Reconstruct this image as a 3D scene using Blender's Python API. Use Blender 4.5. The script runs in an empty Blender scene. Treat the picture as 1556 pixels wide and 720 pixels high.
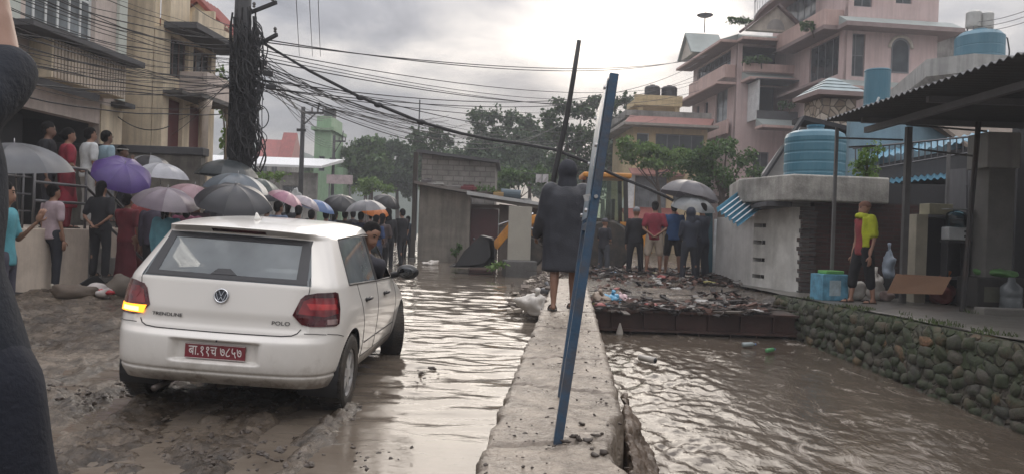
import bpy, bmesh, math, random
from math import sin, cos, pi, radians, sqrt, atan2, exp
from mathutils import Vector, Matrix, noise, geometry
from mathutils.bvhtree import BVHTree
RND = random.Random(7)
S = bpy.context.scene
COL = S.collection
V = Vector

# ------------------------------------------------------------------ camera
FPX, CX, CY, HOR, ROLL, CAMZ = 1153.0, 778.0, 360.0, 352.0, radians(2.0), 1.25
_p = (CY - HOR) / FPX
FWD = V((0, cos(_p), -sin(_p)))
_u0 = V((0, sin(_p), cos(_p)))
RGT = V((1, 0, 0)) * cos(ROLL) + _u0 * sin(ROLL)
UPV = V((-1, 0, 0)) * sin(ROLL) + _u0 * cos(ROLL)
CAMP = V((0, 0, CAMZ))

def ray(px, py):
    return FWD + RGT * ((px - CX) / FPX) - UPV * ((py - CY) / FPX)

def G(px, py, Y):
    """point seen at photo pixel (px, py) that lies Y metres down the street"""
    d = ray(px, py)
    return CAMP + d * (Y / d.y)

def GZ(px, py, z):
    d = ray(px, py)
    return CAMP + d * ((z - CAMZ) / d.z)

cam_data = bpy.data.cameras.new('camera')
cam = bpy.data.objects.new('camera', cam_data)
COL.objects.link(cam)
cam_data.sensor_width = 36.0
cam_data.lens = 36.0 * FPX / 1556.0
cam_data.clip_start = 0.05
cam_data.clip_end = 6000
m = Matrix((RGT, UPV, -FWD)).transposed().to_4x4()
m.translation = CAMP
cam.matrix_world = m
S.camera = cam

# ------------------------------------------------------------------ materials
def new_mat(name):
    mt = bpy.data.materials.new(name)
    mt.use_nodes = True
    nt = mt.node_tree
    for n in list(nt.nodes):
        nt.nodes.remove(n)
    out = nt.nodes.new('ShaderNodeOutputMaterial')
    return mt, nt, out

def N(nt, typ, **kw):
    n = nt.nodes.new(typ)
    for k, v in kw.items():
        if k in n.inputs:
            n.inputs[k].default_value = v
        else:
            setattr(n, k, v)
    return n

def L(nt, a, b):
    nt.links.new(a, b)

def ramp(nt, fac, stops):
    r = nt.nodes.new('ShaderNodeValToRGB')
    e = r.color_ramp.elements
    while len(e) > 1:
        e.remove(e[-1])
    for k, (p, c) in enumerate(stops):
        el = e[0] if k == 0 else e.new(p)
        el.position = p
        el.color = (c[0], c[1], c[2], 1) if not isinstance(c, (int, float)) else (c, c, c, 1)
    if fac is not None:
        L(nt, fac, r.inputs['Fac'])
    return r

MATS = {}
def mat(name, col, rough=0.75, var=0.18, scale=3.0, bump=0.15, bscale=30.0, metal=0.0, coat=0.0,
        dirt=None, dirt_amt=0.5, dirt_scale=1.2, spec=0.5, stretch=None, streak=0.0):
    """general weathered surface: noise-varied colour, blotches of dirt, fine bump"""
    if name in MATS:
        return MATS[name]
    mt, nt, out = new_mat(name)
    b = N(nt, 'ShaderNodeBsdfPrincipled')
    L(nt, b.outputs[0], out.inputs[0])
    tc = N(nt, 'ShaderNodeTexCoord')
    mp = N(nt, 'ShaderNodeMapping')
    L(nt, tc.outputs['Object'], mp.inputs['Vector'])
    if stretch:
        mp.inputs['Scale'].default_value = stretch
    n1 = N(nt, 'ShaderNodeTexNoise', Scale=scale, Detail=6.0, Roughness=0.65)
    L(nt, mp.outputs[0], n1.inputs['Vector'])
    c0 = [max(0, c * (1 - var)) for c in col[:3]]
    c1 = [min(1, c * (1 + var)) for c in col[:3]]
    r = ramp(nt, n1.outputs['Fac'], [(0.3, c0), (0.7, c1)])
    cur = r.outputs['Color']
    if dirt:
        n2 = N(nt, 'ShaderNodeTexNoise', Scale=dirt_scale, Detail=8.0, Roughness=0.7)
        L(nt, mp.outputs[0], n2.inputs['Vector'])
        r2 = ramp(nt, n2.outputs['Fac'], [(0.42, 0.0), (0.68, dirt_amt)])
        mx = N(nt, 'ShaderNodeMixRGB')
        L(nt, r2.outputs['Color'], mx.inputs['Fac'])
        L(nt, cur, mx.inputs['Color1'])
        mx.inputs['Color2'].default_value = (*dirt[:3], 1)
        cur = mx.outputs['Color']
    if streak:      # rain runs down the plaster
        m5 = N(nt, 'ShaderNodeMapping'); L(nt, tc.outputs['Object'], m5.inputs['Vector']); m5.inputs['Scale'].default_value = (3.2, 3.2, .22)
        n5 = N(nt, 'ShaderNodeTexNoise', Scale=1.5, Detail=7.0, Roughness=0.65); L(nt, m5.outputs[0], n5.inputs['Vector'])
        r5 = ramp(nt, n5.outputs['Fac'], [(0.36, 1 - streak), (0.56, 1.0)])
        x5 = N(nt, 'ShaderNodeMixRGB', blend_type='MULTIPLY', Fac=1.0)
        L(nt, cur, x5.inputs['Color1']); L(nt, r5.outputs['Color'], x5.inputs['Color2'])
        cur = x5.outputs['Color']
    L(nt, cur, b.inputs['Base Color'])
    rr = ramp(nt, n1.outputs['Fac'], [(0.2, max(0.02, rough - 0.12)), (0.8, min(1, rough + 0.12))])
    L(nt, rr.outputs['Color'], b.inputs['Roughness'])
    b.inputs['Metallic'].default_value = metal
    b.inputs['Specular IOR Level'].default_value = spec
    if coat:
        b.inputs['Coat Weight'].default_value = coat
        b.inputs['Coat Roughness'].default_value = 0.06
    if bump:
        n3 = N(nt, 'ShaderNodeTexNoise', Scale=bscale, Detail=5.0, Roughness=0.6)
        L(nt, mp.outputs[0], n3.inputs['Vector'])
        bp = N(nt, 'ShaderNodeBump', Strength=bump, Distance=0.03)
        L(nt, n3.outputs['Fac'], bp.inputs['Height'])
        L(nt, bp.outputs[0], b.inputs['Normal'])
    MATS[name] = mt
    return mt

def brick_mat(name, c1, c2, mortar, scale=1.0, bw=0.23, bh=0.075, axis='xz', rough=0.85, msize=0.012):
    if name in MATS:
        return MATS[name]
    mt, nt, out = new_mat(name)
    b = N(nt, 'ShaderNodeBsdfPrincipled', Roughness=rough)
    L(nt, b.outputs[0], out.inputs[0])
    tc = N(nt, 'ShaderNodeTexCoord')
    sp = N(nt, 'ShaderNodeSeparateXYZ')
    L(nt, tc.outputs['Object'], sp.inputs[0])
    ad = N(nt, 'ShaderNodeMath', operation='ADD')
    L(nt, sp.outputs['X'], ad.inputs[0]); L(nt, sp.outputs['Y'], ad.inputs[1])
    cb = N(nt, 'ShaderNodeCombineXYZ')
    L(nt, ad.outputs[0], cb.inputs['X']); L(nt, sp.outputs['Z'], cb.inputs['Y'])
    br = N(nt, 'ShaderNodeTexBrick', Scale=scale)
    br.inputs['Color1'].default_value = (*c1, 1)
    br.inputs['Color2'].default_value = (*c2, 1)
    br.inputs['Mortar'].default_value = (*mortar, 1)
    br.inputs['Mortar Size'].default_value = msize
    br.inputs['Brick Width'].default_value = bw
    br.inputs['Row Height'].default_value = bh
    L(nt, cb.outputs[0], br.inputs['Vector'])
    n1 = N(nt, 'ShaderNodeTexNoise', Scale=2.2, Detail=7.0, Roughness=0.7)
    L(nt, tc.outputs['Object'], n1.inputs['Vector'])
    r = ramp(nt, n1.outputs['Fac'], [(0.3, 0.55), (0.7, 1.15)])
    mx = N(nt, 'ShaderNodeMixRGB', blend_type='MULTIPLY', Fac=0.8)
    L(nt, br.outputs['Color'], mx.inputs['Color1']); L(nt, r.outputs['Color'], mx.inputs['Color2'])
    L(nt, mx.outputs[0], b.inputs['Base Color'])
    bp = N(nt, 'ShaderNodeBump', Strength=0.6, Distance=0.02)
    L(nt, br.outputs['Fac'], bp.inputs['Height'])
    bp.invert = True
    L(nt, bp.outputs[0], b.inputs['Normal'])
    MATS[name] = mt
    return mt

def glass_mat(name, tint=(0.5, 0.55, 0.55), rough=0.03, opaque=False, base=(0.02, 0.025, 0.03)):
    if name in MATS:
        return MATS[name]
    mt, nt, out = new_mat(name)
    if opaque:
        b = N(nt, 'ShaderNodeBsdfPrincipled', Roughness=rough)
        b.inputs['Base Color'].default_value = (*base, 1)
        n1 = N(nt, 'ShaderNodeTexNoise', Scale=1.5, Detail=3.0)
        tc = N(nt, 'ShaderNodeTexCoord')
        L(nt, tc.outputs['Object'], n1.inputs['Vector'])
        r = ramp(nt, n1.outputs['Fac'], [(0.35, [c * 0.6 for c in base]), (0.7, [c * 1.7 for c in base])])
        L(nt, r.outputs[0], b.inputs['Base Color'])
        L(nt, b.outputs[0], out.inputs[0])
    else:
        t = N(nt, 'ShaderNodeBsdfTransparent')
        t.inputs['Color'].default_value = (*tint, 1)
        g = N(nt, 'ShaderNodeBsdfGlossy', Roughness=rough)
        f = N(nt, 'ShaderNodeFresnel', IOR=1.5)
        mx = N(nt, 'ShaderNodeMixShader')
        L(nt, f.outputs[0], mx.inputs['Fac'])
        L(nt, t.outputs[0], mx.inputs[1]); L(nt, g.outputs[0], mx.inputs[2])
        L(nt, mx.outputs[0], out.inputs[0])
    MATS[name] = mt
    return mt

def emit_mat(name, col, strength):
    mt, nt, out = new_mat(name)
    e = N(nt, 'ShaderNodeEmission', Strength=strength)
    e.inputs['Color'].default_value = (*col, 1)
    L(nt, e.outputs[0], out.inputs[0])
    MATS[name] = mt
    return mt

# ------------------------------------------------------------------ mesh builder
class MB:
    def __init__(s):
        s.v, s.f = [], []
    def add(s, vs, fs):
        o = len(s.v)
        s.v.extend([tuple(p) for p in vs])
        s.f.extend([tuple(i + o for i in f) for f in fs])
        return s
    def box(s, c, d, rz=0.0, M=None):
        hx, hy, hz = d[0] / 2, d[1] / 2, d[2] / 2
        vs = [V((x, y, z)) for z in (-hz, hz) for y in (-hy, hy) for x in (-hx, hx)]
        R = M if M is not None else Matrix.Rotation(rz, 3, 'Z')
        vs = [R @ p + V(c) for p in vs]
        return s.add(vs, [(0, 2, 3, 1), (4, 5, 7, 6), (0, 1, 5, 4), (2, 6, 7, 3), (0, 4, 6, 2), (1, 3, 7, 5)])
    def span(s, a, b):
        a, b = V(a), V(b)
        return s.box((a + b) / 2, [abs(x) for x in (b - a)])
    def beam(s, a, b, w, h=None):
        """square bar from a to b"""
        a, b = V(a), V(b)
        h = h or w
        d = (b - a)
        ln = d.length
        z = d.normalized()
        up = V((0, 0, 1)) if abs(z.z) < 0.95 else V((0, 1, 0))
        x = up.cross(z).normalized()
        y = z.cross(x)
        R = Matrix((x, y, z)).transposed()
        return s.box((a + b) / 2, (w, h, ln), M=R)
    def prism(s, poly, z0, z1):
        n = len(poly)
        vs = [(p[0], p[1], z0) for p in poly] + [(p[0], p[1], z1) for p in poly]
        fs = [tuple(reversed(range(n))), tuple(range(n, 2 * n))]
        fs += [(i, (i + 1) % n, n + (i + 1) % n, n + i) for i in range(n)]
        return s.add(vs, fs)
    def extrude(s, pts, d):
        """closed polygon of 3D points pushed along vector d"""
        n = len(pts)
        d = V(d)
        vs = [V(p) for p in pts] + [V(p) + d for p in pts]
        fs = [tuple(range(n)), tuple(reversed(range(n, 2 * n)))]
        fs += [((i + 1) % n, i, n + i, n + (i + 1) % n) for i in range(n)]
        return s.add(vs, fs)
    def tube(s, pts, r, n=6, cap=True, flat=None):
        pts = [V(p) for p in pts]
        rs = r if isinstance(r, (list, tuple)) else [r] * len(pts)
        m = len(pts)
        o = len(s.v)
        prev = None
        for k, p in enumerate(pts):
            a = pts[max(0, k - 1)]; b = pts[min(m - 1, k + 1)]
            t = (b - a)
            if t.length < 1e-9:
                t = V((0, 0, 1))
            t.normalize()
            if prev is None:
                up = V((0, 0, 1)) if abs(t.z) < 0.9 else V((1, 0, 0))
                x = up.cross(t).normalized()
            else:
                x = (prev - t * prev.dot(t))
                x = x.normalized() if x.length > 1e-6 else t.orthogonal().normalized()
            prev = x
            y = t.cross(x)
            for i in range(n):
                a_ = 2 * pi * i / n
                s.v.append(tuple(p + x * (cos(a_) * rs[k]) + y * (sin(a_) * rs[k])))
        for k in range(m - 1):
            for i in range(n):
                j = (i + 1) % n
                s.f.append((o + k * n + i, o + k * n + j, o + (k + 1) * n + j, o + (k + 1) * n + i))
        if cap:
            s.f.append(tuple(o + i for i in reversed(range(n))))
            s.f.append(tuple(o + (m - 1) * n + i for i in range(n)))
        return s
    def lathe(s, prof, c=(0, 0, 0), n=24, axis='z', cap=True):
        """prof: (radius, height) pairs"""
        o = len(s.v)
        for (r, h) in prof:
            for i in range(n):
                a = 2 * pi * i / n
                p = (r * cos(a), r * sin(a), h)
                if axis == 'x':
                    p = (h, r * cos(a), r * sin(a))
                elif axis == 'y':
                    p = (r * sin(a), h, r * cos(a))
                s.v.append((p[0] + c[0], p[1] + c[1], p[2] + c[2]))
        m = len(prof)
        for k in range(m - 1):
            for i in range(n):
                j = (i + 1) % n
                s.f.append((o + k * n + i, o + k * n + j, o + (k + 1) * n + j, o + (k + 1) * n + i))
        if cap:
            s.f.append(tuple(o + i for i in reversed(range(n))))
            s.f.append(tuple(o + (m - 1) * n + i for i in range(n)))
        return s
    def ell(s, c, r, nu=14, nv=9, M=None):
        c = V(c)
        rx, ry, rz = r if isinstance(r, (list, tuple)) else (r, r, r)
        o = len(s.v)
        R = M if M is not None else Matrix.Identity(3)
        for k in range(1, nv):
            t = pi * k / nv
            for i in range(nu):
                a = 2 * pi * i / nu
                s.v.append(tuple(c + R @ V((rx * sin(t) * cos(a), ry * sin(t) * sin(a), rz * cos(t)))))
        top = len(s.v); s.v.append(tuple(c + R @ V((0, 0, rz))))
        bot = len(s.v); s.v.append(tuple(c + R @ V((0, 0, -rz))))
        for k in range(nv - 2):
            for i in range(nu):
                j = (i + 1) % nu
                s.f.append((o + k * nu + i, o + (k + 1) * nu + i, o + (k + 1) * nu + j, o + k * nu + j))
        for i in range(nu):
            j = (i + 1) % nu
            s.f.append((top, o + i, o + j))
            s.f.append((bot, o + (nv - 2) * nu + j, o + (nv - 2) * nu + i))
        return s
    def caps(s, a, ra, b, rb, n=10):
        """tapered capsule"""
        a, b = V(a), V(b)
        d = (b - a)
        ln = max(d.length, 1e-5)
        t = d / ln
        pts, rs = [], []
        for k in (-1, -0.85, -0.5, 0):
            pts.append(a + t * ra * k); rs.append(max(0.001, ra * sqrt(max(0, 1 - k * k))))
        for k in (0, 0.5, 0.85, 1):
            pts.append(b + t * rb * k); rs.append(max(0.001, rb * sqrt(max(0, 1 - k * k))))
        return s.tube(pts, rs, n)
    def loft(s, rings, cap=True):
        n = len(rings[0])
        o = len(s.v)
        for r in rings:
            s.v.extend([tuple(p) for p in r])
        for k in range(len(rings) - 1):
            for i in range(n):
                j = (i + 1) % n
                s.f.append((o + k * n + i, o + k * n + j, o + (k + 1) * n + j, o + (k + 1) * n + i))
        if cap:
            s.f.append(tuple(o + i for i in reversed(range(n))))
            s.f.append(tuple(o + (len(rings) - 1) * n + i for i in range(n)))
        return s
    def mesh(s, name='m'):
        me = bpy.data.meshes.new(name)
        me.from_pydata(s.v, [], s.f)
        me.validate(clean_customdata=False)
        me.update()
        return me
    def build(s, name, mt, parent=None, smooth=False, bevel=0.0, loc=None):
        me = s.mesh(name)
        if mt is not None:
            me.materials.append(mt)
        return link(name, me, parent, smooth, bevel, loc)

def link(name, me, parent=None, smooth=False, bevel=0.0, loc=None):
    o = bpy.data.objects.new(name, me)
    COL.objects.link(o)
    if smooth:
        me.polygons.foreach_set('use_smooth', [True] * len(me.polygons))
    if bevel:
        md = o.modifiers.new('bevel', 'BEVEL')
        md.width = bevel; md.segments = 2; md.limit_method = 'ANGLE'
    if parent is not None:
        o.parent = parent
    if loc is not None:
        o.location = loc
    return o

def tag(o, label, cat, group=None):
    o['label'] = label; o['category'] = cat
    if group:
        o['group'] = group
    return o

def thing(name, label, cat, loc=(0, 0, 0), rz=0.0, group=None):
    o = bpy.data.objects.new(name, None)
    o.empty_display_size = 0.1
    COL.objects.link(o)
    o.location = loc
    o.rotation_euler = (0, 0, rz)
    return tag(o, label, cat, group)

def struct(o):
    o['kind'] = 'structure'
    return o

def stuff(o, label=None, cat=None):
    o['kind'] = 'stuff'
    if label:
        o['label'] = label; o['category'] = cat
    return o

def recalc(me):
    bm = bmesh.new(); bm.from_mesh(me)
    bmesh.ops.recalc_face_normals(bm, faces=bm.faces[:])
    bm.to_mesh(me); bm.free()

def eval_mods(me, mods):
    """apply modifiers to a mesh, return a new mesh"""
    o = bpy.data.objects.new('tmp', me)
    COL.objects.link(o)
    for typ, kw in mods:
        md = o.modifiers.new('m', typ)
        for k, v in kw.items():
            setattr(md, k, v)
    dg = bpy.context.evaluated_depsgraph_get()
    dg.update()
    r = bpy.data.meshes.new_from_object(o.evaluated_get(dg), depsgraph=dg)
    COL.objects.unlink(o)
    bpy.data.objects.remove(o)
    return r

def remesh(mb, vox, smooth=4, folds=0.0, fscale=9.0, seed=0.0, fac=0.5):
    me = mb.mesh('t')
    r = eval_mods(me, [('REMESH', dict(mode='VOXEL', voxel_size=vox)), ('SMOOTH', dict(factor=fac, iterations=smooth))])
    bpy.data.meshes.remove(me)
    if folds:
        r.update()
        ns = [v.normal.copy() for v in r.vertices]
        for v, nrm in zip(r.vertices, ns):
            p = v.co
            q = V((p.x * fscale + seed, p.y * fscale, p.z * fscale * 0.45 + seed * 2))
            h = noise.noise(q) + 0.5 * noise.noise(q * 2.3)
            # diagonal drag folds
            h += 0.5 * noise.noise(V((p.x * 6 + p.z * 14 + seed, p.y * 8, p.z * 3)))
            v.co = p + nrm * (h * folds)
    r.update()
    return r

def wall_mesh(mb, o, u, n, length, height, openings, th=0.2):
    """wall standing on o, running along u for length; n = outward normal; openings (u0,u1,z0,z1)"""
    o, u, n = V(o), V(u).normalized(), V(n).normalized()
    us = sorted({0.0, length, *[a for w in openings for a in (w[0], w[1])]})
    zs = sorted({0.0, height, *[a for w in openings for a in (w[2], w[3])]})
    us = [x for x in us if -1e-6 <= x <= length + 1e-6]
    zs = [z for z in zs if -1e-6 <= z <= height + 1e-6]
    nu, nz = len(us) - 1, len(zs) - 1
    def solid(i, j):
        if i < 0 or j < 0 or i >= nu or j >= nz:
            return False
        cu, cz = (us[i] + us[i + 1]) / 2, (zs[j] + zs[j + 1]) / 2
        return not any(w[0] < cu < w[1] and w[2] < cz < w[3] for w in openings)
    def P(a, z, d):
        return o + u * a + V((0, 0, z)) - n * d
    for i in range(nu):
        for j in range(nz):
            if not solid(i, j):
                continue
            a0, a1, z0, z1 = us[i], us[i + 1], zs[j], zs[j + 1]
            f = [P(a0, z0, 0), P(a1, z0, 0), P(a1, z1, 0), P(a0, z1, 0)]
            b = [P(a0, z0, th), P(a1, z0, th), P(a1, z1, th), P(a0, z1, th)]
            mb.add(f, [(0, 1, 2, 3)]); mb.add(b, [(3, 2, 1, 0)])
            if not solid(i - 1, j): mb.add([f[0], f[3], b[3], b[0]], [(0, 1, 2, 3)])
            if not solid(i + 1, j): mb.add([f[1], b[1], b[2], f[2]], [(0, 1, 2, 3)])
            if not solid(i, j - 1): mb.add([f[0], b[0], b[1], f[1]], [(0, 1, 2, 3)])
            if not solid(i, j + 1): mb.add([f[3], f[2], b[2], b[3]], [(0, 1, 2, 3)])

def window(parent, o, u, n, w, h, fm, gm, cols=2, rows=1, fw=0.06, depth=0.10, name='window', grille=False):
    """framed window filling an opening whose lower-left outer corner is o"""
    o, u, n = V(o), V(u).normalized(), V(n).normalized()
    z = V((0, 0, 1))
    R = Matrix((u, -n, z)).transposed()
    fb = MB()
    def bar(a0, a1, z0, z1, d0, t):
        c = o + u * ((a0 + a1) / 2) + z * ((z0 + z1) / 2) - n * (d0 + t / 2)
        fb.box(c, (a1 - a0, t, z1 - z0), M=R)
    d = depth
    bar(0.003, fw, 0.003, h - 0.003, d, 0.05); bar(w - fw, w - 0.003, 0.003, h - 0.003, d, 0.05)
    bar(fw, w - fw, 0.003, fw, d, 0.05); bar(fw, w - fw, h - fw, h - 0.003, d, 0.05)
    for k in range(1, cols):
        x = w * k / cols
        bar(x - fw * 0.4, x + fw * 0.4, fw, h - fw, d + 0.004, 0.04)
    for k in range(1, rows):
        x = h * k / rows
        bar(fw, w - fw, x - fw * 0.35, x + fw * 0.35, d + 0.008, 0.03)
    if grille:
        for k in range(1, int(w / 0.14)):
            x = k * w / int(w / 0.14)
            bar(x - 0.008, x + 0.008, fw, h - fw, d - 0.03, 0.016)
    f = fb.build(name, fm, parent)
    g = MB()
    g.box(o + u * (w / 2) + z * (h / 2) - n * (d + 0.03), (w - fw, 0.012, h - fw), M=R)
    g.build('pane', gm, f)
    return f
# ================================================================== WORLD
W = bpy.data.worlds.new('World')
S.world = W
W.use_nodes = True
nt = W.node_tree
for n in list(nt.nodes):
    nt.nodes.remove(n)
SUN_PX = ray(955, -6).normalized()
SUN_AZ = atan2(SUN_PX.x, SUN_PX.y)
SUN_EL = math.asin(SUN_PX.z)
out = N(nt, 'ShaderNodeOutputWorld')
bgN = N(nt, 'ShaderNodeBackground', Strength=0.06)
bgC = N(nt, 'ShaderNodeBackground', Strength=1.0)
sky = N(nt, 'ShaderNodeTexSky', sky_type='NISHITA')
sky.sun_disc = False
sky.sun_elevation = SUN_EL
sky.sun_rotation = SUN_AZ
L(nt, sky.outputs[0], bgN.inputs['Color'])
tc = N(nt, 'ShaderNodeTexCoord')
# cloud deck: project the view direction on a plane overhead so that clouds foreshorten to the horizon
sp = N(nt, 'ShaderNodeSeparateXYZ'); L(nt, tc.outputs['Generated'], sp.inputs[0])
zz = N(nt, 'ShaderNodeMath', operation='MAXIMUM'); L(nt, sp.outputs['Z'], zz.inputs[0]); zz.inputs[1].default_value = 0.0
za = N(nt, 'ShaderNodeMath', operation='ADD'); L(nt, zz.outputs[0], za.inputs[0]); za.inputs[1].default_value = 0.22
dx = N(nt, 'ShaderNodeMath', operation='DIVIDE'); L(nt, sp.outputs['X'], dx.inputs[0]); L(nt, za.outputs[0], dx.inputs[1])
dy = N(nt, 'ShaderNodeMath', operation='DIVIDE'); L(nt, sp.outputs['Y'], dy.inputs[0]); L(nt, za.outputs[0], dy.inputs[1])
cb = N(nt, 'ShaderNodeCombineXYZ'); L(nt, dx.outputs[0], cb.inputs['X']); L(nt, dy.outputs[0], cb.inputs['Y'])
mp = N(nt, 'ShaderNodeMapping'); L(nt, cb.outputs[0], mp.inputs['Vector'])
mp.inputs['Location'].default_value = (3.3, 1.4, 0.0)
n1 = N(nt, 'ShaderNodeTexNoise', Scale=1.55, Detail=9.0, Roughness=0.56, Distortion=0.35)
L(nt, mp.outputs[0], n1.inputs['Vector'])
cl = ramp(nt, n1.outputs['Fac'], [(0.34, (0.185, 0.19, 0.22)), (0.45, (0.30, 0.305, 0.335)), (0.55, (0.49, 0.475, 0.475)), (0.68, (0.82, 0.765, 0.72))])
# brighter towards the hidden sun
dt = N(nt, 'ShaderNodeVectorMath', operation='DOT_PRODUCT')
nv = N(nt, 'ShaderNodeVectorMath', operation='NORMALIZE'); L(nt, tc.outputs['Generated'], nv.inputs[0])
L(nt, nv.outputs[0], dt.inputs[0]); dt.inputs[1].default_value = SUN_PX
mxz = N(nt, 'ShaderNodeMath', operation='MAXIMUM'); L(nt, dt.outputs['Value'], mxz.inputs[0]); mxz.inputs[1].default_value = 0.0
pw = N(nt, 'ShaderNodeMath', operation='POWER'); L(nt, mxz.outputs[0], pw.inputs[0]); pw.inputs[1].default_value = 150.0
pw2 = N(nt, 'ShaderNodeMath', operation='POWER'); L(nt, mxz.outputs[0], pw2.inputs[0]); pw2.inputs[1].default_value = 26.0
thin = ramp(nt, n1.outputs['Fac'], [(0.36, 0.35), (0.62, 1.0)])
g1 = N(nt, 'ShaderNodeMath', operation='MULTIPLY'); L(nt, pw.outputs[0], g1.inputs[0]); L(nt, thin.outputs[0], g1.inputs[1])
g1b = N(nt, 'ShaderNodeMath', operation='MULTIPLY'); L(nt, g1.outputs[0], g1b.inputs[0]); g1b.inputs[1].default_value = 1.15
g2 = N(nt, 'ShaderNodeMath', operation='MULTIPLY'); L(nt, pw2.outputs[0], g2.inputs[0]); g2.inputs[1].default_value = 0.07
gs = N(nt, 'ShaderNodeMath', operation='ADD'); L(nt, g1b.outputs[0], gs.inputs[0]); L(nt, g2.outputs[0], gs.inputs[1])
gc = N(nt, 'ShaderNodeMixRGB', blend_type='MULTIPLY', Fac=1.0)
gc.inputs['Color1'].default_value = (1.0, 0.88, 0.76, 1)
L(nt, gs.outputs[0], gc.inputs['Color2'])
# an overcast sky is about three times as bright overhead as at the horizon
cie = N(nt, 'ShaderNodeMath', operation='MULTIPLY_ADD'); zp = N(nt, 'ShaderNodeMath', operation='POWER'); L(nt, zz.outputs[0], zp.inputs[0]); zp.inputs[1].default_value = 1.5
L(nt, zp.outputs[0], cie.inputs[0]); cie.inputs[1].default_value = 4.3; cie.inputs[2].default_value = 0.56
clm = N(nt, 'ShaderNodeVectorMath', operation='SCALE'); L(nt, cl.outputs[0], clm.inputs[0]); L(nt, cie.outputs[0], clm.inputs['Scale'])
ac = N(nt, 'ShaderNodeMixRGB', blend_type='ADD', Fac=1.0)
L(nt, clm.outputs[0], ac.inputs['Color1']); L(nt, gc.outputs[0], ac.inputs['Color2'])
L(nt, ac.outputs[0], bgC.inputs['Color'])
ms = N(nt, 'ShaderNodeMixShader'); ms.inputs['Fac'].default_value = 0.93
L(nt, bgN.outputs[0], ms.inputs[1]); L(nt, bgC.outputs[0], ms.inputs[2])
L(nt, ms.outputs[0], out.inputs[0])

sd = bpy.data.lights.new('sun', 'SUN')
sd.energy = 1.15
sd.angle = radians(42)
sd.color = (1.0, 0.90, 0.78)
so = bpy.data.objects.new('sun', sd)
COL.objects.link(so)
so.rotation_euler = (-SUN_PX).to_track_quat('-Z', 'Y').to_euler()

S.view_settings.view_transform = 'Standard'
S.view_settings.look = 'None'
S.view_settings.gamma = 1.0
S.view_settings.use_curve_mapping = False
S.view_settings.exposure = 0.40
S.render.engine = 'CYCLES'
S.cycles.use_denoising = True
S.cycles.max_bounces = 7
S.cycles.diffuse_bounces = 3
S.cycles.glossy_bounces = 3
S.cycles.transmission_bounces = 4
S.cycles.transparent_max_bounces = 10
S.cycles.volume_bounces = 1
S.cycles.caustics_reflective = False
S.cycles.caustics_refractive = False

# ================================================================== LEVELS
def wall_cx(y):
    """centre line of the flood wall"""
    return -0.025 + 0.08 * y
WALL_TOP = 0.34
WALL_Y1 = 15.5
def stone_x(y):
    """street-side top edge of the stone retaining wall"""
    return 5.43 - (y - 8.0) * 0.0865
PLAT = 0.24
GIRD_Y = 13.0
def road(y):
    yy = min(max(y, 2.0), 34.0)
    return -0.17 + 0.016 * (yy - 6.0)
def water_z(y):
    return road(y) + 0.0
def stream_z(y):
    return -0.40 - 0.045 * (13.2 - min(y, 15))
def sstep(a, b, x):
    t = min(1, max(0, (x - a) / (b - a)))
    return t * t * (3 - 2 * t)
def mud_edge(y):
    """x where the mud dips under the flood water"""
    if y < 7:
        return -0.62 - 0.10 * (y - 3.4)
    return -0.98 - 0.33 * (y - 7)
def ground_base(x, y):
    r = road(y)
    e = mud_edge(y) + 0.16 * noise.noise(V((y * 1.3, 3.1, 0)))
    k = sstep(0.5, -0.9, x - e)
    h = r - 0.10 + k * 0.103
    h += 0.052 * max(0, min(9, -3.4 - x)) * sstep(5.5, 12, y)
    # right of the wall
    if y > 13.0:
        wx = wall_cx(y)
        k2 = sstep(wx - 1.2, wx + 0.6, x)
        h = h * (1 - k2) + k2 * (0.10 + min(0.3, 0.05 * (y - 13)))
    sx = stone_x(y)
    if x > sx - 0.25:
        h = PLAT
    far = sstep(36, 70, y)
    h = h * (1 - far) + far * 0.4
    return h
def in_channel(x, y):
    return (wall_cx(y) + 0.02 < x < stone_x(y) + 0.15) and y < 14.0

def mudnoise(x, y):
    # tyre ruts run along the car's line, clods elsewhere
    q = V((x * 1.7, y * 0.75, 0.3))
    h = 0.034 * noise.noise(q) + 0.040 * noise.noise(V((x * 4.2 + 5, y * 2.2, 1.7)))
    cl_ = max(0.0, noise.noise(V((x * .9, y * .8, 21))) + .25)
    h += (0.022 + .022 * cl_) * noise.noise(V((x * 9, y * 6.5, 4.2))) + (0.012 + .018 * cl_) * noise.noise(V((x * 21, y * 16, 8.2))) + (.006 + .008 * cl_) * noise.noise(V((x * 45, y * 36, 2.2)))
    # ruts pressed by wheels, squeezed up at their edges
    for rx, am in ((-2.95, .9), (-1.35, 1.0), (-3.75, .7), (-4.9, .8), (-6.1, .7)):
        d = (x - rx - 0.05 * (y - 6) - .25 * noise.noise(V((y * .35, rx, 0)))) / .13
        if abs(d) < 3.5:
            h += am * (-.045 * exp(-d * d) + .026 * exp(-(abs(d) - 1.6) ** 2 * 1.6) * (1 + noise.noise(V((x * 8, y * 6, rx)))))
    rid = 1 - abs(noise.noise(V((x * 2.6 + 0.9 * y, y * 1.0, 9.1)))) * 2
    h += 0.018 * rid
    return h

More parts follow.
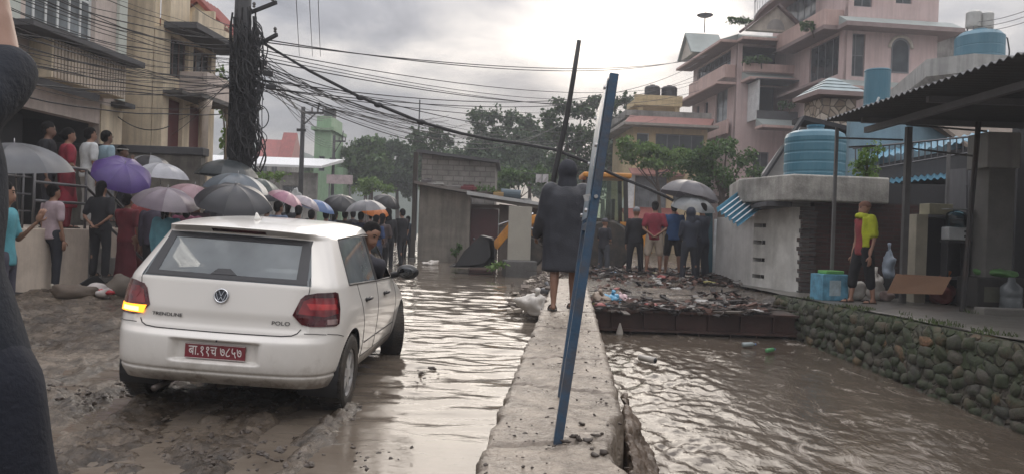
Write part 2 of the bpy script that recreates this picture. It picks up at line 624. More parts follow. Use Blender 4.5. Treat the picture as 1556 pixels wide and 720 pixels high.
def axis(stops):
    """graded list of coordinates: (from, to, step)"""
    r = []
    for a, b, s in stops:
        k = max(1, int(round((b - a) / s)))
        r += [a + (b - a) * i / k for i in range(k)]
    r.append(stops[-1][1])
    return r
gx = axis([(-170, -60, 20), (-60, -14, 4), (-14, -7, 0.16), (-7, -4, 0.05), (-4, -0.2, 0.026), (-0.2, 8, 0.16), (8, 20, 1.0), (20, 60, 5), (60, 170, 20)])
gy = axis([(-20, -4, 4), (-4, 1.6, 0.4), (1.6, 6.5, 0.026), (6.5, 10, 0.04), (10, 16, 0.08), (16, 30, 0.25), (30, 70, 2.5), (70, 165, 12)])
gv, gf = [], []
BUMPS = [(-3.85, 5.75, 0.42, 0.30, 0.12), (-4.35, 6.0, 0.3, 0.22, 0.08), (-1.05, 3.75, 0.30, 0.10, 0.05),
         (-1.5, 4.0, 0.35, 0.10, 0.04), (-0.75, 6.2, 0.16, 0.35, 0.05), (-2.4, 3.5, 0.5, 0.12, 0.045)]
for y in gy:
    for x in gx:
        h = ground_base(x, y)
        if in_channel(x, y):
            h = -1.5
        elif -15 < x < 0.6 and 0 < y < 32 and x < wall_cx(y) + 0.1:
            dry = sstep(0.4, -0.6, x - mud_edge(y))
            h += mudnoise(x, y) * (0.35 + 0.95 * dry)
            for (bx, by, sx_, sy_, bh) in BUMPS:
                d = ((x - bx) / sx_) ** 2 + ((y - by) / sy_) ** 2
                if d < 6:
                    h += bh * exp(-d) * (0.75 + 0.9 * noise.noise(V((x * 7, y * 7, 3))) + 0.5 * noise.noise(V((x * 19, y * 19, 5))))
        elif x > 4.5 and y < 30:
            h += 0.012 * noise.noise(V((x * 2, y * 2, 1))) - 0.01
        elif 13 < y < 32:
            h += 0.05 * noise.noise(V((x * 1.5, y * 1.5, 2)))
        if -4 < x < 0 and 3.5 < y < 11:
            h -= 0.035 * exp(-((((x + 2.0) / 1.15) ** 2 + ((y - 7.1) / 2.2) ** 2) ** 2))
        gv.append((x, y, h))
nx = len(gx)
for j in range(len(gy) - 1):
    for i in range(nx - 1):
        a = j * nx + i
        gf.append((a, a + 1, a + nx + 1, a + nx))

# mud: wet, silty, with paler drying crests and dark clods
mt, nt, out = new_mat('mud')
b = N(nt, 'ShaderNodeBsdfPrincipled'); L(nt, b.outputs[0], out.inputs[0])
tc = N(nt, 'ShaderNodeTexCoord')
mp = N(nt, 'ShaderNodeMapping'); L(nt, tc.outputs['Object'], mp.inputs['Vector'])
mp.inputs['Scale'].default_value = (1.0, 0.65, 1.0)
n1 = N(nt, 'ShaderNodeTexNoise', Scale=1.6, Detail=10.0, Roughness=0.68); L(nt, mp.outputs[0], n1.inputs['Vector'])
n2 = N(nt, 'ShaderNodeTexNoise', Scale=9.0, Detail=8.0, Roughness=0.7); L(nt, mp.outputs[0], n2.inputs['Vector'])
n3 = N(nt, 'ShaderNodeTexNoise', Scale=30.0, Detail=6.0, Roughness=0.7); L(nt, mp.outputs[0], n3.inputs['Vector'])
c1 = ramp(nt, n1.outputs['Fac'], [(0.34, (0.036, 0.027, 0.019)), (0.5, (0.088, 0.068, 0.050)), (0.66, (0.215, 0.175, 0.135))])
c2 = ramp(nt, n2.outputs['Fac'], [(0.36, 0.36), (0.50, 0.95), (0.68, 1.28)])
mx = N(nt, 'ShaderNodeMixRGB', blend_type='MULTIPLY', Fac=0.85)
L(nt, c1.outputs[0], mx.inputs['Color1']); L(nt, c2.outputs[0], mx.inputs['Color2'])
c3 = ramp(nt, n3.outputs['Fac'], [(0.38, 0.62), (0.52, 1.0), (0.66, 1.2)])
mx3 = N(nt, 'ShaderNodeMixRGB', blend_type='MULTIPLY', Fac=0.8)
L(nt, mx.outputs[0], mx3.inputs['Color1']); L(nt, c3.outputs[0], mx3.inputs['Color2'])
L(nt, mx3.outputs[0], b.inputs['Base Color'])
rr = ramp(nt, n1.outputs['Fac'], [(0.40, 0.05), (0.56, 0.15), (0.72, 0.36)])
L(nt, rr.outputs[0], b.inputs['Roughness'])
am = N(nt, 'ShaderNodeMath', operation='MULTIPLY_ADD'); L(nt, n2.outputs['Fac'], am.inputs[0]); am.inputs[1].default_value = 1.6; L(nt, n3.outputs['Fac'], am.inputs[2])
bp = N(nt, 'ShaderNodeBump', Strength=0.55, Distance=0.04); L(nt, am.outputs[0], bp.inputs['Height'])
L(nt, bp.outputs[0], b.inputs['Normal'])
MATS['mud'] = mt
gm = bpy.data.meshes.new('ground'); gm.from_pydata(gv, [], gf); gm.materials.append(mt)
ground = struct(link('ground', gm, smooth=True))

# ------------------------------------------------------------------ water
def water_material(name, col_a, col_b, foam, bscale, strength, stretch, rough=0.06, foam_lo=0.62, foam_hi=0.75, dist=0.05):
    mt, nt, out = new_mat(name)
    b = N(nt, 'ShaderNodeBsdfPrincipled'); L(nt, b.outputs[0], out.inputs[0])
    b.inputs['IOR'].default_value = 1.36
    tc = N(nt, 'ShaderNodeTexCoord')
    mp = N(nt, 'ShaderNodeMapping'); L(nt, tc.outputs['Object'], mp.inputs['Vector'])
    mp.inputs['Scale'].default_value = stretch
    n1 = N(nt, 'ShaderNodeTexNoise', Scale=0.9, Detail=5.0, Roughness=0.6); L(nt, tc.outputs['Object'], n1.inputs['Vector'])
    c = ramp(nt, n1.outputs['Fac'], [(0.3, col_a), (0.7, col_b)])
    n4 = N(nt, 'ShaderNodeTexNoise', Scale=2.6, Detail=9.0, Roughness=0.72, Distortion=0.9); L(nt, mp.outputs[0], n4.inputs['Vector'])
    fm = ramp(nt, n4.outputs['Fac'], [(foam_lo, 0.0), (foam_hi, 1.0)])
    mx = N(nt, 'ShaderNodeMixRGB'); L(nt, fm.outputs[0], mx.inputs['Fac']); L(nt, c.outputs[0], mx.inputs['Color1'])
    mx.inputs['Color2'].default_value = (*foam, 1)
    L(nt, mx.outputs[0], b.inputs['Base Color'])
    fr = ramp(nt, fm.outputs[0], [(0.0, rough), (1.0, 0.45)])
    L(nt, fr.outputs[0], b.inputs['Roughness'])
    n2 = N(nt, 'ShaderNodeTexNoise', Scale=bscale, Detail=4.0, Roughness=0.55, Distortion=0.6); L(nt, mp.outputs[0], n2.inputs['Vector'])
    n3 = N(nt, 'ShaderNodeTexNoise', Scale=bscale * 4.2, Detail=3.0, Roughness=0.5); L(nt, mp.outputs[0], n3.inputs['Vector'])
    ad = N(nt, 'ShaderNodeMath', operation='MULTIPLY_ADD'); L(nt, n3.outputs['Fac'], ad.inputs[0]); ad.inputs[1].default_value = 0.22; L(nt, n2.outputs['Fac'], ad.inputs[2])
    bp = N(nt, 'ShaderNodeBump', Strength=strength, Distance=dist); L(nt, ad.outputs[0], bp.inputs['Height'])
    L(nt, bp.outputs[0], b.inputs['Normal'])
    MATS[name] = mt
    return mt

def ripple(x, y):
    """standing ripples of the flood, growing where the water runs over the broken road"""
    a = sstep(4.6, 6.6, y) * (1 - 0.25 * sstep(13, 22, y))
    w = 0.9 * y + 0.30 * x + 0.55 * noise.noise(V((x * 0.8, y * 0.5, 0)))
    h = 0.012 * sin(w * 7.5 + 2.0 * noise.noise(V((x * 1.7, y * 0.8, 3.0)))) * (0.5 + noise.noise(V((x * 0.9, y * 0.6, 7))))
    h += 0.020 * noise.noise(V((x * 1.6, y * 3.6, 1))) + 0.010 * noise.noise(V((x * 4.0, y * 8.5, 2)))
    return h * a + 0.0016 * noise.noise(V((x * 3, y * 5, 2)))
wx_ = axis([(-6.5, -3, 0.12), (-3, 1.4, 0.04), (1.4, 3.0, 0.12)])
wy_ = axis([(0.5, 4.5, 0.06), (4.5, 12, 0.035), (12, 18, 0.07), (18, 33, 0.2)])
wv, wf = [], []
for y in wy_:
    for x in wx_:
        wv.append((x, y, water_z(y) + ripple(x, y)))
nx = len(wx_)
for j in range(len(wy_) - 1):
    for i in range(nx - 1):
        xm = (wx_[i] + wx_[i + 1]) / 2; ym = (wy_[j] + wy_[j + 1]) / 2
        if xm > wall_cx(ym) + 0.05 and ym < 33:
            continue
        a = j * nx + i
        wf.append((a, a + 1, a + nx + 1, a + nx))
me = bpy.data.meshes.new('flood_water'); me.from_pydata(wv, [], wf)
me.materials.append(water_material('flood_water', (0.105, 0.085, 0.066), (0.165, 0.138, 0.111), (0.23, 0.20, 0.17), 5.5, 0.16, (1.0, 2.2, 1.0), dist=0.02, rough=0.05))
struct(link('flood_water', me, smooth=True))

def torrent(x, y):
    # long streaks running with the flow, standing waves near the wall, boils in mid stream
    left = 1 - sstep(wall_cx(y) + 0.7, wall_cx(y) + 2.6, x)
    h = 0.026 * noise.noise(V((x * 1.3 + 0.25 * y, y * 0.7, 1))) + 0.022 * noise.noise(V((x * 3.6 + 0.9 * y, y * 1.8, 2)))
    h += 0.020 * noise.noise(V((x * 8 + 1.5 * y, y * 5.0, 3))) + (0.006 + .012 * max(0, noise.noise(V((x * .8, y * .6, 30))) + .2)) * noise.noise(V((x * 15, y * 11, 4)))
    w = y * 1.0 - x * 0.85 + 0.5 * noise.noise(V((x, y, 5)))
    h += left * 0.006 * sin(w * 13.0 + 6.0 * noise.noise(V((x * 2, y * 2, 6))))
    return h * (0.34 + 0.52 * left + .5 * max(0, noise.noise(V((x * .7, y * .5, 12)))))
sx_ = axis([(-0.5, 3.2, 0.035), (3.2, 6.8, 0.06)])
sy_ = axis([(-3, 4, 0.2), (4, 10, 0.04), (10, 15, 0.06)])
wv, wf = [], []
for y in sy_:
    for x in sx_:
        wv.append((x, y, stream_z(y) + torrent(x, y)))
nx = len(sx_)
for j in range(len(sy_) - 1):
    for i in range(nx - 1):
        xm = (sx_[i] + sx_[i + 1]) / 2; ym = (sy_[j] + sy_[j + 1]) / 2
        if xm < wall_cx(ym) - 0.05:
            continue
        a = j * nx + i
        wf.append((a, a + 1, a + nx + 1, a + nx))
me = bpy.data.meshes.new('stream_water'); me.from_pydata(wv, [], wf)
me.materials.append(water_material('stream_water', (0.072, 0.056, 0.042), (0.118, 0.095, 0.073), (0.34, 0.30, 0.255), 8.0, 0.30, (1.5, 0.8, 1.0), rough=0.08, foam_lo=0.56, foam_hi=0.72, dist=0.03))
struct(link('stream_water', me, smooth=True))

# ================================================================== FLOOD WALL
wallm = mat('wet_concrete', (0.235, 0.195, 0.155), 0.32, var=0.45, scale=7, bump=0.9, bscale=22, dirt=(0.085, 0.064, 0.046), dirt_amt=0.95, dirt_scale=2.6)
rows, cross = [], 25
ys = axis([(-1.5, 2.0, 0.12), (2.0, 9.5, 0.028), (9.5, WALL_Y1, 0.08)])
vs, fs = [], []
CR = [(2.05, 0.5), (3.32, 0.3), (4.45, -0.3), (5.55, 0.25), (7.3, -0.2), (8.9, 0.2), (10.6, 0)]
for y in ys:
    c = wall_cx(y)
    jl = 0.030 * noise.noise(V((y * 5, 1, 0))) + 0.022 * noise.noise(V((y * 17, 2, 0))) + 0.05 * max(0, noise.noise(V((y * 2.3, 6, 0))))
    jr = 0.026 * noise.noise(V((y * 4, 4, 0))) + 0.016 * noise.noise(V((y * 15, 5, 0)))
    # a bite broken out of the stream side near the camera
    bite = 0.10 * exp(-((y - 3.25) / 0.38) ** 2) + 0.05 * exp(-((y - 3.75) / 0.12) ** 2)
    x0, x1 = c - 0.315 + jl, c + 0.315 + jr - bite
    row = []
    row.append((x0 + 0.02, y, -1.5)); row.append((x0 + 0.0, y, WALL_TOP - 0.30)); row.append((x0 - 0.004, y, WALL_TOP - 0.03))
    for k in range(cross):
        t = k / (cross - 1)
        x = x0 + (x1 - x0) * t
        z = WALL_TOP + 0.016 * noise.noise(V((x * 4, y * 3, 0))) + 0.012 * noise.noise(V((x * 13, y * 11, 2))) + 0.007 * noise.noise(V((x * 30, y * 26, 4)))
        for (cy_, sl) in CR:
            dd = abs(y - (cy_ + sl * (x - c) + 0.03 * noise.noise(V((x * 9, cy_, 0)))))
            if dd < 0.03:
                z -= 0.035 * (1 - dd / 0.03)
        if k in (0, cross - 1):
            z -= 0.012
        row.append((x, y, z))
    row.append((x1 + 0.006, y, WALL_TOP - 0.05)); row.append((x1 + 0.01 , y, WALL_TOP - 0.30)); row.append((x1 + 0.02, y, -1.5))
    vs += row
n = cross + 6
for j in range(len(ys) - 1):
    for i in range(n - 1):
        a = j * n + i
        fs.append((a, a + 1, a + n + 1, a + n))
fs.append(tuple(range(n))); fs.append(tuple(reversed(range((len(ys) - 1) * n, len(ys) * n))))
me = bpy.data.meshes.new('flood_wall'); me.from_pydata(vs, [], fs); me.materials.append(wallm)
recalc(me)
tag(link('flood_wall', me, smooth=True), 'long wet broken-edged concrete flood wall between the flooded road and the stream', 'wall')

# broken slab of the wall leaning in the stream
mb = MB()
pts = []
for k, (px, py, z) in enumerate([(948, 598, 0.12), (968, 640, 0.05), (1003, 715, -0.04), (1010, 760, -0.08), (962, 745, 0.10), (955, 690, 0.14), (950, 650, 0.15)]):
    pts.append(GZ(px, py, z))
mb.extrude(pts, (0.05, 0.02, -1.3))
me = remesh(mb, .022, 3)
for v in me.vertices:
    p_ = v.co
    v.co = p_ + v.normal * (.045 * noise.noise(p_ * 5) + .028 * noise.noise(p_ * 13) + .012 * noise.noise(p_ * 30))
me.materials.append(mat('wet_brown_concrete', (0.12, 0.085, 0.058), 0.35, bump=0.8, dirt=(0.05, 0.038, 0.028), dirt_amt=.8, dirt_scale=4))
o = link('broken_slab', me, smooth=True)
tag(o, 'broken brown concrete chunk leaning against the stream side of the flood wall', 'rubble')

# clods and stones on the flood wall top
def clod(mb, c, r, seed):
    M = Matrix.Rotation(RND.uniform(0, 6.28), 3, 'Z') @ Matrix.Rotation(RND.uniform(-.5, .5), 3, 'X')
    o = len(mb.v)
    mb.ell((0, 0, 0), (r * RND.uniform(.7, 1.5), r * RND.uniform(.5, 1.0), r * RND.uniform(.3, .65)), 9, 7)
    for i in range(o, len(mb.v)):
        p = V(mb.v[i])
        p *= 1 + 0.75 * noise.noise(p * (1.4 / r) + V((seed, seed * 2, 0))) + 0.35 * noise.noise(p * (3.5 / r) + V((seed, 0, 0)))
        mb.v[i] = tuple(M @ p + V(c))
mb = MB()
for k in range(260):
    y = 2.2 + 9 * RND.random() ** 1.8
    x = wall_cx(y) + RND.uniform(-0.29, 0.29)
    clod(mb, (x, y, WALL_TOP + 0.003), RND.uniform(0.003, 0.011), k)
for (px, py, r) in [(880, 668, .018), (871, 664, .016), (893, 671, .02), (903, 662, .014), (917, 690, .024), (903, 693, .02), (832, 635, .012), (884, 645, .018), (915, 660, 0.013), (838, 622, .012), (860, 672, .018)]:
    p = GZ(px, py, WALL_TOP)
    clod(mb, (p.x, p.y, WALL_TOP + r * 0.4), r, px)
o = mb.build('grit', mat('dark_clod', (0.05, 0.038, 0.03), 0.6, var=.4), smooth=True)
stuff(o, 'dark grit and small clods scattered on the flood wall', 'grit')
# clods across the muddy road
mb = MB()
for k in range(2600):
    y = 2.6 + 11 * RND.random() ** 1.5
    x = RND.uniform(-0.62 * y - 0.4, mud_edge(y) + 0.25)
    hz = ground_base(x, y) + mudnoise(x, y)
    clod(mb, (x, y, hz - .003), RND.choice([.005, .006, .008, .008, .011, .016, .022]) * RND.uniform(.7, 1.3), k)
for (px, py, sx2, n_) in [(125, 600, 60, 90), (395, 690, 110, 90), (640, 570, 22, 30), (560, 690, 60, 35), (330, 700, 80, 40)]:
    for k in range(n_ // 2):
        q = GZ(px + RND.gauss(0, sx2 * .5), py + RND.gauss(0, 9), -0.13)
        for (bx, by, sx1, sy1, bh) in BUMPS:
            d = ((q.x - bx) / sx1) ** 2 + ((q.y - by) / sy1) ** 2
            q.z += bh * exp(-d) * .7
        clod(mb, q, RND.uniform(.006, .017) * (2.2 if RND.random() < .12 else 1), k)
o = mb.build('mud_clods', mat('mud_clod', (0.062, 0.048, 0.038), 0.5, var=.45, scale=14, bump=.4), smooth=False)
stuff(o, 'dark wet clods of mud and stones strewn over the road', 'mud clods')

# ================================================================== STONE RETAINING WALL + PLATFORM
mt, nt, out = new_mat('mossy_stone')
b = N(nt, 'ShaderNodeBsdfPrincipled', Roughness=0.8); L(nt, b.outputs[0], out.inputs[0])
tc = N(nt, 'ShaderNodeTexCoord')
wn = N(nt, 'ShaderNodeTexNoise', Scale=2.2, Detail=4.0); L(nt, tc.outputs['Object'], wn.inputs['Vector'])
wm = N(nt, 'ShaderNodeVectorMath', operation='MULTIPLY_ADD'); L(nt, wn.outputs['Color'], wm.inputs[0]); wm.inputs[1].default_value = (.4, .4, .4); L(nt, tc.outputs['Object'], wm.inputs[2])
vo = N(nt, 'ShaderNodeTexVoronoi', Scale=5.8); L(nt, wm.outputs[0], vo.inputs['Vector'])
ve = N(nt, 'ShaderNodeTexVoronoi', Scale=5.8, feature='DISTANCE_TO_EDGE'); L(nt, wm.outputs[0], ve.inputs['Vector'])
hs = N(nt, 'ShaderNodeSeparateColor'); L(nt, vo.outputs['Color'], hs.inputs[0])
c1 = ramp(nt, hs.outputs[0], [(0.0, (0.075, 0.072, 0.065)), (0.5, (0.13, 0.115, 0.095)), (0.88, (0.14, 0.11, 0.08)), (0.93, (0.22, 0.12, 0.07)), (1.0, (0.30, 0.16, 0.085))])
n1 = N(nt, 'ShaderNodeTexNoise', Scale=2.3, Detail=9.0, Roughness=0.75); L(nt, tc.outputs['Object'], n1.inputs['Vector'])
ms_ = ramp(nt, n1.outputs['Fac'], [(0.33, 0.0), (0.53, 0.95)])
mx = N(nt, 'ShaderNodeMixRGB'); L(nt, ms_.outputs[0], mx.inputs['Fac']); L(nt, c1.outputs[0], mx.inputs['Color1']); mx.inputs['Color2'].default_value = (0.034, 0.050, 0.016, 1)
ed0 = ramp(nt, ve.outputs['Distance'], [(0.01, 0.85), (0.09, 0.0)])
sm = ramp(nt, wn.outputs['Fac'], [(0.40, 0.1), (0.58, 1.0)])
ed = N(nt, 'ShaderNodeMixRGB', blend_type='MULTIPLY', Fac=1.0); L(nt, ed0.outputs[0], ed.inputs['Color1']); L(nt, sm.outputs[0], ed.inputs['Color2'])
mx2 = N(nt, 'ShaderNodeMixRGB'); L(nt, ed.outputs[0], mx2.inputs['Fac']); L(nt, mx.outputs[0], mx2.inputs['Color1']); mx2.inputs['Color2'].default_value = (0.035, 0.035, 0.026, 1)
spz = N(nt, 'ShaderNodeSeparateXYZ'); L(nt, tc.outputs['Object'], spz.inputs[0])
sz = N(nt, 'ShaderNodeMath', operation='MULTIPLY_ADD'); L(nt, n1.outputs['Fac'], sz.inputs[0]); sz.inputs[1].default_value = .5; L(nt, spz.outputs['Z'], sz.inputs[2])
szr = ramp(nt, sz.outputs[0], [(0.0, 0.75), (0.12, 0.0)])
sil = N(nt, 'ShaderNodeMixRGB'); L(nt, szr.outputs[0], sil.inputs['Fac']); L(nt, mx2.outputs[0], sil.inputs['Color1']); sil.inputs['Color2'].default_value = (.075, .062, .048, 1)
L(nt, sil.outputs[0], b.inputs['Base Color'])
bh = ramp(nt, ve.outputs['Distance'], [(0.0, 0.0), (0.14, 1.0)])
ba = N(nt, 'ShaderNodeMath', operation='MULTIPLY_ADD'); L(nt, n1.outputs['Fac'], ba.inputs[0]); ba.inputs[1].default_value = 1.2; L(nt, bh.outputs[0], ba.inputs[2])
bp = N(nt, 'ShaderNodeBump', Strength=0.9, Distance=0.06); L(nt, ba.outputs[0], bp.inputs['Height']); L(nt, bp.outputs[0], b.inputs['Normal'])
vs, fs = [], []
ys = axis([(-3, 6, 0.4), (6, 14.2, 0.06)])
prof = 22
for y in ys:
    for k in range(prof):
        t = k / (prof - 1)
        z = PLAT + 0.012 - 1.75 * t
        x = stone_x(y) - 0.22 * t
        if 0 < k:
            cell = noise.cell_vector(V((y * 3.1, z * 4.0 + 0.5 * int(y * 3.1), 1)))
            x -= 0.05 * noise.noise(V((y * 3.4, z * 4.2, 2))) + 0.035 * abs(noise.noise(V((y * 7.4, z * 8.2, 5)))) + 0.02 * noise.noise(V((y * 15, z * 15, 3)))
        vs.append((x, y, z + (0.02 * noise.noise(V((y * 2, 0, 8))) if k == 0 else 0)))
for j in range(len(ys) - 1):
    for i in range(prof - 1):
        a = j * prof + i
        fs.append((a, a + 1, a + prof + 1, a + prof))
# top kerb back edge
o_ = len(vs)
for y in ys:
    vs.append((stone_x(y) + 0.4, y, PLAT + 0.012)); vs.append((stone_x(y) + 0.4, y, -1.5))
for j in range(len(ys) - 1):
    a = j * prof; bidx = o_ + 2 * j
    fs.append((a, a + prof, bidx + 2, bidx)); fs.append((bidx, bidx + 2, bidx + 3, bidx + 1))
me = bpy.data.meshes.new('stone_wall'); me.from_pydata(vs, [], fs); me.materials.append(mt)
recalc(me)
# the stones themselves, bedded in the dark mortar of that wall
sm_, nt, out = new_mat('wall_stones')
b = N(nt, 'ShaderNodeBsdfPrincipled', Roughness=.72); L(nt, b.outputs[0], out.inputs[0])
g_ = N(nt, 'ShaderNodeNewGeometry'); tc = N(nt, 'ShaderNodeTexCoord')
c1 = ramp(nt, g_.outputs['Random Per Island'], [(0.0, (.045, .042, .035)), (.4, (.068, .060, .048)), (.78, (.090, .074, .055)), (.92, (.15, .09, .052)), (1.0, (.24, .12, .06))])
n1 = N(nt, 'ShaderNodeTexNoise', Scale=2.6, Detail=9.0, Roughness=.75); L(nt, tc.outputs['Object'], n1.inputs['Vector'])
r1 = ramp(nt, n1.outputs['Fac'], [(.38, 0.05), (.56, .95)])
mx = N(nt, 'ShaderNodeMixRGB'); L(nt, r1.outputs[0], mx.inputs['Fac']); L(nt, c1.outputs[0], mx.inputs['Color1']); mx.inputs['Color2'].default_value = (.028, .040, .013, 1)
n2 = N(nt, 'ShaderNodeTexNoise', Scale=22.0, Detail=6.0, Roughness=.7); L(nt, tc.outputs['Object'], n2.inputs['Vector'])
r2 = ramp(nt, n2.outputs['Fac'], [(.35, .6), (.65, 1.2)])
mm = N(nt, 'ShaderNodeMixRGB', blend_type='MULTIPLY', Fac=1.0); L(nt, mx.outputs[0], mm.inputs['Color1']); L(nt, r2.outputs[0], mm.inputs['Color2'])
L(nt, mm.outputs[0], b.inputs['Base Color'])
bp = N(nt, 'ShaderNodeBump', Strength=.6, Distance=.03); L(nt, n2.outputs['Fac'], bp.inputs['Height']); L(nt, bp.outputs[0], b.inputs['Normal'])
rs = random.Random(5)
sm = MB()
z = PLAT - .06
while z > -1.0:
    hh = rs.uniform(.11, .18)
    y = 4.5 + rs.uniform(0, .2)
    while y < 14.1:
        wd = rs.uniform(.13, .34)
        t = (PLAT + .012 - (z - hh / 2)) / 1.75
        cx_ = stone_x(y) - .22 * t + .012
        o0 = len(sm.v)
        sm.ell((0, 0, 0), (.07, wd * .52, hh * .54), 12, 8)
        sd0 = rs.uniform(0, 90); rot = Matrix.Rotation(rs.gauss(0, .35), 3, 'X')
        dz0 = rs.gauss(0, .022)
        for i in range(o0, len(sm.v)):
            p_ = V(sm.v[i])
            q_ = V((p_.x, math.copysign(abs(p_.y / (wd * .52)) ** .55, p_.y) * wd * .5, math.copysign(abs(p_.z / (hh * .54)) ** .55, p_.z) * hh * .5))
            k_ = 1 + .42 * noise.noise(V((p_.x * 6 + sd0, p_.y * 6, p_.z * 8))) + .16 * noise.noise(V((p_.x * 18, p_.y * 18 + sd0, p_.z * 18)))
            q_ = rot @ (q_ * k_)
            sm.v[i] = (cx_ + q_.x + rs.uniform(-.002, .002), y + wd / 2 + q_.y, z - hh / 2 + dz0 + q_.z)
        y += wd * 1.03
    z -= hh * 1.02
sw_ = tag(link('stone_wall', me, smooth=True), 'mossy rubble-stone retaining wall along the right bank of the stream', 'wall')
sm.build('stone_facing', sm_, sw_, smooth=True)

mb = MB()
pv, pf = [], []
xs2 = axis([(4.75, 9, 0.1), (9, 16, 0.8)])
ys2 = axis([(3, 7, 0.5), (7, 15.5, 0.1), (15.5, 24, 0.8)])
for y in ys2:
    for x in xs2:
        pv.append((max(x, stone_x(y) + 0.10), y, PLAT + 0.035 + 0.018 * noise.noise(V((x * 1.2, y * 1.2, 0))) + 0.008 * noise.noise(V((x * 5, y * 5, 0)))))
n = len(xs2)
for j in range(len(ys2) - 1):
    for i in range(n - 1):
        a = j * n + i
        pf.append((a, a + 1, a + n + 1, a + n))
mb.add(pv, pf)
o = mb.build('concrete_yard', mat('yard', (0.15, 0.14, 0.125), 0.38, var=.35, scale=1.6, bump=.35, bscale=12, dirt=(0.06, 0.055, 0.045), dirt_amt=.8, dirt_scale=.8), smooth=True)
struct(o)
# weeds and moss along the yard edge
mb = MB()
for k in range(2600):
    y = RND.uniform(7.2, 13.2) if k % 3 else RND.uniform(11.3, 12.0)
    x = stone_x(y) + (RND.gauss(0.16, 0.13) if k % 3 else RND.uniform(1.7, 3.3))
    if noise.noise(V((x * 2, y * 1.3, 3))) < 0.05:
        continue
    h = RND.uniform(0.015, 0.06); a = RND.uniform(0, 6.28)
    p = V((x, y, PLAT + 0.03)); d = V((cos(a), sin(a), 0))
    q = V((RND.uniform(-.5, .5), RND.uniform(-.5, .5), 1)) * h
    mb.add([p - d * .006, p + d * .006, p + q + d * .004, p + q - d * .004], [(0, 1, 2, 3)])
stuff(mb.build('weeds', mat('weed', (0.07, 0.10, 0.03), 0.7, var=.4)), 'low weeds growing along the edge of the concrete yard', 'weeds')
mb = MB()
a, b_ = G(1455, 452, 10.6), G(1600, 470, 10.2)
mb.span((7.0, 11.2, PLAT), (12.0, 11.45, PLAT + 0.13))
tag(mb.build('kerb', mat('kerb', (0.22, 0.21, 0.19), .7, dirt=(.08, .075, .06)), bevel=.015), 'low rough concrete kerb across the yard under the open shed', 'kerb')

# far hills
mb = MB()
hv, hf = [], []
for i in range(61):
    x = -165 + 5.5 * i
    hh = 14 * exp(-((x + 55) / 16) ** 2) + 8 * exp(-((x + 28) / 22) ** 2) + 4 + 1.5 * noise.noise(V((x * .05, 0, 0)))
    for k in range(6):
        t = k / 5
        hv.append((x, 140 + 22 * t, -1 + hh * sin(t * pi / 2) + 1.0 * noise.noise(V((x * .2, t * 4, 0)))))
for i in range(60):
    for k in range(5):
        a = i * 6 + k
        hf.append((a, a + 6, a + 7, a + 1))
mb.add(hv, hf)
struct(mb.build('hills', mat('hill', (0.06, 0.08, 0.06), .9, scale=.05), smooth=True))
# ================================================================== CAR
CAR_LOC = V((-2.085, 5.30, -0.175))
CAR_YAW = radians(-0.5)
car = thing('hatchback_car', 'white hatchback car with maroon number plate and lit left indicator in the muddy road', 'car', CAR_LOC)
car.rotation_euler = (radians(0.3), radians(2.3), CAR_YAW)

paint, nt, out = new_mat('white_paint')
b = N(nt, 'ShaderNodeBsdfPrincipled', Roughness=0.32)
b.inputs['Coat Weight'].default_value = 0.8; b.inputs['Coat Roughness'].default_value = 0.08
tc = N(nt, 'ShaderNodeTexCoord')
sp = N(nt, 'ShaderNodeSeparateXYZ'); L(nt, tc.outputs['Object'], sp.inputs[0])
n1 = N(nt, 'ShaderNodeTexNoise', Scale=5.0, Detail=9.0, Roughness=0.75); L(nt, tc.outputs['Object'], n1.inputs['Vector'])
# mud splashed on the lower body
ma = N(nt, 'ShaderNodeMath', operation='MULTIPLY_ADD'); L(nt, n1.outputs['Fac'], ma.inputs[0]); ma.inputs[1].default_value = -0.55; L(nt, sp.outputs['Z'], ma.inputs[2])
dr = ramp(nt, ma.outputs[0], [(0.0, 0.85), (0.06, 0.42), (0.17, 0.13), (0.34, 0.03), (0.6, 0.0)])
mx = N(nt, 'ShaderNodeMixRGB'); L(nt, dr.outputs[0], mx.inputs['Fac'])
mx.inputs['Color1'].default_value = (0.74, 0.715, 0.67, 1); mx.inputs['Color2'].default_value = (0.20, 0.16, 0.12, 1)
n2 = N(nt, 'ShaderNodeTexNoise', Scale=1.3, Detail=5.0); L(nt, tc.outputs['Object'], n2.inputs['Vector'])
r2 = ramp(nt, n2.outputs['Fac'], [(0.35, 0.93), (0.65, 1.0)])
mm = N(nt, 'ShaderNodeMixRGB', blend_type='MULTIPLY', Fac=1.0); L(nt, mx.outputs[0], mm.inputs['Color1']); L(nt, r2.outputs[0], mm.inputs['Color2'])
gm_ = N(nt, 'ShaderNodeNewGeometry')
bk = N(nt, 'ShaderNodeMixRGB'); L(nt, gm_.outputs['Backfacing'], bk.inputs['Fac']); L(nt, mm.outputs[0], bk.inputs['Color1']); bk.inputs['Color2'].default_value = (0.05, 0.05, 0.052, 1)
L(nt, bk.outputs[0], b.inputs['Base Color']); L(nt, b.outputs[0], out.inputs[0])
black = mat('black_plastic', (0.018, 0.018, 0.02), 0.45, bump=.05)
gapm = mat('panel_gap', (0.02, 0.02, 0.02), 0.7, bump=0)
rubber = mat('rubber', (0.022, 0.020, 0.018), 0.65, bump=.3, bscale=60, dirt=(.09, .07, .05), dirt_amt=.7, dirt_scale=4)
silver = mat('silver_rim', (0.50, 0.50, 0.50), 0.35, metal=.25, bump=.05, dirt=(.12, .10, .08), dirt_amt=.7, dirt_scale=5)
chrome = mat('chrome', (0.62, 0.63, 0.65), 0.14, metal=1.0, bump=0)
tint = glass_mat('car_glass', (0.62, 0.66, 0.66), 0.02)
fog, nt, out = new_mat('fogged_glass')      # rear glass misted on the inside
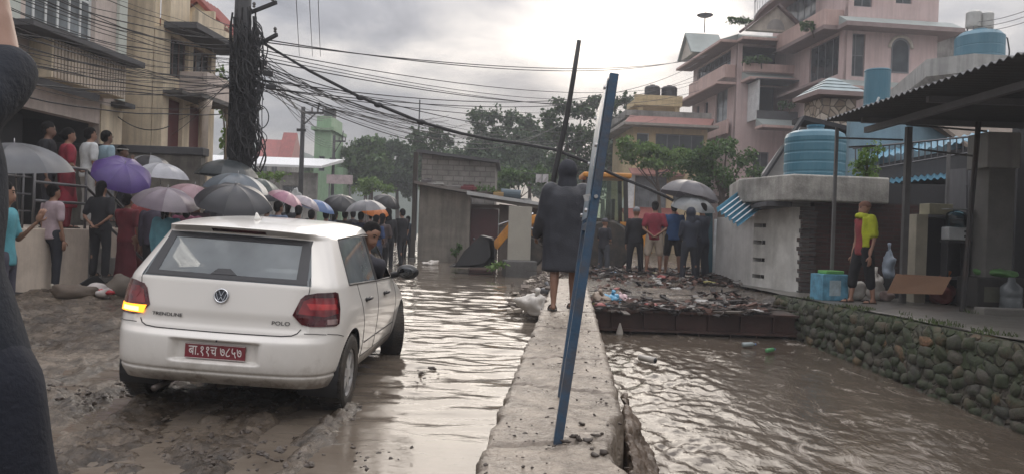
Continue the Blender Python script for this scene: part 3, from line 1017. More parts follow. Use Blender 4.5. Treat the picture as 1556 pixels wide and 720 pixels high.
_t = N(nt, 'ShaderNodeBsdfTransparent'); _t.inputs['Color'].default_value = (.78, .83, .84, 1)
_d = N(nt, 'ShaderNodeBsdfTranslucent'); _d.inputs['Color'].default_value = (.62, .68, .70, 1)
_f = N(nt, 'ShaderNodeBsdfDiffuse'); _f.inputs['Color'].default_value = (.34, .38, .40, 1)
_a = N(nt, 'ShaderNodeAddShader'); L(nt, _d.outputs[0], _a.inputs[0]); L(nt, _f.outputs[0], _a.inputs[1])
_c = N(nt, 'ShaderNodeTexCoord'); _n = N(nt, 'ShaderNodeTexNoise', Scale=2.5, Detail=4.0); L(nt, _c.outputs['Object'], _n.inputs['Vector'])
_r = ramp(nt, _n.outputs['Fac'], [(.3, .26), (.7, .46)])
_m = N(nt, 'ShaderNodeMixShader'); L(nt, _r.outputs[0], _m.inputs['Fac']); L(nt, _t.outputs[0], _m.inputs[1]); L(nt, _a.outputs[0], _m.inputs[2])
_g = N(nt, 'ShaderNodeBsdfGlossy', Roughness=.03); _fr = N(nt, 'ShaderNodeFresnel', IOR=1.5)
_x = N(nt, 'ShaderNodeMixShader'); L(nt, _fr.outputs[0], _x.inputs['Fac']); L(nt, _m.outputs[0], _x.inputs[1]); L(nt, _g.outputs[0], _x.inputs[2])
L(nt, _x.outputs[0], out.inputs[0])
seatm = mat('seat_cloth', (0.035, 0.035, 0.04), 0.9)

# half cage, indices run rear centre -> round the corner -> along the side -> front centre
cage = [
 # R0 under edge
 [(0,.13,.265),(.38,.13,.265),(.62,.15,.265),(.72,.23,.265),(.755,.37,.265),(.765,.72,.265),(.765,1.65,.25),(.765,2.60,.25),(.755,3.20,.255),(.70,3.70,.25),(.40,3.84,.25),(0,3.88,.25)],
 # R1 lower bumper
 [(0,.035,.335),(.38,.04,.335),(.63,.085,.335),(.755,.20,.335),(.80,.38,.335),(.805,.72,.335),(.805,1.65,.325),(.805,2.60,.325),(.80,3.20,.335),(.74,3.74,.335),(.42,3.90,.335),(0,3.94,.335)],
 # R2 bumper face
 [(0,.0,.42),(.38,.008,.42),(.64,.06,.42),(.775,.19,.42),(.822,.38,.43),(.83,.72,.43),(.825,1.65,.43),(.825,2.60,.43),(.825,3.20,.43),(.755,3.76,.42),(.42,3.93,.42),(0,3.97,.42)],
 # R3 bumper top
 [(0,.012,.60),(.38,.02,.60),(.645,.07,.60),(.78,.20,.60),(.828,.38,.61),(.84,.72,.62),(.84,1.65,.62),(.84,2.60,.62),(.835,3.20,.60),(.75,3.76,.60),(.42,3.93,.60),(0,3.965,.60)],
 # R3b shelf above bumper
 [(0,.055,.645),(.38,.06,.645),(.645,.10,.645),(.78,.215,.65),(.829,.39,.655),(.842,.72,.67),(.842,1.65,.68),(.842,2.60,.68),(.835,3.20,.66),(.745,3.75,.66),(.42,3.91,.66),(0,3.945,.66)],
 # R4 tail-lamp height
 [(0,.075,.80),(.38,.083,.80),(.645,.125,.80),(.775,.24,.80),(.828,.41,.81),(.84,.72,.82),(.838,1.65,.81),(.836,2.60,.79),(.82,3.15,.77),(.70,3.60,.74),(.40,3.76,.75),(0,3.80,.76)],
 # R5 belt line
 [(0,.115,1.005),(.38,.122,1.005),(.62,.158,1.0),(.715,.235,.998),(.772,.36,.995),(.795,.58,.988),(.808,1.65,.955),(.80,2.52,.93),(.735,2.86,.925),(.60,3.02,.94),(.40,3.08,.95),(0,3.11,.955)],
 # R6 top of glass
 [(0,.375,1.335),(.35,.383,1.335),(.525,.42,1.325),(.580,.49,1.325),(.618,.59,1.33),(.640,.74,1.342),(.655,1.65,1.365),(.64,2.20,1.345),(.60,2.32,1.345),(.50,2.36,1.36),(.36,2.39,1.37),(0,2.42,1.378)],
 # R7 roof edge / spoiler lip
 [(0,.300,1.385),(.35,.308,1.382),(.525,.35,1.370),(.563,.46,1.376),(.588,.60,1.388),(.602,.76,1.398),(.622,1.65,1.420),(.60,2.12,1.405),(.565,2.22,1.405),(.48,2.25,1.415),(.34,2.28,1.42),(0,2.30,1.425)],
 # R8 roof
 [(0,.52,1.432),(.30,.53,1.428),(.44,.56,1.416),(.475,.63,1.418),(.49,.74,1.426),(.50,.90,1.436),(.52,1.6,1.456),(.51,1.95,1.448),(.48,2.02,1.446),(.40,2.05,1.449),(.28,2.07,1.452),(0,2.08,1.456)],
 # R9 roof middle
 [(0,.85,1.452),(.15,.87,1.450),(.28,.90,1.448),(.32,.95,1.450),(.33,1.02,1.452),(.33,1.15,1.458),(.34,1.5,1.468),(.33,1.72,1.467),(.31,1.76,1.466),(.26,1.79,1.467),(.18,1.81,1.468),(0,1.82,1.469)],
]
NI = len(cage[0])
bm = bmesh.new()
cr = bm.edges.layers.float.new('crease_edge')
vr = [[bm.verts.new(p) for p in ring] for ring in cage]
GLASS_REAR = {(6, 0), (6, 1)}
GLASS_SIDE_R = {(6, 5)}
GLASS_SIDE_F = {(6, 6)}
GLASS_FRONT = {(6, 8), (6, 9), (6, 10)}
facemat = {}
for k in range(len(cage) - 1):
    for i in range(NI - 1):
        f = bm.faces.new((vr[k][i], vr[k][i + 1], vr[k + 1][i + 1], vr[k + 1][i]))
        f.material_index = 1 if (k, i) in GLASS_REAR else 2 if (k, i) in GLASS_SIDE_R else 3 if (k, i) in GLASS_SIDE_F else 4 if (k, i) in GLASS_FRONT else 0
# roof cap: fan of quads/tri over the middle ring
top = [bm.verts.new((0, y, 1.467)) for y in (1.05, 1.55)]
r9 = vr[-1]
bm.faces.new((r9[0], r9[1], r9[2], top[0])); bm.faces.new((top[0], r9[2], r9[3], r9[4])); bm.faces.new((top[0], r9[4], r9[5]))
bm.faces.new((top[0], r9[5], r9[6], top[1])); bm.faces.new((top[1], r9[6], r9[7], r9[8])); bm.faces.new((top[1], r9[8], r9[9], r9[10])); bm.faces.new((top[1], r9[10], r9[11]))
bm.edges.ensure_lookup_table()
def crease(k0, i0, k1, i1, c):
    e = bm.edges.get((vr[k0][i0], vr[k1][i1]))
    if e: e[cr] = c
for i in range(NI - 1):
    crease(7, i, 7, i + 1, .75); crease(6, i, 6, i + 1, .55)
    crease(0, i, 0, i + 1, .6)
for i in range(3):
    crease(8, i, 8, i + 1, .6); crease(3, i, 3, i + 1, .45); crease(4, i, 4, i + 1, .45)
    crease(1, i, 1, i + 1, .3)
for i in (3, 4):
    crease(3, i, 3, i + 1, .25)
for i in range(4, 8):
    crease(5, i, 5, i + 1, .22)
for i in (2, 5, 6, 7, 8):
    crease(6, i, 7, i, .55)
# mirror
geom = bm.verts[:] + bm.edges[:] + bm.faces[:]
ret = bmesh.ops.mirror(bm, geom=geom, axis='X', merge_dist=0.0005)
bmesh.ops.remove_doubles(bm, verts=bm.verts[:], dist=0.0005)
bmesh.ops.recalc_face_normals(bm, faces=bm.faces[:])
me = bpy.data.meshes.new('cage'); bm.to_mesh(me); bm.free()
for k in range(5):
    me.materials.append(paint)
shell = eval_mods(me, [('SUBSURF', dict(levels=4, render_levels=4))])
bm = bmesh.new(); bm.from_mesh(shell)
bmesh.ops.recalc_face_normals(bm, faces=bm.faces[:])
# number-plate recess and the small moulding line under it
for v in bm.verts:
    p = v.co
    if p.y < .3 and abs(p.x) < .45:
        a = sstep(.312, .288, abs(p.x)) * sstep(.432, .446, p.z) * sstep(.592, .578, p.z)
        p.y += .052 * a
    if p.y < .5 and .30 < p.z < .42:
        p.y += .012 * exp(-((p.z - .365) / .010) ** 2)
        if abs(p.x) > .7: p.x -= math.copysign(.008, p.x) * exp(-((p.z - .365) / .010) ** 2)
    # tail-gate shoulder below the glass
    if p.y < .3 and abs(p.x) < .62 and .66 < p.z < .99:
        p.y += .010 * sstep(.80, .72, p.z) * sstep(.66, .70, p.z)
WHEELS = [(.745, .68), (.745, 3.15)]
WR = .305
for (wxx, wy) in WHEELS:
    R = .352
    dl = []
    for f in bm.faces:
        if all(abs(v.co.x) > .5 and (v.co.y - wy) ** 2 + (v.co.z - WR) ** 2 < R * R for v in f.verts):
            dl.append(f)
    bmesh.ops.delete(bm, geom=dl, context='FACES')
    for v in bm.verts:
        if abs(v.co.x) > .5:
            d = sqrt((v.co.y - wy) ** 2 + (v.co.z - WR) ** 2)
            if d < R and d > 1e-4:
                s_ = R / d
                v.co.y = wy + (v.co.y - wy) * s_; v.co.z = WR + (v.co.z - WR) * s_
full = bpy.data.meshes.new('full'); bm.to_mesh(full)
bvh = BVHTree.FromBMesh(bm)
def split_mat(name, idx, mt, parent):
    b2 = bm.copy()
    bmesh.ops.delete(b2, geom=[f for f in b2.faces if f.material_index not in idx], context='FACES')
    for f in b2.faces:
        f.material_index = 0; f.smooth = True
    m_ = bpy.data.meshes.new(name); b2.to_mesh(m_); b2.free()
    m_.materials.clear(); m_.materials.append(mt)
    return link(name, m_, parent)
body = split_mat('body', (0,), paint, car)
rear_glass = split_mat('rear_window', (1,), fog, car)
windshield = split_mat('windshield', (4,), glass_mat('clear_glass', (0.75, 0.8, 0.8), 0.02), car)
def split_side(name, idx, side):
    b2 = bm.copy()
    bmesh.ops.delete(b2, geom=[f for f in b2.faces if f.material_index != idx or f.calc_center_median().x * side < 0], context='FACES')
    for f in b2.faces:
        f.material_index = 0; f.smooth = True
    m_ = bpy.data.meshes.new(name); b2.to_mesh(m_); b2.free()
    m_.materials.clear(); m_.materials.append(fog if idx == 2 else tint)
    return link(name, m_, car)
side_glass = {}
for idx in (2, 3):
    for side in (1, -1):
        if idx == 3 and side == 1:
            continue       # the driver's window is wound down
        side_glass[(idx, side)] = split_side('side_window', idx, side)

# ---- things laid on the skin
def cast(o, d):
    h = bvh.ray_cast(V(o), V(d).normalized())
    return h[0], h[1]
def patch(name, poly, tofn, mt, parent, off=.004, step=.02, skirt=.012):
    """polygon in a 2D chart, dropped on to the body skin, with a rim"""
    pts, n = [], len(poly)
    for i in range(n):
        a, b_ = V((*poly[i], 0)), V((*poly[(i + 1) % n], 0))
        k = max(1, int((b_ - a).length / step))
        for j in range(k):
            pts.append((a + (b_ - a) * j / k).to_2d())
    nb = len(pts)
    edges = [(i, (i + 1) % nb) for i in range(nb)]
    x0, x1 = min(p.x for p in pts), max(p.x for p in pts)
    y0, y1 = min(p.y for p in pts), max(p.y for p in pts)
    def inside(q):
        c = False
        for i in range(nb):
            a, b_ = pts[i], pts[(i + 1) % nb]
            if (a.y > q.y) != (b_.y > q.y) and q.x < (b_.x - a.x) * (q.y - a.y) / (b_.y - a.y) + a.x:
                c = not c
        return c
    extra = []
    yy = y0 + step * .5
    while yy < y1:
        xx = x0 + step * .5
        while xx < x1:
            q = V((xx, yy))
            if inside(q) and min((q - p).length for p in pts) > step * .45:
                extra.append(q)
            xx += step
        yy += step
    res = geometry.delaunay_2d_cdt(pts + extra, edges, [list(range(nb))], 1, 1e-6)
    vs_, fs_ = res[0], res[2]
    out3, ok = [], []
    for q in vs_:
        o_, d_ = tofn(q.x, q.y)
        h, nrm = cast(o_, d_)
        if h is None:
            h, nrm = V(o_) + V(d_).normalized() * 1.0, -V(d_)
        if nrm.dot(V(d_)) > 0: nrm = -nrm
        out3.append(h + nrm * off); ok.append(nrm)
    mb_ = MB()
    nv0 = len(out3)
    mb_.add(out3, [tuple(f) for f in fs_])
    # rim
    cnt = {}
    for f in fs_:
        for i in range(len(f)):
            e = (f[i], f[(i + 1) % len(f)])
            cnt[frozenset(e)] = cnt.get(frozenset(e), []) + [e]
    for k, es in cnt.items():
        if len(es) == 1:
            a, b_ = es[0]
            mb_.add([out3[a], out3[b_], out3[b_] - ok[b_] * skirt, out3[a] - ok[a] * skirt], [(1, 0, 3, 2)])
    me_ = mb_.mesh(name); recalc(me_); me_.materials.append(mt)
    return link(name, me_, parent, smooth=False)
rear_chart = lambda x, z: ((x, -1, z), (0, 1, 0))
side_chart = lambda s: (lambda y, z: ((s * 2, y, z), (-s, 0, 0)))
def corner_chart(s):
    def f(a, z):
        t = radians(a)
        d = V((s * sin(t), -cos(t), 0))
        o_ = V((s * .35, .60, z)) + d * 2
        return (o_, -d)
    return f
def gap(name, pts, chart, r=.0032, mt=gapm, parent=car, off=0.0, step=.02):
    out3 = []
    for i in range(len(pts) - 1):
        a, b_ = V((*pts[i], 0)), V((*pts[i + 1], 0))
        k = max(1, int((b_ - a).length / step))
        for j in range(k + (i == len(pts) - 2)):
            q = a + (b_ - a) * j / k
            o_, d_ = chart(q.x, q.y)
            h, nrm = cast(o_, d_)
            if h is not None:
                out3.append(h + nrm * off)
    if len(out3) < 2: return None
    return MB().tube(out3, r, 5).build(name, mt, parent, smooth=True)

# tail lamps (degrees round the corner, height)
def lens_mat(name, col):
    mt_, nt_, o_ = new_mat(name)
    b_ = N(nt_, 'ShaderNodeBsdfPrincipled', Roughness=.12)
    b_.inputs['Coat Weight'].default_value = 1
    t_ = N(nt_, 'ShaderNodeTexCoord')
    v_ = N(nt_, 'ShaderNodeTexNoise', Scale=7.0, Detail=2.0); L(nt_, t_.outputs['Object'], v_.inputs['Vector'])
    r_ = ramp(nt_, v_.outputs['Fac'], [(.35, [c * .45 for c in col]), (.65, [c * 1.5 for c in col])])
    L(nt_, r_.outputs[0], b_.inputs['Base Color'])
    L(nt_, b_.outputs[0], o_.inputs[0])
    return mt_
redl = lens_mat('red_lens', (.20, .012, .016)); darkred = lens_mat('dark_red_lens', (.07, .008, .012)); brightred = lens_mat('bright_red_lens', (.42, .03, .03))
clearl = lens_mat('clear_lens', (.30, .20, .19))
amber = emit_mat('amber_lamp', (1.0, .30, .025), 2.6)
amber_hot = emit_mat('amber_bulb', (1.0, .50, .12), 5.0)
LAMP = [(18, .80), (23.5, .915), (27, .945), (36, .962), (54, .965), (58, .955), (59, .84), (57, .735), (53, .722), (31, .722), (25, .735)]
for s in (1, -1):
    lp = patch('tail_light', [(a, z * 1.0) for a, z in [(a, z) for a, z in LAMP]], corner_chart(s), darkred, car, off=.008, step=1.0 * .02 * 50, skirt=.02) if False else None
    # chart is degrees x metres: rescale degrees to metres for even triangles
    def ch(u, z, s=s):
        return corner_chart(s)(u / .0105, z)
    sc = lambda pl: [(a * .0105, z) for a, z in pl]
    lp = patch('tail_light', sc(LAMP), ch, darkred, car, off=.007, step=.018, skirt=.02)
    mid = [(22, .81), (26, .90), (31, .925), (55, .925), (55.5, .81), (42, .79)]
    patch('brake_lens', sc(mid), ch, redl, lp, off=.0095, step=.018, skirt=.004)
    bar_ = [(28, .885), (53, .878), (53, .84), (31, .84)]
    patch('brake_bar', sc(bar_), ch, redl if s < 0 else brightred, lp, off=.0120, step=.018, skirt=.004)
    if s > 0:
        patch('reverse_lens', sc([(44, .735), (54, .735), (54.5, .772), (44, .772)]), ch, clearl, lp, off=.0105, step=.016, skirt=.004)
        patch('fog_lens', sc([(29, .738), (41, .738), (41, .765), (27, .765)]), ch, darkred, lp, off=.0105, step=.016, skirt=.004)
    else:
        patch('turn_signal', sc([(23, .737), (55, .735), (56, .785), (20.5, .795)]), ch, amber, lp, off=.0115, step=.014, skirt=.004)
        patch('bulb_glow', sc([(27, .745), (44, .745), (44, .775), (27, .776)]), ch, amber_hot, lp, off=.0135, step=.014, skirt=.004)
# rear glass surround, third brake light, wiper
patch('glass_border', [(-.585, 1.012), (.585, 1.012), (.575, 1.045), (-.575, 1.045)], rear_chart, black, car, off=.003)
patch('glass_border', [(-.535, 1.285), (.535, 1.285), (.535, 1.322), (-.535, 1.322)], rear_chart, black, car, off=.003)
for s in (1, -1):
    patch('glass_border', [(s * .50, 1.045), (s * .578, 1.045), (s * .535, 1.285), (s * .470, 1.285)], rear_chart, black, car, off=.003)
patch('wiper_base', [(-.11, 1.045), (-.07, 1.083), (.02, 1.085), (.08, 1.045)], rear_chart, black, car, off=.006)
patch('high_brake_light', [(-.20, 1.347), (.20, 1.347), (.20, 1.366), (-.20, 1.366)], rear_chart, darkred, car, off=.003)
# tail-gate gap
gap('tailgate_gap', [(-.575, .70), (-.555, .672), (-.52, .655), (-.45, .648), (0, .645), (.45, .648), (.52, .655), (.555, .672), (.575, .70)], rear_chart, .0042)
for s in (1, -1):
    gap('tailgate_gap', [(s * .60, .925), (s * .607, .985), (s * .592, 1.06)], rear_chart, .0032)
    gap('bumper_gap', [(s * .60, .672), (s * .66, .672), (s * .74, .665)], rear_chart, .003)
    side = side_chart(s)
    gap('bumper_gap', [(.20, .668), (.30, .655), (.40, .632)], side, .003)
    gap('door_gap', [(.86, 1.00), (.90, .90), (.98, .78), (1.06, .66), (1.09, .50), (1.09, .36)], side, .0034)
    gap('door_gap', [(1.64, .97), (1.66, .70), (1.64, .36)], side, .0034)
    gap('door_gap', [(2.62, .93), (2.66, .70), (2.62, .36)], side, .0034)
    gap('door_gap', [(1.09, .36), (2.62, .35)], side, .0034)
    patch('pillar_trim', [(1.605, .958), (1.695, .958), (1.69, 1.355), (1.61, 1.355)], side, black, car, off=.004)
    gap('window_seal', [(.60, 1.0), (1.1, .982), (1.65, .962), (2.1, .95), (2.50, .938)], side, .009, black)
    gap('window_trim', [(.60, 1.0), (.65, 1.12), (.71, 1.27), (.75, 1.337), (1.1, 1.352), (1.65, 1.37), (2.0, 1.362), (2.18, 1.35)], side, .007, black)
    gap('side_moulding', [(1.14, .475), (1.63, .472)], side, .006)
    gap('side_moulding', [(1.68, .472), (2.60, .468)], side, .006)
    for (hy, hz) in [(1.17, .845), (2.02, .825)]:
        h, nrm = cast((s * 2, hy, hz), (-s, 0, 0))
        hm = MB()
        hm.ell((h.x - s * .004, hy - .03, hz - .012), (.012, .055, .026), 12, 8)
        hd = hm.build('door_handle', gapm, car, smooth=True)
        hb = MB().tube([(h.x + s * .004, hy - .085, hz), (h.x + s * .03, hy - .06, hz + .004), (h.x + s * .033, hy, hz + .005), (h.x + s * .03, hy + .05, hz + .004), (h.x + s * .004, hy + .075, hz)], [.012, .014, .015, .014, .012], 8)
        hb.build('handle_grip', black, hd, smooth=True)
    # mirror
    mm_ = MB()
    mm_.ell((s * .965, 2.50, 1.005), (.115, .075, .078), 16, 10)
    mm_.tube([(s * .80, 2.52, .955), (s * .90, 2.51, .985)], [.035, .03], 8)
    mo = mm_.build('side_mirror', black, car, smooth=True)
    MB().ell((s * .965, 2.432, 1.005), (.080, .006, .050), 14, 8).build('mirror_glass', mat('mirror_dark', (.12, .125, .13), .08, metal=1.0, bump=0), mo, smooth=True)
    # arch liner
    for (wxx, wy) in WHEELS:
        al = MB()
        seg = 20
        for i in range(seg):
            a0, a1 = pi * (-.12 + 1.24 * i / seg), pi * (-.12 + 1.24 * (i + 1) / seg)
            r0 = .352
            p = [(s * xx, wy + r0 * cos(a), WR + r0 * sin(a)) for a, xx in ((a0, .815), (a1, .815), (a1, .52), (a0, .52))]
            al.add(p, [(0, 1, 2, 3)])
            al.add([(s * .52, wy, WR), (s * .52, wy + r0 * cos(a0), WR + r0 * sin(a0)), (s * .52, wy + r0 * cos(a1), WR + r0 * sin(a1))], [(0, 1, 2)])
        al.build('wheel_arch', black, car)
# emblem: ring with the interlaced letters
em = thing_c = bpy.data.objects.new('emblem', None); COL.objects.link(em); em.parent = car
h, nrm = cast((0, -1, .900), (0, 1, 0))
em.location = h + V((0, -.006, 0))
tl = atan2(-nrm.z, -nrm.y) if False else 0
em.rotation_euler = (radians(-9), 0, 0)
disc = MB().lathe([(0.001, .004), (.052, .004), (.052, -.002), (.001, -.002)], n=32, axis='y').build('badge_disc', mat('badge_dark', (.035, .04, .05), .25, bump=0), em, smooth=False)
ringp = [(.047 * cos(2 * pi * i / 36), -.004, .047 * sin(2 * pi * i / 36)) for i in range(37)]
MB().tube(ringp, .0065, 8, cap=False).build('badge_ring', chrome, em, smooth=True)
lt = MB()
def stroke(pl, w=.0085):
    for a, b_ in zip(pl[:-1], pl[1:]):
        lt.beam((a[0], -.004, a[1]), (b_[0], -.0045, b_[1]), w, .005)
stroke([(-.020, .038), (0, -.001), (.020, .038)])
stroke([(-.038, .022), (-.017, -.034), (0, .004 - .012), (.017, -.034), (.038, .022)])
lt.build('badge_letters', chrome, em)
# writing
def text_mesh(body_, size, ext=.0015):
    cu = bpy.data.curves.new('t', 'FONT')
    cu.body = body_; cu.size = size; cu.extrude = ext; cu.align_x = 'CENTER'; cu.align_y = 'CENTER'
    o_ = bpy.data.objects.new('t', cu); COL.objects.link(o_)
    dg = bpy.context.evaluated_depsgraph_get(); dg.update()
    me_ = bpy.data.meshes.new_from_object(o_.evaluated_get(dg), depsgraph=dg)
    bpy.data.objects.remove(o_); bpy.data.curves.remove(cu)
    return me_
def stick_text(name, s_, size, x, z, mt, parent, off=.003, ext=.0015, tilt=0, sx=1.0):
    me_ = text_mesh(s_, size, ext)
    me_.materials.clear(); me_.materials.append(mt)
    h, nrm = cast((x, -1, z), (0, 1, 0))
    o_ = link(name, me_, parent)
    o_.location = h + V((0, -off, 0))
    ang = atan2(nrm.x, -nrm.y)
    o_.rotation_euler = (radians(90 - tilt), 0, -ang if False else ang)
    o_.scale = (sx, 1, 1)
    return o_
badge = mat('badge_grey', (.05, .05, .055), .3, metal=.6, bump=0)
stick_text('model_badge', 'POLO', .038, .435, .735, badge, car, tilt=6, sx=1.3)
stick_text('trim_badge', 'TRENDLINE', .034, -.375, .742, badge, car, tilt=6, sx=1.25)
# number plate
ph, _n = cast((0, -1, .507), (0, 1, 0))
pl = MB().box((0, ph.y - .012, .507), (.43, .008, .105)).build('number_plate', mat('plate_red', (.20, .022, .035), .4, bump=.05, dirt=(.12, .08, .06), dirt_amt=.5, dirt_scale=6), car, bevel=.003)
whitem = mat('plate_white', (.72, .68, .66), .5, bump=0)
for dz_, hh_ in ((.0495, .003), (-.0495, .003)):
    MB().box((0, ph.y - .0165, .507 + dz_), (.425, .002, hh_)).build('plate_border', whitem, pl)
me_ = text_mesh('बा.११च ७८५७', .088, .001)
me_.materials.clear(); me_.materials.append(whitem)
to = link('plate_lettering', me_, pl)
xs_ = [v.co.x for v in me_.vertices]; zs_ = [v.co.y for v in me_.vertices]
wid = max(xs_) - min(xs_); hei = max(zs_) - min(zs_)
kx, kz = .375 / wid, .070 / hei
to.scale = (kx, kz, 1)
to.location = (-(max(xs_) + min(xs_)) / 2 * kx, ph.y - .0172, .507 - (max(zs_) + min(zs_)) / 2 * kz)
to.rotation_euler = (radians(90), 0, 0)
MB().ell((0.02, ph.y - .055, .592), (.008, .008, .008), 8, 6).build('plate_screw', gapm, car, smooth=True)
# roof antenna
an = MB()
an.loft([[(.028 * cos(a), .72 + .055 * sin(a), 1.440) for a in [2 * pi * i / 12 for i in range(12)]],
         [(.018 * cos(a), .715 + .038 * sin(a), 1.462) for a in [2 * pi * i / 12 for i in range(12)]],
         [(.009 * cos(a), .70 + .022 * sin(a), 1.490) for a in [2 * pi * i / 12 for i in range(12)]],
         [(.003 * cos(a), .69 + .008 * sin(a), 1.502) for a in [2 * pi * i / 12 for i in range(12)]]])
an.build('antenna_fin', mat('antenna_white', (.70, .69, .66), .4, bump=0), car, smooth=True)
# interior
it = MB()
it.span((-.70, .45, .225), (.70, 3.1, .30))
it.build('floor_pan', black, car)
for x in (-.37, .37):
    sm = MB()
    sm.loft([[(x + .23 * cos(a), 1.62 + .10 * sin(a), .55) for a in [2 * pi * i / 12 for i in range(12)]],
             [(x + .24 * cos(a), 1.56 + .09 * sin(a), .80) for a in [2 * pi * i / 12 for i in range(12)]],
             [(x + .20 * cos(a), 1.49 + .07 * sin(a), 1.03) for a in [2 * pi * i / 12 for i in range(12)]],
             [(x + .12 * cos(a), 1.47 + .05 * sin(a), 1.07) for a in [2 * pi * i / 12 for i in range(12)]]])
    sm.box((x, 1.85, .52), (.46, .50, .16))
    st = sm.build('front_seat', seatm, car, smooth=False)
    MB().ell((x, 1.44, 1.15), (.125, .05, .085), 14, 10).build('headrest', seatm, st, smooth=True)
rs = MB(); rs.box((0, .92, .68), (1.18, .16, .55)); rs.box((0, 1.15, .48), (1.2, .5, .16))
rs.build('rear_seat', seatm, car, bevel=.05)
ds = MB(); ds.box((0, 2.72, .80), (1.36, .42, .22)); ds.build('dashboard', black, car, bevel=.05)
ps = MB(); ps.box((0, .58, .985), (1.15, .42, .02)); ps.build('parcel_shelf', black, car)
sw = [(.37 + .18 * cos(2 * pi * i / 24), 2.33 + .06 * sin(2 * pi * i / 24), .88 + .17 * sin(2 * pi * i / 24)) for i in range(25)]
MB().tube(sw, .014, 8, cap=False).build('steering_wheel', black, car, smooth=True)
MB().box((0, 2.24, 1.27), (.22, .03, .06)).build('interior_mirror', black, car, bevel=.01)
# wheels
def make_wheel(front, s):
    pivot = bpy.data.objects.new('wheel', None); COL.objects.link(pivot); pivot.parent = car
    pivot.location = (s * .742, 3.15 if front else .68, WR)
    if front:
        pivot.rotation_euler = (0, 0, radians(19))
    w = .0925
    ty = MB().lathe([(.185, -w * .8), (.19, -w * .95), (.25, -w * 1.02), (.285, -w * .92), (.300, -w * .70), (.304, -w * .3), (.304, w * .3), (.300, w * .70), (.285, w * .92), (.25, w * 1.02), (.19, w * .95), (.185, w * .8)], n=48, axis='x', cap=False)
    for k in range(60):
        a = 2 * pi * k / 60
        for q in (-1, 1):
            M_ = Matrix.Rotation(a, 3, 'X')
            ty.box(M_ @ V((q * .055, 0, .303)), (.05, .012, .008), M=M_)
    ty.build('tyre', rubber, pivot, smooth=False)
    rm = MB()
    rm.lathe([(.188, s * .06), (.182, s * .075), (.165, s * .066), (.155, s * .02), (.155, -s * .06)], n=40, axis='x', cap=False)
    rm.lathe([(.05, s * .055), (.045, s * .072), (.02, s * .076), (.001, s * .076)], n=20, axis='x')
    for k in range(6):
        a = 2 * pi * k / 6 + .3
        M_ = Matrix.Rotation(a, 3, 'X')
        pts_ = [M_ @ V((s * xx, yy, zz)) for xx, yy, zz in ((.072, -.024, .03), (.072, .024, .03), (.066, .042, .172), (.066, -.042, .172))]
        rm.extrude(pts_, V((-s * .02, 0, 0)))
    rm.build('rim', silver, pivot)
    MB().lathe([(.001, s * .0), (.15, s * .0), (.15, -s * .02), (.001, -s * .02)], n=24, axis='x').build('brake_disc', black, pivot)
    return pivot
for s in (1, -1):
    make_wheel(False, s); make_wheel(True, s)
MB().tube([(-.45, .12, .20), (-.45, .42, .21)], .022, 10).build('exhaust_pipe', mat('exhaust', (.12, .10, .09), .5, metal=.6), car, smooth=True)
bm.free()
# ================================================================== PEOPLE
SKIN = mat('skin_brown', (0.24, 0.13, 0.085), 0.55, var=.10, bump=.05)
SKIN_D = mat('skin_dark', (0.15, 0.082, 0.055), 0.55, var=.10, bump=.05)
HAIRM = mat('black_hair', (0.008, 0.007, 0.007), 0.75, bump=.8, bscale=120, spec=.12)
SANDAL = mat('sandal', (0.03, 0.026, 0.022), .7)
_cloth = {}
def cloth(col, rough=.85):
    k = tuple(round(c, 3) for c in col) + (rough,)
    if k not in _cloth:
        _cloth[k] = mat('cloth_%d' % len(_cloth), col, rough, var=.22, scale=6, bump=.25, bscale=70, spec=.3)
    return _cloth[k]

def pose_points(arms, lean=0.0, legs='stand', shoulder=1.0, head_turn=0.0):
    """joints of a 1 m tall figure, x to its right, y forwards"""
    J = dict(pelvis=V((0, 0, .53)), chest=V((0, .005 + lean * .5, .72)), neck=V((0, .0 + lean, .835)), head=V((0, .012 + lean * 1.1, .92)))
    for s, nm in ((1, 'r'), (-1, 'l')):
        J['sh' + nm] = V((s * .108 * shoulder, lean * .9, .805))
        J['hip' + nm] = V((s * .055, 0, .515))
        st = {'stand': (0.012, 0), 'apart': (.035, 0), 'step': (.015, s * .07), 'walk': (.008, -s * .10), 'sit': (0, 0)}[legs]
        if legs == 'sit':
            J['kn' + nm] = V((s * .075, .235, .53)); J['an' + nm] = V((s * .07, .26, .30))
        else:
          J['kn' + nm] = V((s * (.058 + st[0] * .6), st[1] * .55 + .012, .285))
          J['an' + nm] = V((s * (.058 + st[0]), st[1], .045))
        a = arms[0 if nm == 'r' else 1]
        sh = J['sh' + nm]
        E, Wr, Hd = a if not isinstance(a, str) else {
            'down': ((.030, -.012, -.185), (.030, .028, -.345), (0, .012, -1)),
            'away': ((.075, -.012, -.175), (.085, .03, -.335), (.1, .05, -1)),
            'behind': ((.045, -.050, -.180), (-.065, -.085, -.265), (-.8, -.15, -.5)),
            'umbrella': ((.015, .045, -.180), (-.045, .150, -.100), (-.1, .3, .9)),
            'phone': ((.020, .040, -.178), (-.040, .170, -.060), (-.2, .4, .9)),
            'face': ((.030, .075, -.150), (-.050, .125, -.010), (-.5, -.1, .9)),
            'front': ((.035, .010, -.182), (-.055, .110, -.235), (-.9, .4, -.1)),
            'crossed': ((.035, .020, -.178), (-.085, .105, -.180), (-1, .2, .1)),
            'raise': ((.130, .050, -.030), (.06, .14, .11), (-.2, .2, 1)),
            'forward': ((.02, .10, -.14), (.0, .24, -.10), (0, 1, .1)),
        }[a]
        e = sh + V((s * E[0], E[1], E[2])); w = sh + V((s * Wr[0], Wr[1], Wr[2]))
        J['el' + nm], J['wr' + nm] = e, w
        J['hd' + nm] = V((s * Hd[0], Hd[1], Hd[2])).normalized()
    return J

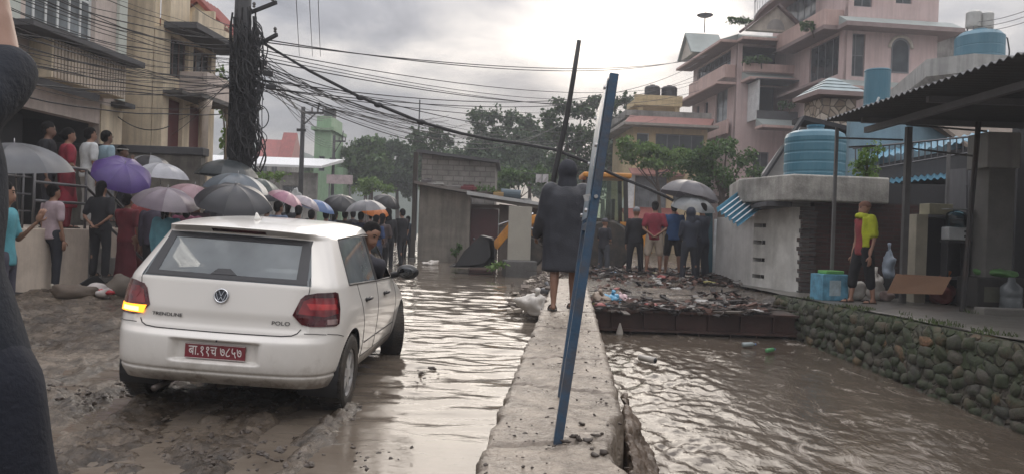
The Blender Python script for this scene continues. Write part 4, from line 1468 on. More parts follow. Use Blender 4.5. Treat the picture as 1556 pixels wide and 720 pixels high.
def torso_rings(J, f=1.0, z0=None, z1=None, belly=1.0, grow=0.0):
    """elliptical rings from hips to shoulders"""
    lean = J['neck'].y
    prof = [(.455, .083, .062), (.50, .091, .066), (.535, .090, .064), (.585, .082, .058), (.635, .080, .058), (.69, .090, .064), (.745, .098, .066), (.785, .098, .060), (.812, .078, .050), (.832, .042, .040)]
    rings = []
    for z, a, b_ in prof:
        if z0 is not None and z < z0: continue
        if z1 is not None and z > z1: continue
        t = (z - .53) / .3
        bb = b_ * (belly if .5 < z < .7 else 1.0)
        yy = lean * max(0, t) - .006
        rings.append([V(((a + grow) * f * cos(2 * pi * i / 18), yy + (bb + grow) * f * sin(2 * pi * i / 18), z)) for i in range(18)])
    return rings

def hand(mb, w, d, s, k, curl=.5):
    """palm with four bent fingers of unequal length and a thumb off its side"""
    d = d.normalized()
    side = V((0, 1, 0)) if abs(d.y) < .8 else V((0, 0, 1))
    side = (side - d * side.dot(d)).normalized()       # thumb side
    nrm = d.cross(side) * s
    pal = w + d * .030 * k
    R = Matrix((side, nrm, d)).transposed()
    mb.ell(pal, (.021 * k, .010 * k, .032 * k), 12, 8, M=R)
    for j, (off, ln) in enumerate([(.0145, .040), (.005, .045), (-.005, .042), (-.0145, .033)]):
        b0 = w + d * .056 * k + side * off * k
        b1 = b0 + (d * .9 - nrm * .25 * curl) .normalized() * ln * .5 * k
        b2 = b1 + (d * (1 - .6 * curl) - nrm * curl).normalized() * ln * .5 * k
        mb.tube([b0 - d * .012 * k, b0, b1, b2], [.0052 * k, .005 * k, .0046 * k, .0036 * k], 7)
    t0 = w + d * .018 * k + side * .017 * k
    t1 = t0 + (side * .75 + d * .7).normalized() * .020 * k
    t2 = t1 + (d * .9 + side * .25 - nrm * .4 * curl).normalized() * .018 * k
    mb.tube([t0, t1, t2], [.0068 * k, .006 * k, .0045 * k], 7)

def person(label, loc, face, H=1.68, arms=('down', 'down'), legs='stand', top=(.1, .1, .1), sleeve='short', lower='trousers', low_col=(.02, .02, .025),
           hair='short', hair_col=None, skin=None, lean=0.0, group=None, vox=.017, build=1.0, shoes=None, head_turn=0.0, top_len=.50, extra=None, cat='person', scarf=None, hood_col=None, detail=False):
    """a standing figure: body (one skin mesh) with hair, clothes and shoes as its parts"""
    skin = skin or SKIN
    root = thing('person', label, cat, loc, face, group)
    J = pose_points(arms, lean, legs)
    v1 = vox / H
    sd_ = RND.uniform(0, 50)
    def fin(me_):
        me_.transform(Matrix.Scale(H, 4)); me_.update(); return me_
    w_ = build
    # ---- body
    mb = MB()
    mb.loft(torso_rings(J, .93 * w_))
    hc = J['head']
    Rh = Matrix.Rotation(head_turn, 3, 'Z')
    def hp(x, y, z): return hc + Rh @ V((x, y, z))
    mb.caps(J['neck'] - V((0, 0, .03)), .034, hc - V((0, .004, .03)), .030, 12)
    mb.ell(hp(0, -.008, .012), (.046, .058, .060), 18, 12, M=Rh)
    mb.ell(hp(0, .018, -.030), (.036, .036, .042), 16, 10, M=Rh)
    mb.ell(hp(0, .052, -.020), (.0085, .013, .015), 10, 8, M=Rh)
    for s in (1, -1):
        mb.ell(hp(s * .047, -.006, -.012), (.007, .012, .018), 10, 8, M=Rh)
    for nm in 'rl':
        mb.caps(J['sh' + nm] + V((0, 0, -.012)), .030 * w_, J['el' + nm], .0205 * w_)
        mb.caps(J['el' + nm], .0205 * w_, J['wr' + nm], .0145)
        mb.caps(J['hip' + nm], .056 * w_, J['kn' + nm], .034 * w_)
        mid = J['kn' + nm].lerp(J['an' + nm], .3) + V((0, -.010, 0))
        mb.caps(J['kn' + nm], .033, mid, .034); mb.caps(mid, .034, J['an' + nm], .020)
        f0 = J['an' + nm]
        mb.caps(f0 + V((0, -.018, -.024)), .020, f0 + V((.0, .095, -.031)), .0145)
        mb.ell(f0 + V((0, .05, -.028)), (.026, .062, .0165), 12, 8)
    bm_ = remesh(mb, (.010 if detail else .0135) , 5)
    hb = MB()
    for nm, s in (('r', 1), ('l', -1)):
        hand(hb, J['wr' + nm], J['hd' + nm], s, 1.0, .8 if not isinstance(arms[0 if s > 0 else 1], str) or arms[0 if s > 0 else 1] in ('umbrella', 'phone', 'behind', 'front') else .4)
    # join hands into the body mesh
    o_ = len(bm_.vertices)
    vs_ = [tuple(v.co) for v in bm_.vertices] + hb.v
    fs_ = [tuple(p.vertices) for p in bm_.polygons] + [tuple(i + o_ for i in f) for f in hb.f]
    me_ = bpy.data.meshes.new('body'); me_.from_pydata(vs_, [], fs_)
    me_.materials.append(skin)
    body_ = link('body', fin(me_), root, smooth=True)
    # ---- face
    fb = MB()
    for s in (1, -1):
        fb.ell(hp(s * .018, .0475, .004), (.0075, .004, .0042), 8, 6, M=Rh)
    fb.build('eyes', mat('eye', (.02, .015, .012), .2, bump=0), root, smooth=True).data.transform(Matrix.Scale(H, 4))
    fb = MB()
    for s in (1, -1):
        fb.tube([hp(s * .007, .0505, .0135), hp(s * .019, .051, .017), hp(s * .031, .044, .013)], [.002, .0028, .0018], 6)
    fb.build('eyebrows', HAIRM, root, smooth=True).data.transform(Matrix.Scale(H, 4))
    fb = MB()
    fb.tube([hp(-.014, .046, -.044), hp(0, .0525, -.0445), hp(.014, .046, -.044)], [.002, .0042, .002], 6)
    fb.build('mouth', mat('lips', (.16, .055, .045), .5, bump=0), root, smooth=True).data.transform(Matrix.Scale(H, 4))
    # ---- hair / headgear
    hm = hair_col and cloth(hair_col) or HAIRM
    hb = MB()
    hname = 'hair'
    if hair in ('short', 'long', 'bun', 'fringe'):
        hb.ell(hp(0, -.015, .022), (.051, .060, .058), 18, 12, M=Rh)
        hb.ell(hp(0, -.030, -.010), (.046, .044, .046), 16, 10, M=Rh)
        if hair == 'long':
            hb.caps(hp(0, -.040, -.01), .044, hp(0, -.050, -.13), .034)
        if hair == 'bun':
            hb.ell(hp(0, -.075, .0), (.028, .024, .028), 12, 8)
        if hair == 'fringe':
            hb.ell(hp(0, .028, .05), (.036, .020, .020), 12, 8, M=Rh)
    elif hair == 'cap':
        hname = 'cap'
        hb.ell(hp(0, -.008, .030), (.054, .064, .050), 18, 12, M=Rh)
        hb.ell(hp(0, .066, .028), (.036, .042, .007), 14, 8, M=Rh)
    elif hair == 'skullcap':
        hname = 'cap'
        hb.ell(hp(0, -.012, .026), (.0515, .0625, .052), 18, 12, M=Rh)
    elif hair == 'hood':
        hname = 'hood'
        hb.ell(hp(0, -.016, .016), (.066, .078, .080), 18, 12, M=Rh)
        hb.caps(hp(0, -.018, -.02), .060, J['neck'] + V((0, -.012, -.015)), .072)
    elif hair == 'band':
        hname = 'hair'
        hb.ell(hp(0, -.015, .022), (.051, .060, .058), 18, 12, M=Rh)
    if hb.v:
        me_ = remesh(hb, .010 if detail else .012, 2, folds=.0025 if hair != 'hood' else .003, fscale=22, seed=sd_)
        if hair not in ('hood',):
            # leave the face free
            b2 = bmesh.new(); b2.from_mesh(me_)
            inv = Rh.inverted()
            kill = []
            for v in b2.verts:
                q = inv @ (v.co - hc)
                lim = .022 if hair in ('short', 'long', 'bun', 'band') else .012
                if hair != 'cap' and q.y > .012 and q.z < lim + .012 * (hair == 'fringe'):
                    kill.append(v)
                elif hair in ('cap', 'skullcap') and q.z < .0:
                    kill.append(v)
                elif q.y > -.012 and q.z < -.035:
                    kill.append(v)
            bmesh.ops.delete(b2, geom=kill, context='VERTS')
            b2.to_mesh(me_); b2.free()
        else:
            b2 = bmesh.new(); b2.from_mesh(me_)
            inv = Rh.inverted()
            kill = [v for v in b2.verts if (inv @ (v.co - hc)).y > .030 and -.06 < (inv @ (v.co - hc)).z < .045]
            bmesh.ops.delete(b2, geom=kill, context='VERTS')
            b2.to_mesh(me_); b2.free()
        me_.materials.append(cloth(hood_col) if hair == 'hood' and hood_col else hm)
        link(hname, fin(me_), root, smooth=True)
    if hair == 'band':
        hb = MB()
        hb.tube([hp(.053 * cos(a), -.012 + .063 * sin(a), .024) for a in [2 * pi * i / 20 for i in range(21)]], .006, 6)
        hb.build('headband', cloth((.4, .4, .38)), root, smooth=True).data.transform(Matrix.Scale(H, 4))
    # ---- top
    tb = MB()
    g_ = .013
    if lower == 'raincoat':
        hem = []
        for z, a, b_ in ((.262, .124, .102), (.33, .122, .100), (.42, .121, .096), (.52, .120, .093), (.62, .118, .090), (.70, .118, .090), (.765, .116, .084), (.805, .092, .068), (.838, .055, .052)):
            yy = J['neck'].y * max(0, (z - .53) / .3)
            hem.append([V((a * w_ * cos(2 * pi * i / 18), yy + b_ * w_ * sin(2 * pi * i / 18) - .004, z)) for i in range(18)])
        tb.loft(hem)
    elif lower == 'dress':
        rings = torso_rings(J, w_, z0=.50, grow=g_)
        hem = []
        for z, a, b_ in ((.20, .115, .10), (.30, .112, .092), (.42, .102, .080)):
            hem.append([V((a * w_ * cos(2 * pi * i / 18), b_ * w_ * sin(2 * pi * i / 18), z)) for i in range(18)])
        tb.loft(hem + rings)
    else:
        rings = torso_rings(J, w_, z0=top_len - .04, grow=g_)
        first = [V((p.x * 1.02, p.y * 1.02, top_len - .035)) for p in rings[0]]
        tb.loft([first] + rings[1:])
    for nm in 'rl':
        e = J['el' + nm]; sh = J['sh' + nm]; w = J['wr' + nm]
        if sleeve == 'none':
            tb.ell(sh + V((0, 0, -.01)), .036)
        elif sleeve == 'elbow':
            tb.caps(sh + V((0, 0, -.012)), .036 * w_, e, .031 * w_)
        elif sleeve == 'short':
            q = sh.lerp(e, .78)
            tb.caps(sh + V((0, 0, -.012)), .041 * w_, q, .036 * w_)
        else:
            kk = 1.25 if lower == 'raincoat' else 1.0
            tb.caps(sh + V((0, 0, -.012)), .042 * w_ * kk, e, .031 * w_ * kk); tb.caps(e, .031 * w_ * kk, e.lerp(w, .97 if kk > 1 else .93), .025 * w_ * kk)
    me_ = remesh(tb, .0125 if not detail else .0095, 5, folds=.0065 if lower != 'raincoat' else .009, fscale=11 if lower != 'raincoat' else 8, seed=sd_)
    me_.materials.append(cloth(top) if lower != 'raincoat' else cloth(top, .45))
    link('raincoat' if lower == 'raincoat' else 'dress' if lower == 'dress' else 'jacket' if sleeve == 'long' else 'shirt', fin(me_), root, smooth=True)
    if lower not in ('raincoat', 'dress', 'skirt') or lower == 'dress' and low_col:
        lb = MB()
        lb.loft(torso_rings(J, w_, z1=.60, grow=.006))
        lb.ell((0, -.004, .47), (.082 * w_, .066 * w_, .045))
        for nm in 'rl':
            hip, kn, an = J['hip' + nm], J['kn' + nm], J['an' + nm]
            if lower == 'shorts':
                lb.caps(hip, .066 * w_, hip.lerp(kn, .98), .054 * w_)
            elif lower == 'three_quarter':
                lb.caps(hip, .066 * w_, kn, .050 * w_); lb.caps(kn, .050 * w_, kn.lerp(an, .45), .046 * w_)
            elif lower == 'loose':
                lb.caps(hip, .068 * w_, kn, .056 * w_); lb.caps(kn, .056 * w_, an + V((0, 0, .005)), .050 * w_)
            else:
                lb.caps(hip, .064 * w_, kn, .045 * w_); lb.caps(kn, .045 * w_, an + V((0, -.004, -.008)), .037 * w_)
        me_ = remesh(lb, .0125 if not detail else .0095, 5, folds=.0042, fscale=12, seed=sd_ + 9)
        me_.materials.append(cloth(low_col))
        link('shorts' if lower in ('shorts', 'three_quarter') else 'trousers', fin(me_), root, smooth=True)
    elif lower == 'skirt':
        lb = MB()
        rings = [[V((a * cos(2 * pi * i / 18), b_ * sin(2 * pi * i / 18), z)) for i in range(18)] for z, a, b_ in ((.07, .125, .11), (.2, .112, .098), (.38, .104, .085), (.52, .100, .075), (.58, .085, .062))]
        lb.loft(rings)
        me_ = remesh(lb, .0125, 4, folds=.006, fscale=16, seed=sd_)
        me_.materials.append(cloth(low_col)); link('skirt', fin(me_), root, smooth=True)
    # ---- shoes
    shm = shoes and mat('shoe_%s' % '_'.join('%d' % int(100 * c) for c in shoes), shoes, .6) or SANDAL
    for nm in 'rl':
        f0 = J['an' + nm]
        sb = MB()
        if shoes:
            sb.ell(f0 + V((0, .035, -.026)), (.031, .083, .022), 14, 8)
            sb.ell(f0 + V((0, -.012, -.012)), (.027, .034, .032), 12, 8)
        else:
            sb.loft([[f0 + V((.031 * cos(a) * (1 + .12 * sin(a)), .038 + .080 * sin(a), z)) for a in [2 * pi * i / 16 for i in range(16)]] for z in (-.0455, -.034)])
            sb.tube([f0 + V((x, .055 + .0, z)) for x, z in ((-.028, -.036), (-.02, -.015), (0, -.008), (.02, -.015), (.028, -.036))], .006, 6)
        sb.build('shoe' if shoes else 'sandal', shm, root, smooth=bool(shoes)).data.transform(Matrix.Scale(H, 4))
    if extra:
        extra(root, J, H)
    return root

def on_ground(px, Y, dz=0.0):
    """point on the mud under pixel column px, Y metres away"""
    p = G(px, 430, Y)
    return V((p.x, Y, ground_base(p.x, Y) + dz))

# ------------------------------------------------------------------ umbrellas
def umb_mat(name, col, rough=.33, sheer=0.0):
    if name in MATS: return MATS[name]
    mt_, nt_, o_ = new_mat(name)
    b_ = N(nt_, 'ShaderNodeBsdfPrincipled', Roughness=rough)
    t_ = N(nt_, 'ShaderNodeTexCoord'); n_ = N(nt_, 'ShaderNodeTexNoise', Scale=4.0, Detail=5.0); L(nt_, t_.outputs['Object'], n_.inputs['Vector'])
    r_ = ramp(nt_, n_.outputs['Fac'], [(.3, [c * .82 for c in col]), (.7, [min(1, c * 1.18) for c in col])])
    L(nt_, r_.outputs[0], b_.inputs['Base Color'])
    tr = N(nt_, 'ShaderNodeBsdfTranslucent'); L(nt_, r_.outputs[0], tr.inputs['Color'])
    mx_ = N(nt_, 'ShaderNodeMixShader'); mx_.inputs['Fac'].default_value = .22
    L(nt_, b_.outputs[0], mx_.inputs[1]); L(nt_, tr.outputs[0], mx_.inputs[2])
    last = mx_
    if sheer:
        tp = N(nt_, 'ShaderNodeBsdfTransparent')
        m2 = N(nt_, 'ShaderNodeMixShader'); m2.inputs['Fac'].default_value = sheer
        L(nt_, mx_.outputs[0], m2.inputs[1]); L(nt_, tp.outputs[0], m2.inputs[2]); last = m2
    L(nt_, last.outputs[0], o_.inputs[0])
    MATS[name] = mt_
    return mt_
steel = mat('umbrella_steel', (.35, .35, .36), .3, metal=.9, bump=0)
def umbrella(label, top, r, col, tilt=(0, 0), depth=.47, spin=0.0, alt=None, group='umbrellas held up in the crowd', hook=.78, sheer=0.0, ribs=8, rim=None):
    """canopy whose crown is at point top, tilted (about x, about y)"""
    root = thing('umbrella', label, 'umbrella', top, 0, group)
    root.rotation_euler = (tilt[0], tilt[1], spin)
    D = r * depth / .55 * .62
    n, mseg = ribs * 8, 9
    base_m = umb_mat('umb_%.2f_%.2f_%.2f' % col, col, sheer=sheer)
    alt_m = umb_mat('umb_%.2f_%.2f_%.2f' % alt, alt) if alt else None
    verts, faces, fm = [], [], []
    for k in range(mseg + 1):
        t = k / mseg
        for i in range(n):
            a = 2 * pi * i / n
            f = (i % 8) / 8
            sag = sin(pi * f)
            rr = r * sin(t * 1.25) / sin(1.25) * (1 - .055 * sag * t * t)
            z = -D * (1 - cos(t * 1.25)) / (1 - cos(1.25)) - .085 * sag * t * r + .075 * sag * t ** 4 * r
            verts.append((rr * cos(a), rr * sin(a), z))
    for k in range(mseg):
        for i in range(n):
            j = (i + 1) % n
            faces.append((k * n + i, (k + 1) * n + i, (k + 1) * n + j, k * n + j))
            fm.append(1 if alt and ((i // 8) % 2 == 0 if rim is None else k >= mseg - rim) else 0)
    me_ = bpy.data.meshes.new('canopy'); me_.from_pydata(verts, [], faces)
    me_.materials.append(base_m)
    if alt: me_.materials.append(alt_m)
    me_.polygons.foreach_set('material_index', fm)
    me_.polygons.foreach_set('use_smooth', [True] * len(fm))
    at_ = me_.attributes.new('sharp_edge', 'BOOLEAN', 'EDGE')
    at_.data.foreach_set('value', [all(v % n % 8 == 0 for v in e.vertices) and abs(e.vertices[0] - e.vertices[1]) == n for e in me_.edges])
    link('canopy', me_, root)
    MB().tube([(0, 0, .05), (0, 0, .0), (0, 0, -hook)], [.004, .006, .006], 8).build('shaft', steel, root, smooth=True)
    MB().tube([(0, 0, -hook + .02), (0, 0, -hook - .08), (0, .01, -hook - .10), (0, .035, -hook - .105), (0, .045, -hook - .08)], [.012, .012, .011, .011, .010], 8).build('handle', black, root, smooth=True)
    rb = MB()
    for i in range(ribs):
        a = 2 * pi * i / ribs
        pl_ = []
        for k in range(mseg + 1):
            t = k / mseg
            rr = r * sin(t * 1.25) / sin(1.25)
            z = -D * (1 - cos(t * 1.25)) / (1 - cos(1.25)) - .006
            pl_.append((rr * cos(a), rr * sin(a), z))
        pl_.append((1.012 * pl_[-1][0], 1.012 * pl_[-1][1], pl_[-1][2] - .004))
        rb.tube(pl_, .0022, 4)
        rb.tube([(0.008 * cos(a), .008 * sin(a), -D * 1.05), pl_[5]], .002, 4)
    rb.build('ribs', steel, root)
    return root
# ================================================================== BUILDINGS
cream = mat('cream_plaster', (0.78, 0.67, 0.50), .85, streak=0.28, var=.08, scale=1.2, bump=.1, dirt=(.30, .24, .18), dirt_amt=.45, dirt_scale=.9)
beige = mat('beige_plaster', (0.58, 0.50, 0.42), .85, streak=0.16, var=.10, scale=1.5, bump=.1, dirt=(.22, .17, .13), dirt_amt=.5)
pinkish = mat('dull_pink', (0.60, 0.52, 0.47), .85, streak=0.16, var=.1, dirt=(.25, .2, .18), dirt_amt=.4)
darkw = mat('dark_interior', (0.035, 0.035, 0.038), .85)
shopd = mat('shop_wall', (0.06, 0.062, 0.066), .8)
slate = mat('dark_slab', (0.085, 0.085, 0.09), .8, dirt=(.04, .04, .04))
whitef = mat('white_frame', (0.62, 0.64, 0.64), .6)
greyf = mat('grey_frame', (0.16, 0.16, 0.17), .6)
brownf = mat('brown_frame', (0.10, 0.055, 0.045), .6)
wglass = glass_mat('window_glass', opaque=True, rough=.06, base=(.035, .042, .046))
wglass_l = glass_mat('window_glass_pale', opaque=True, rough=.10, base=(.16, .18, .19))
conc = mat('old_concrete', (0.27, 0.26, 0.24), .85, streak=0.28, var=.18, scale=2.5, bump=.3, dirt=(.09, .085, .08), dirt_amt=.75, dirt_scale=1.4)
conc_d = mat('dark_concrete', (0.13, 0.125, 0.12), .85, streak=0.16, var=.25, scale=2.0, bump=.3, dirt=(.05, .05, .045), dirt_amt=.7)
mint = mat('pale_mint', (0.52, 0.55, 0.50), .8, var=.06)

# ---- left house with shop below
a1 = atan2(1, .08)
h1 = thing('shop_house', 'beige corner house with a big white framed window above a dark shop front', 'house', (-10.15, 8.0, 0), a1)
u, n = (1, 0, 0), (0, -1, 0)
mb = MB()
wall_mesh(mb, (0, 0, 0), u, n, 10.0, 10.5, [(1.0, 9.2, 1.05, 3.35), (6.8, 8.95, 4.86, 7.1), (2.0, 5.2, 4.86, 7.1)], .25)
mb.span((9.75, .26, 0), (10.0, 6, 10.5))
mb.build('wall', pinkish, h1)
mb = MB(); mb.span((0.3, 3.0, 1.0), (9.7, 3.1, 3.6)); mb.span((.3, .3, 3.45), (9.7, 3.0, 3.55)); mb.span((9.3, .3, 1.0), (9.4, 3.0, 3.44))
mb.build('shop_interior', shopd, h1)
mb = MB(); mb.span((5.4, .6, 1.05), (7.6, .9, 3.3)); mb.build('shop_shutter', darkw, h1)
window(h1, (6.8, 0, 4.86), u, n, 2.15, 2.24, whitef, wglass_l, cols=6, rows=2, fw=.075)
window(h1, (2.0, 0, 4.86), u, n, 3.2, 2.24, whitef, wglass_l, cols=7, rows=2, fw=.075)
mb = MB()
mb.span((6.9, -.50, 3.95), (9.35, -.02, 4.70))
pb = mb.build('balcony_panel', cream, h1)
rb = MB()
for k in range(24):
    x = 6.95 + k * .1
    rb.span((x, -.53, 3.96), (x + .055, -.503, 4.69))
rb.build('panel_ribs', beige, pb)
mb = MB(); mb.span((6.0, -.78, 4.715), (9.65, -.0, 4.84)); mb.span((9.6, -.35, 3.82), (10.02, .0, 3.93)); mb.build('ledge', slate, h1, bevel=.01)
mb = MB()
mb.extrude([(1.0, -1.75, 3.42), (1.0, 0, 3.85), (1.0, 0, 3.98), (1.0, -1.78, 3.55)], (5.5, 0, 0))
mb.build('canopy', slate, h1)
MB().span((9.22, -.03, 1.06), (10.02, -.003, 3.80)).build('lower_cladding', cream, h1)
mb = MB(); mb.span((9.72, -.07, 4.0), (10.04, -.003, 10.5)); mb.build('pilaster', mint, h1)
mb = MB(); mb.span((5.9, -.06, 4.86), (6.6, -.003, 10.5)); mb.build('pilaster', mint, h1)
# porch with beige front, dark skirting and steps towards the street's far end
pc = thing('porch', 'raised beige porch with steps in front of the dark shop', 'porch', (-9.9, 8.0, 0), a1)
mb = MB(); mb.span((0, -2.55, -.3), (4.75, -.02, 1.05)); mb.span((4.75, -1.85, -.3), (8.5, -.02, 1.05)); mb.build('platform', beige, pc, bevel=.01)
mb = MB()
for k in range(6):
    mb.span((4.76 + .30 * k, -2.55, -.3), (4.76 + .30 * (k + 1) - .003, -1.86, 1.05 - .165 * (k + 1)))
mb.build('steps', conc, pc)
mb = MB()
mb.extrude([(.0, -2.562, .0), (4.0, -2.562, .0), (.0, -2.562, .62)], (0, -.03, 0))
mb.extrude([(3.2, -2.557, -.3), (5.6, -2.557, -.3), (5.6, -2.557, -.12), (4.9, -2.557, .30)], (0, -.03, 0))
mb.build('dark_skirting', darkw, pc)
def rails(parent, segs, r=.022):
    m_ = MB()
    for s_ in segs: m_.tube([V(p) for p in s_], r, 8)
    return m_.build('railing', parent[1], parent[0], smooth=True)
railm = mat('rail_steel', (.11, .11, .115), .45, metal=.4)
hr = thing('handrail', 'grey steel handrail going down the porch steps beside the beige wall', 'handrail', (-9.9, 8.0, 0), a1)
for dz_ in (0, -.28, -.56):
    mb = MB(); mb.tube([(3.5, -2.5, 2.02 + dz_), (4.7, -2.5, 2.02 + dz_), (6.55, -2.5, .98 + dz_)], .024, 8); mb.build('rail', railm, hr, smooth=True)
for x, z0, z1 in ((3.5, 1.05, 2.02), (4.7, 1.05, 2.02), (6.5, .0, 1.02)):
    MB().tube([(x, -2.5, z0), (x, -2.5, z1)], .022, 8).build('post', railm, hr, smooth=True)
hr2 = thing('railing', 'dark horizontal bar railing along the front edge of the porch', 'railing', (-9.9, 8.0, 0), a1)
for dz_ in (.25, .5, .75, .98):
    MB().tube([(.2, -2.48, 1.05 + dz_), (3.45, -2.48, 1.05 + dz_)], .016, 6).build('rail', railm, hr2, smooth=True)
for x in (.3, 1.3, 2.3, 3.3):
    MB().tube([(x, -2.48, 1.05), (x, -2.48, 2.04)], .018, 6).build('post', railm, hr2, smooth=True)

# ---- second left house: blank end wall towards us, balconies to the street
h2 = thing('balcony_house', 'cream house with a blank end wall, stacked balconies and a red tiled roof', 'house', (-8.72, 18.7, 0), a1)
mb = MB()
wall_mesh(mb, (0, 0, 0), u, n, 2.7, 6.0, [(.30, 1.0, 2.95, 4.3), (1.35, 2.05, 2.95, 4.3), (.3, 1.2, 4.85, 5.85), (1.45, 2.45, 4.85, 5.85)], .25)
mb.span((0, .27, 0), (.25, 6.5, 10.5)); mb.span((2.45, .27, 0), (2.7, 6.5, 6)); mb.span((.26, .003, 6.02), (1.2, .25, 10.5))
mb.build('wall', cream, h2)
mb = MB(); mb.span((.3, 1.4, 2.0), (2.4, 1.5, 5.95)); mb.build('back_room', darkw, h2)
for x in (.30, 1.35):
    d_ = MB().span((x + .02, .10, 2.96), (x + .68, .15, 4.28)).build('door', mat('maroon_door', (.13, .035, .035), .6, dirt=(.06, .02, .02)), h2)
window(h2, (.3, 0, 4.85), u, n, .9, 1.0, brownf, wglass, cols=3, rows=1)
window(h2, (1.45, 0, 4.85), u, n, 1.0, 1.0, brownf, wglass, cols=3, rows=1)
mb = MB(); mb.span((-.05, -.85, 5.95), (2.9, -.003, 6.10)); mb.build('roof_slab', slate, h2)
mb = MB(); mb.span((.5, -.75, 4.36), (2.5, -.005, 4.46)); mb.span((.0, -.5, 4.37), (.49, -.005, 4.44)); mb.build('balcony_floor', conc_d, h2)
mb = MB(); mb.span((.75, -.75, 4.465), (2.5, -.63, 5.05)); mb.span((2.4, -.62, 4.465), (2.5, -.01, 5.05)); mb.span((.75, -.62, 4.465), (.85, -.01, 5.05)); mb.build('balcony_parapet', pinkish, h2, bevel=.01)
for x in (.95, 2.35):
    mb = MB(); mb.tube([(x, -.62, 1.6), (x, -.62, 4.0), (x, -.62, 4.15), (x, -.62, 4.36)], [.10, .09, .15, .17], 14); mb.build('column', beige, h2, smooth=True)
mb = MB(); mb.span((2.38, -.72, 5.05), (2.48, -.62, 5.95)); mb.build('balcony_post', brownf, h2)
mb = MB(); mb.span((1.3, -.6, 6.103), (1.4, -.01, 6.75)); mb.span((.3, -.7, 6.103), (2.0, -.603, 6.5)); mb.build('terrace_parapet', cream, h2)
tilem = mat('red_tile', (.30, .075, .065), .6, var=.2, dirt=(.14, .05, .045))
mb = MB()
mb.extrude([(1.7, -.7, 6.35), (1.7, -.7, 6.45), (1.7, .1, 7.25), (1.7, 1.6, 6.3), (1.7, 1.6, 6.2), (1.7, .1, 7.12)], (1.25, 0, 0))
rf = mb.build('tiled_roof', tilem, h2)
rb = MB()
for k in range(7):
    x = 1.74 + k * .195
    rb.tube([(x, -.7, 6.47), (x, .1, 7.27), (x, 1.6, 6.32)], .04, 6)
rb.build('tile_rolls', tilem, rf)
mb = MB(); mb.extrude([(1.8, -.6, 6.103), (1.8, -.6, 6.4), (1.8, .1, 7.1), (1.8, 1.4, 6.3), (1.8, 1.4, 6.103)], (1.05, 0, 0)); mb.build('gable', cream, h2)

# grey retaining wall behind the crowd
g1 = thing('compound_wall', 'stained grey compound wall with a dark coping below the cream house', 'wall', (-9.6, 17.2, 0), 0)
MB().span((-1.0, 0, -.2), (2.5, .25, 2.72)).build('wall', mat('stained_grey', (.21, .195, .17), .85, streak=0.28, var=.3, scale=1.3, dirt=(.06, .055, .05), dirt_amt=.8, dirt_scale=1.1), g1)
MB().span((-1.02, -.05, 2.725), (2.56, .3, 2.90)).build('coping', slate, g1, bevel=.015)
# metal steps to the right of that wall
g1 = thing('iron_stair', 'pale stepped iron stair beside the end of the grey compound wall', 'stair', (-7.0, 17.6, 0), 0)
for k in range(9):
    MB().box((.12 + .05 * k, .3, 2.55 - .24 * k), (.62, .5, .045)).build('step', mat('galvanised', (.42, .43, .43), .45, metal=.3), g1)
MB().beam((.05, .04, 2.6), (.6, .04, .2), .05, .09).build('stringer', greyf, g1)

# white-roofed low house, red-roofed house, green tower house
hw = thing('low_house', 'long low grey house under a white sheet roof behind the utility pole', 'house', (0, 0, 0), 0)
p0, p1 = G(276, 252, 45), G(482, 262, 45)
mb = MB(); wall_mesh(mb, (p0.x, 45, 0), u, n, p1.x - p0.x, 4.3, [(1.0, 2.2, 2.2, 3.5), (3.2, 4.4, 2.2, 3.5), (6.0, 7.2, 2.2, 3.5)], .25); mb.build('wall', conc, hw)
for x in (1.0, 3.2, 6.0):
    window(hw, (p0.x + x, 45, 2.2), u, n, 1.2, 1.3, greyf, wglass, cols=2)
mb = MB(); mb.extrude([(p0.x - .4, 44.3, 4.55), (p0.x - .4, 44.3, 4.68), (p0.x - .4, 50, 5.6), (p0.x - .4, 50, 5.4)], (p1.x - p0.x + .8, 0, 0))
mb.build('sheet_roof', mat('white_sheet', (.62, .63, .64), .4, var=.06), hw)
hr_ = thing('red_roof_house', 'distant small house with a red tiled roof above the white sheet roof', 'house', G(424, 235, 70) * 1.0, 0)
hr_.location = (G(420, 235, 70).x, 70, 0); hr_.scale = (.52, .6, .86)
mb = MB(); wall_mesh(mb, (-3.4, 0, 0), u, n, 6.0, 8.6, [(.8, 1.8, 6.8, 8.0), (2.6, 3.6, 6.8, 8.0)], .3); mb.span((2.3, .31, 0), (2.6, 5, 8.6)); mb.build('wall', conc, hr_)
for x in (.8, 2.6): window(hr_, (-3.4 + x, 0, 6.8), u, n, 1.0, 1.2, greyf, wglass)
mb = MB(); mb.extrude([(-3.7, -.5, 8.4), (-3.7, -.5, 8.55), (-3.7, 2.6, 10.6), (-3.7, 5.5, 8.6), (-3.7, 5.5, 8.4)], (4.0, 0, 0)); mb.extrude([(.31, -.4, 8.5), (.31, 2.4, 11.4), (.31, 5.5, 8.6)], (2.5, 0, 0)); mb.build('tiled_roof', tilem, hr_)
greenm = mat('green_paint', (.25, .38, .24), .75, streak=0.16, var=.08, dirt=(.14, .24, .13), dirt_amt=.4)
hg = thing('green_house', 'bright green tower-like house with a flat parapet roof', 'house', (G(490, 230, 56).x, 56, 0), 0)
hg.scale = (.72, 1, 1)
mb = MB(); wall_mesh(mb, (-.85, 0, 0), u, n, 1.7, 8.2, [(.5, 1.1, 5.2, 6.3)], .25); mb.span((-.85, .26, 0), (-.6, 4, 8.2)); mb.span((.6, .26, 0), (.85, 4, 8.2))
mb.span((.86, .8, 0), (1.9, 4, 5.6)); mb.span((-4.5, .8, 0), (-.86, 4, 5.0)); mb.build('wall', greenm, hg)
window(hg, (-.35, 0, 5.2), u, n, .6, 1.1, greyf, wglass, cols=1)
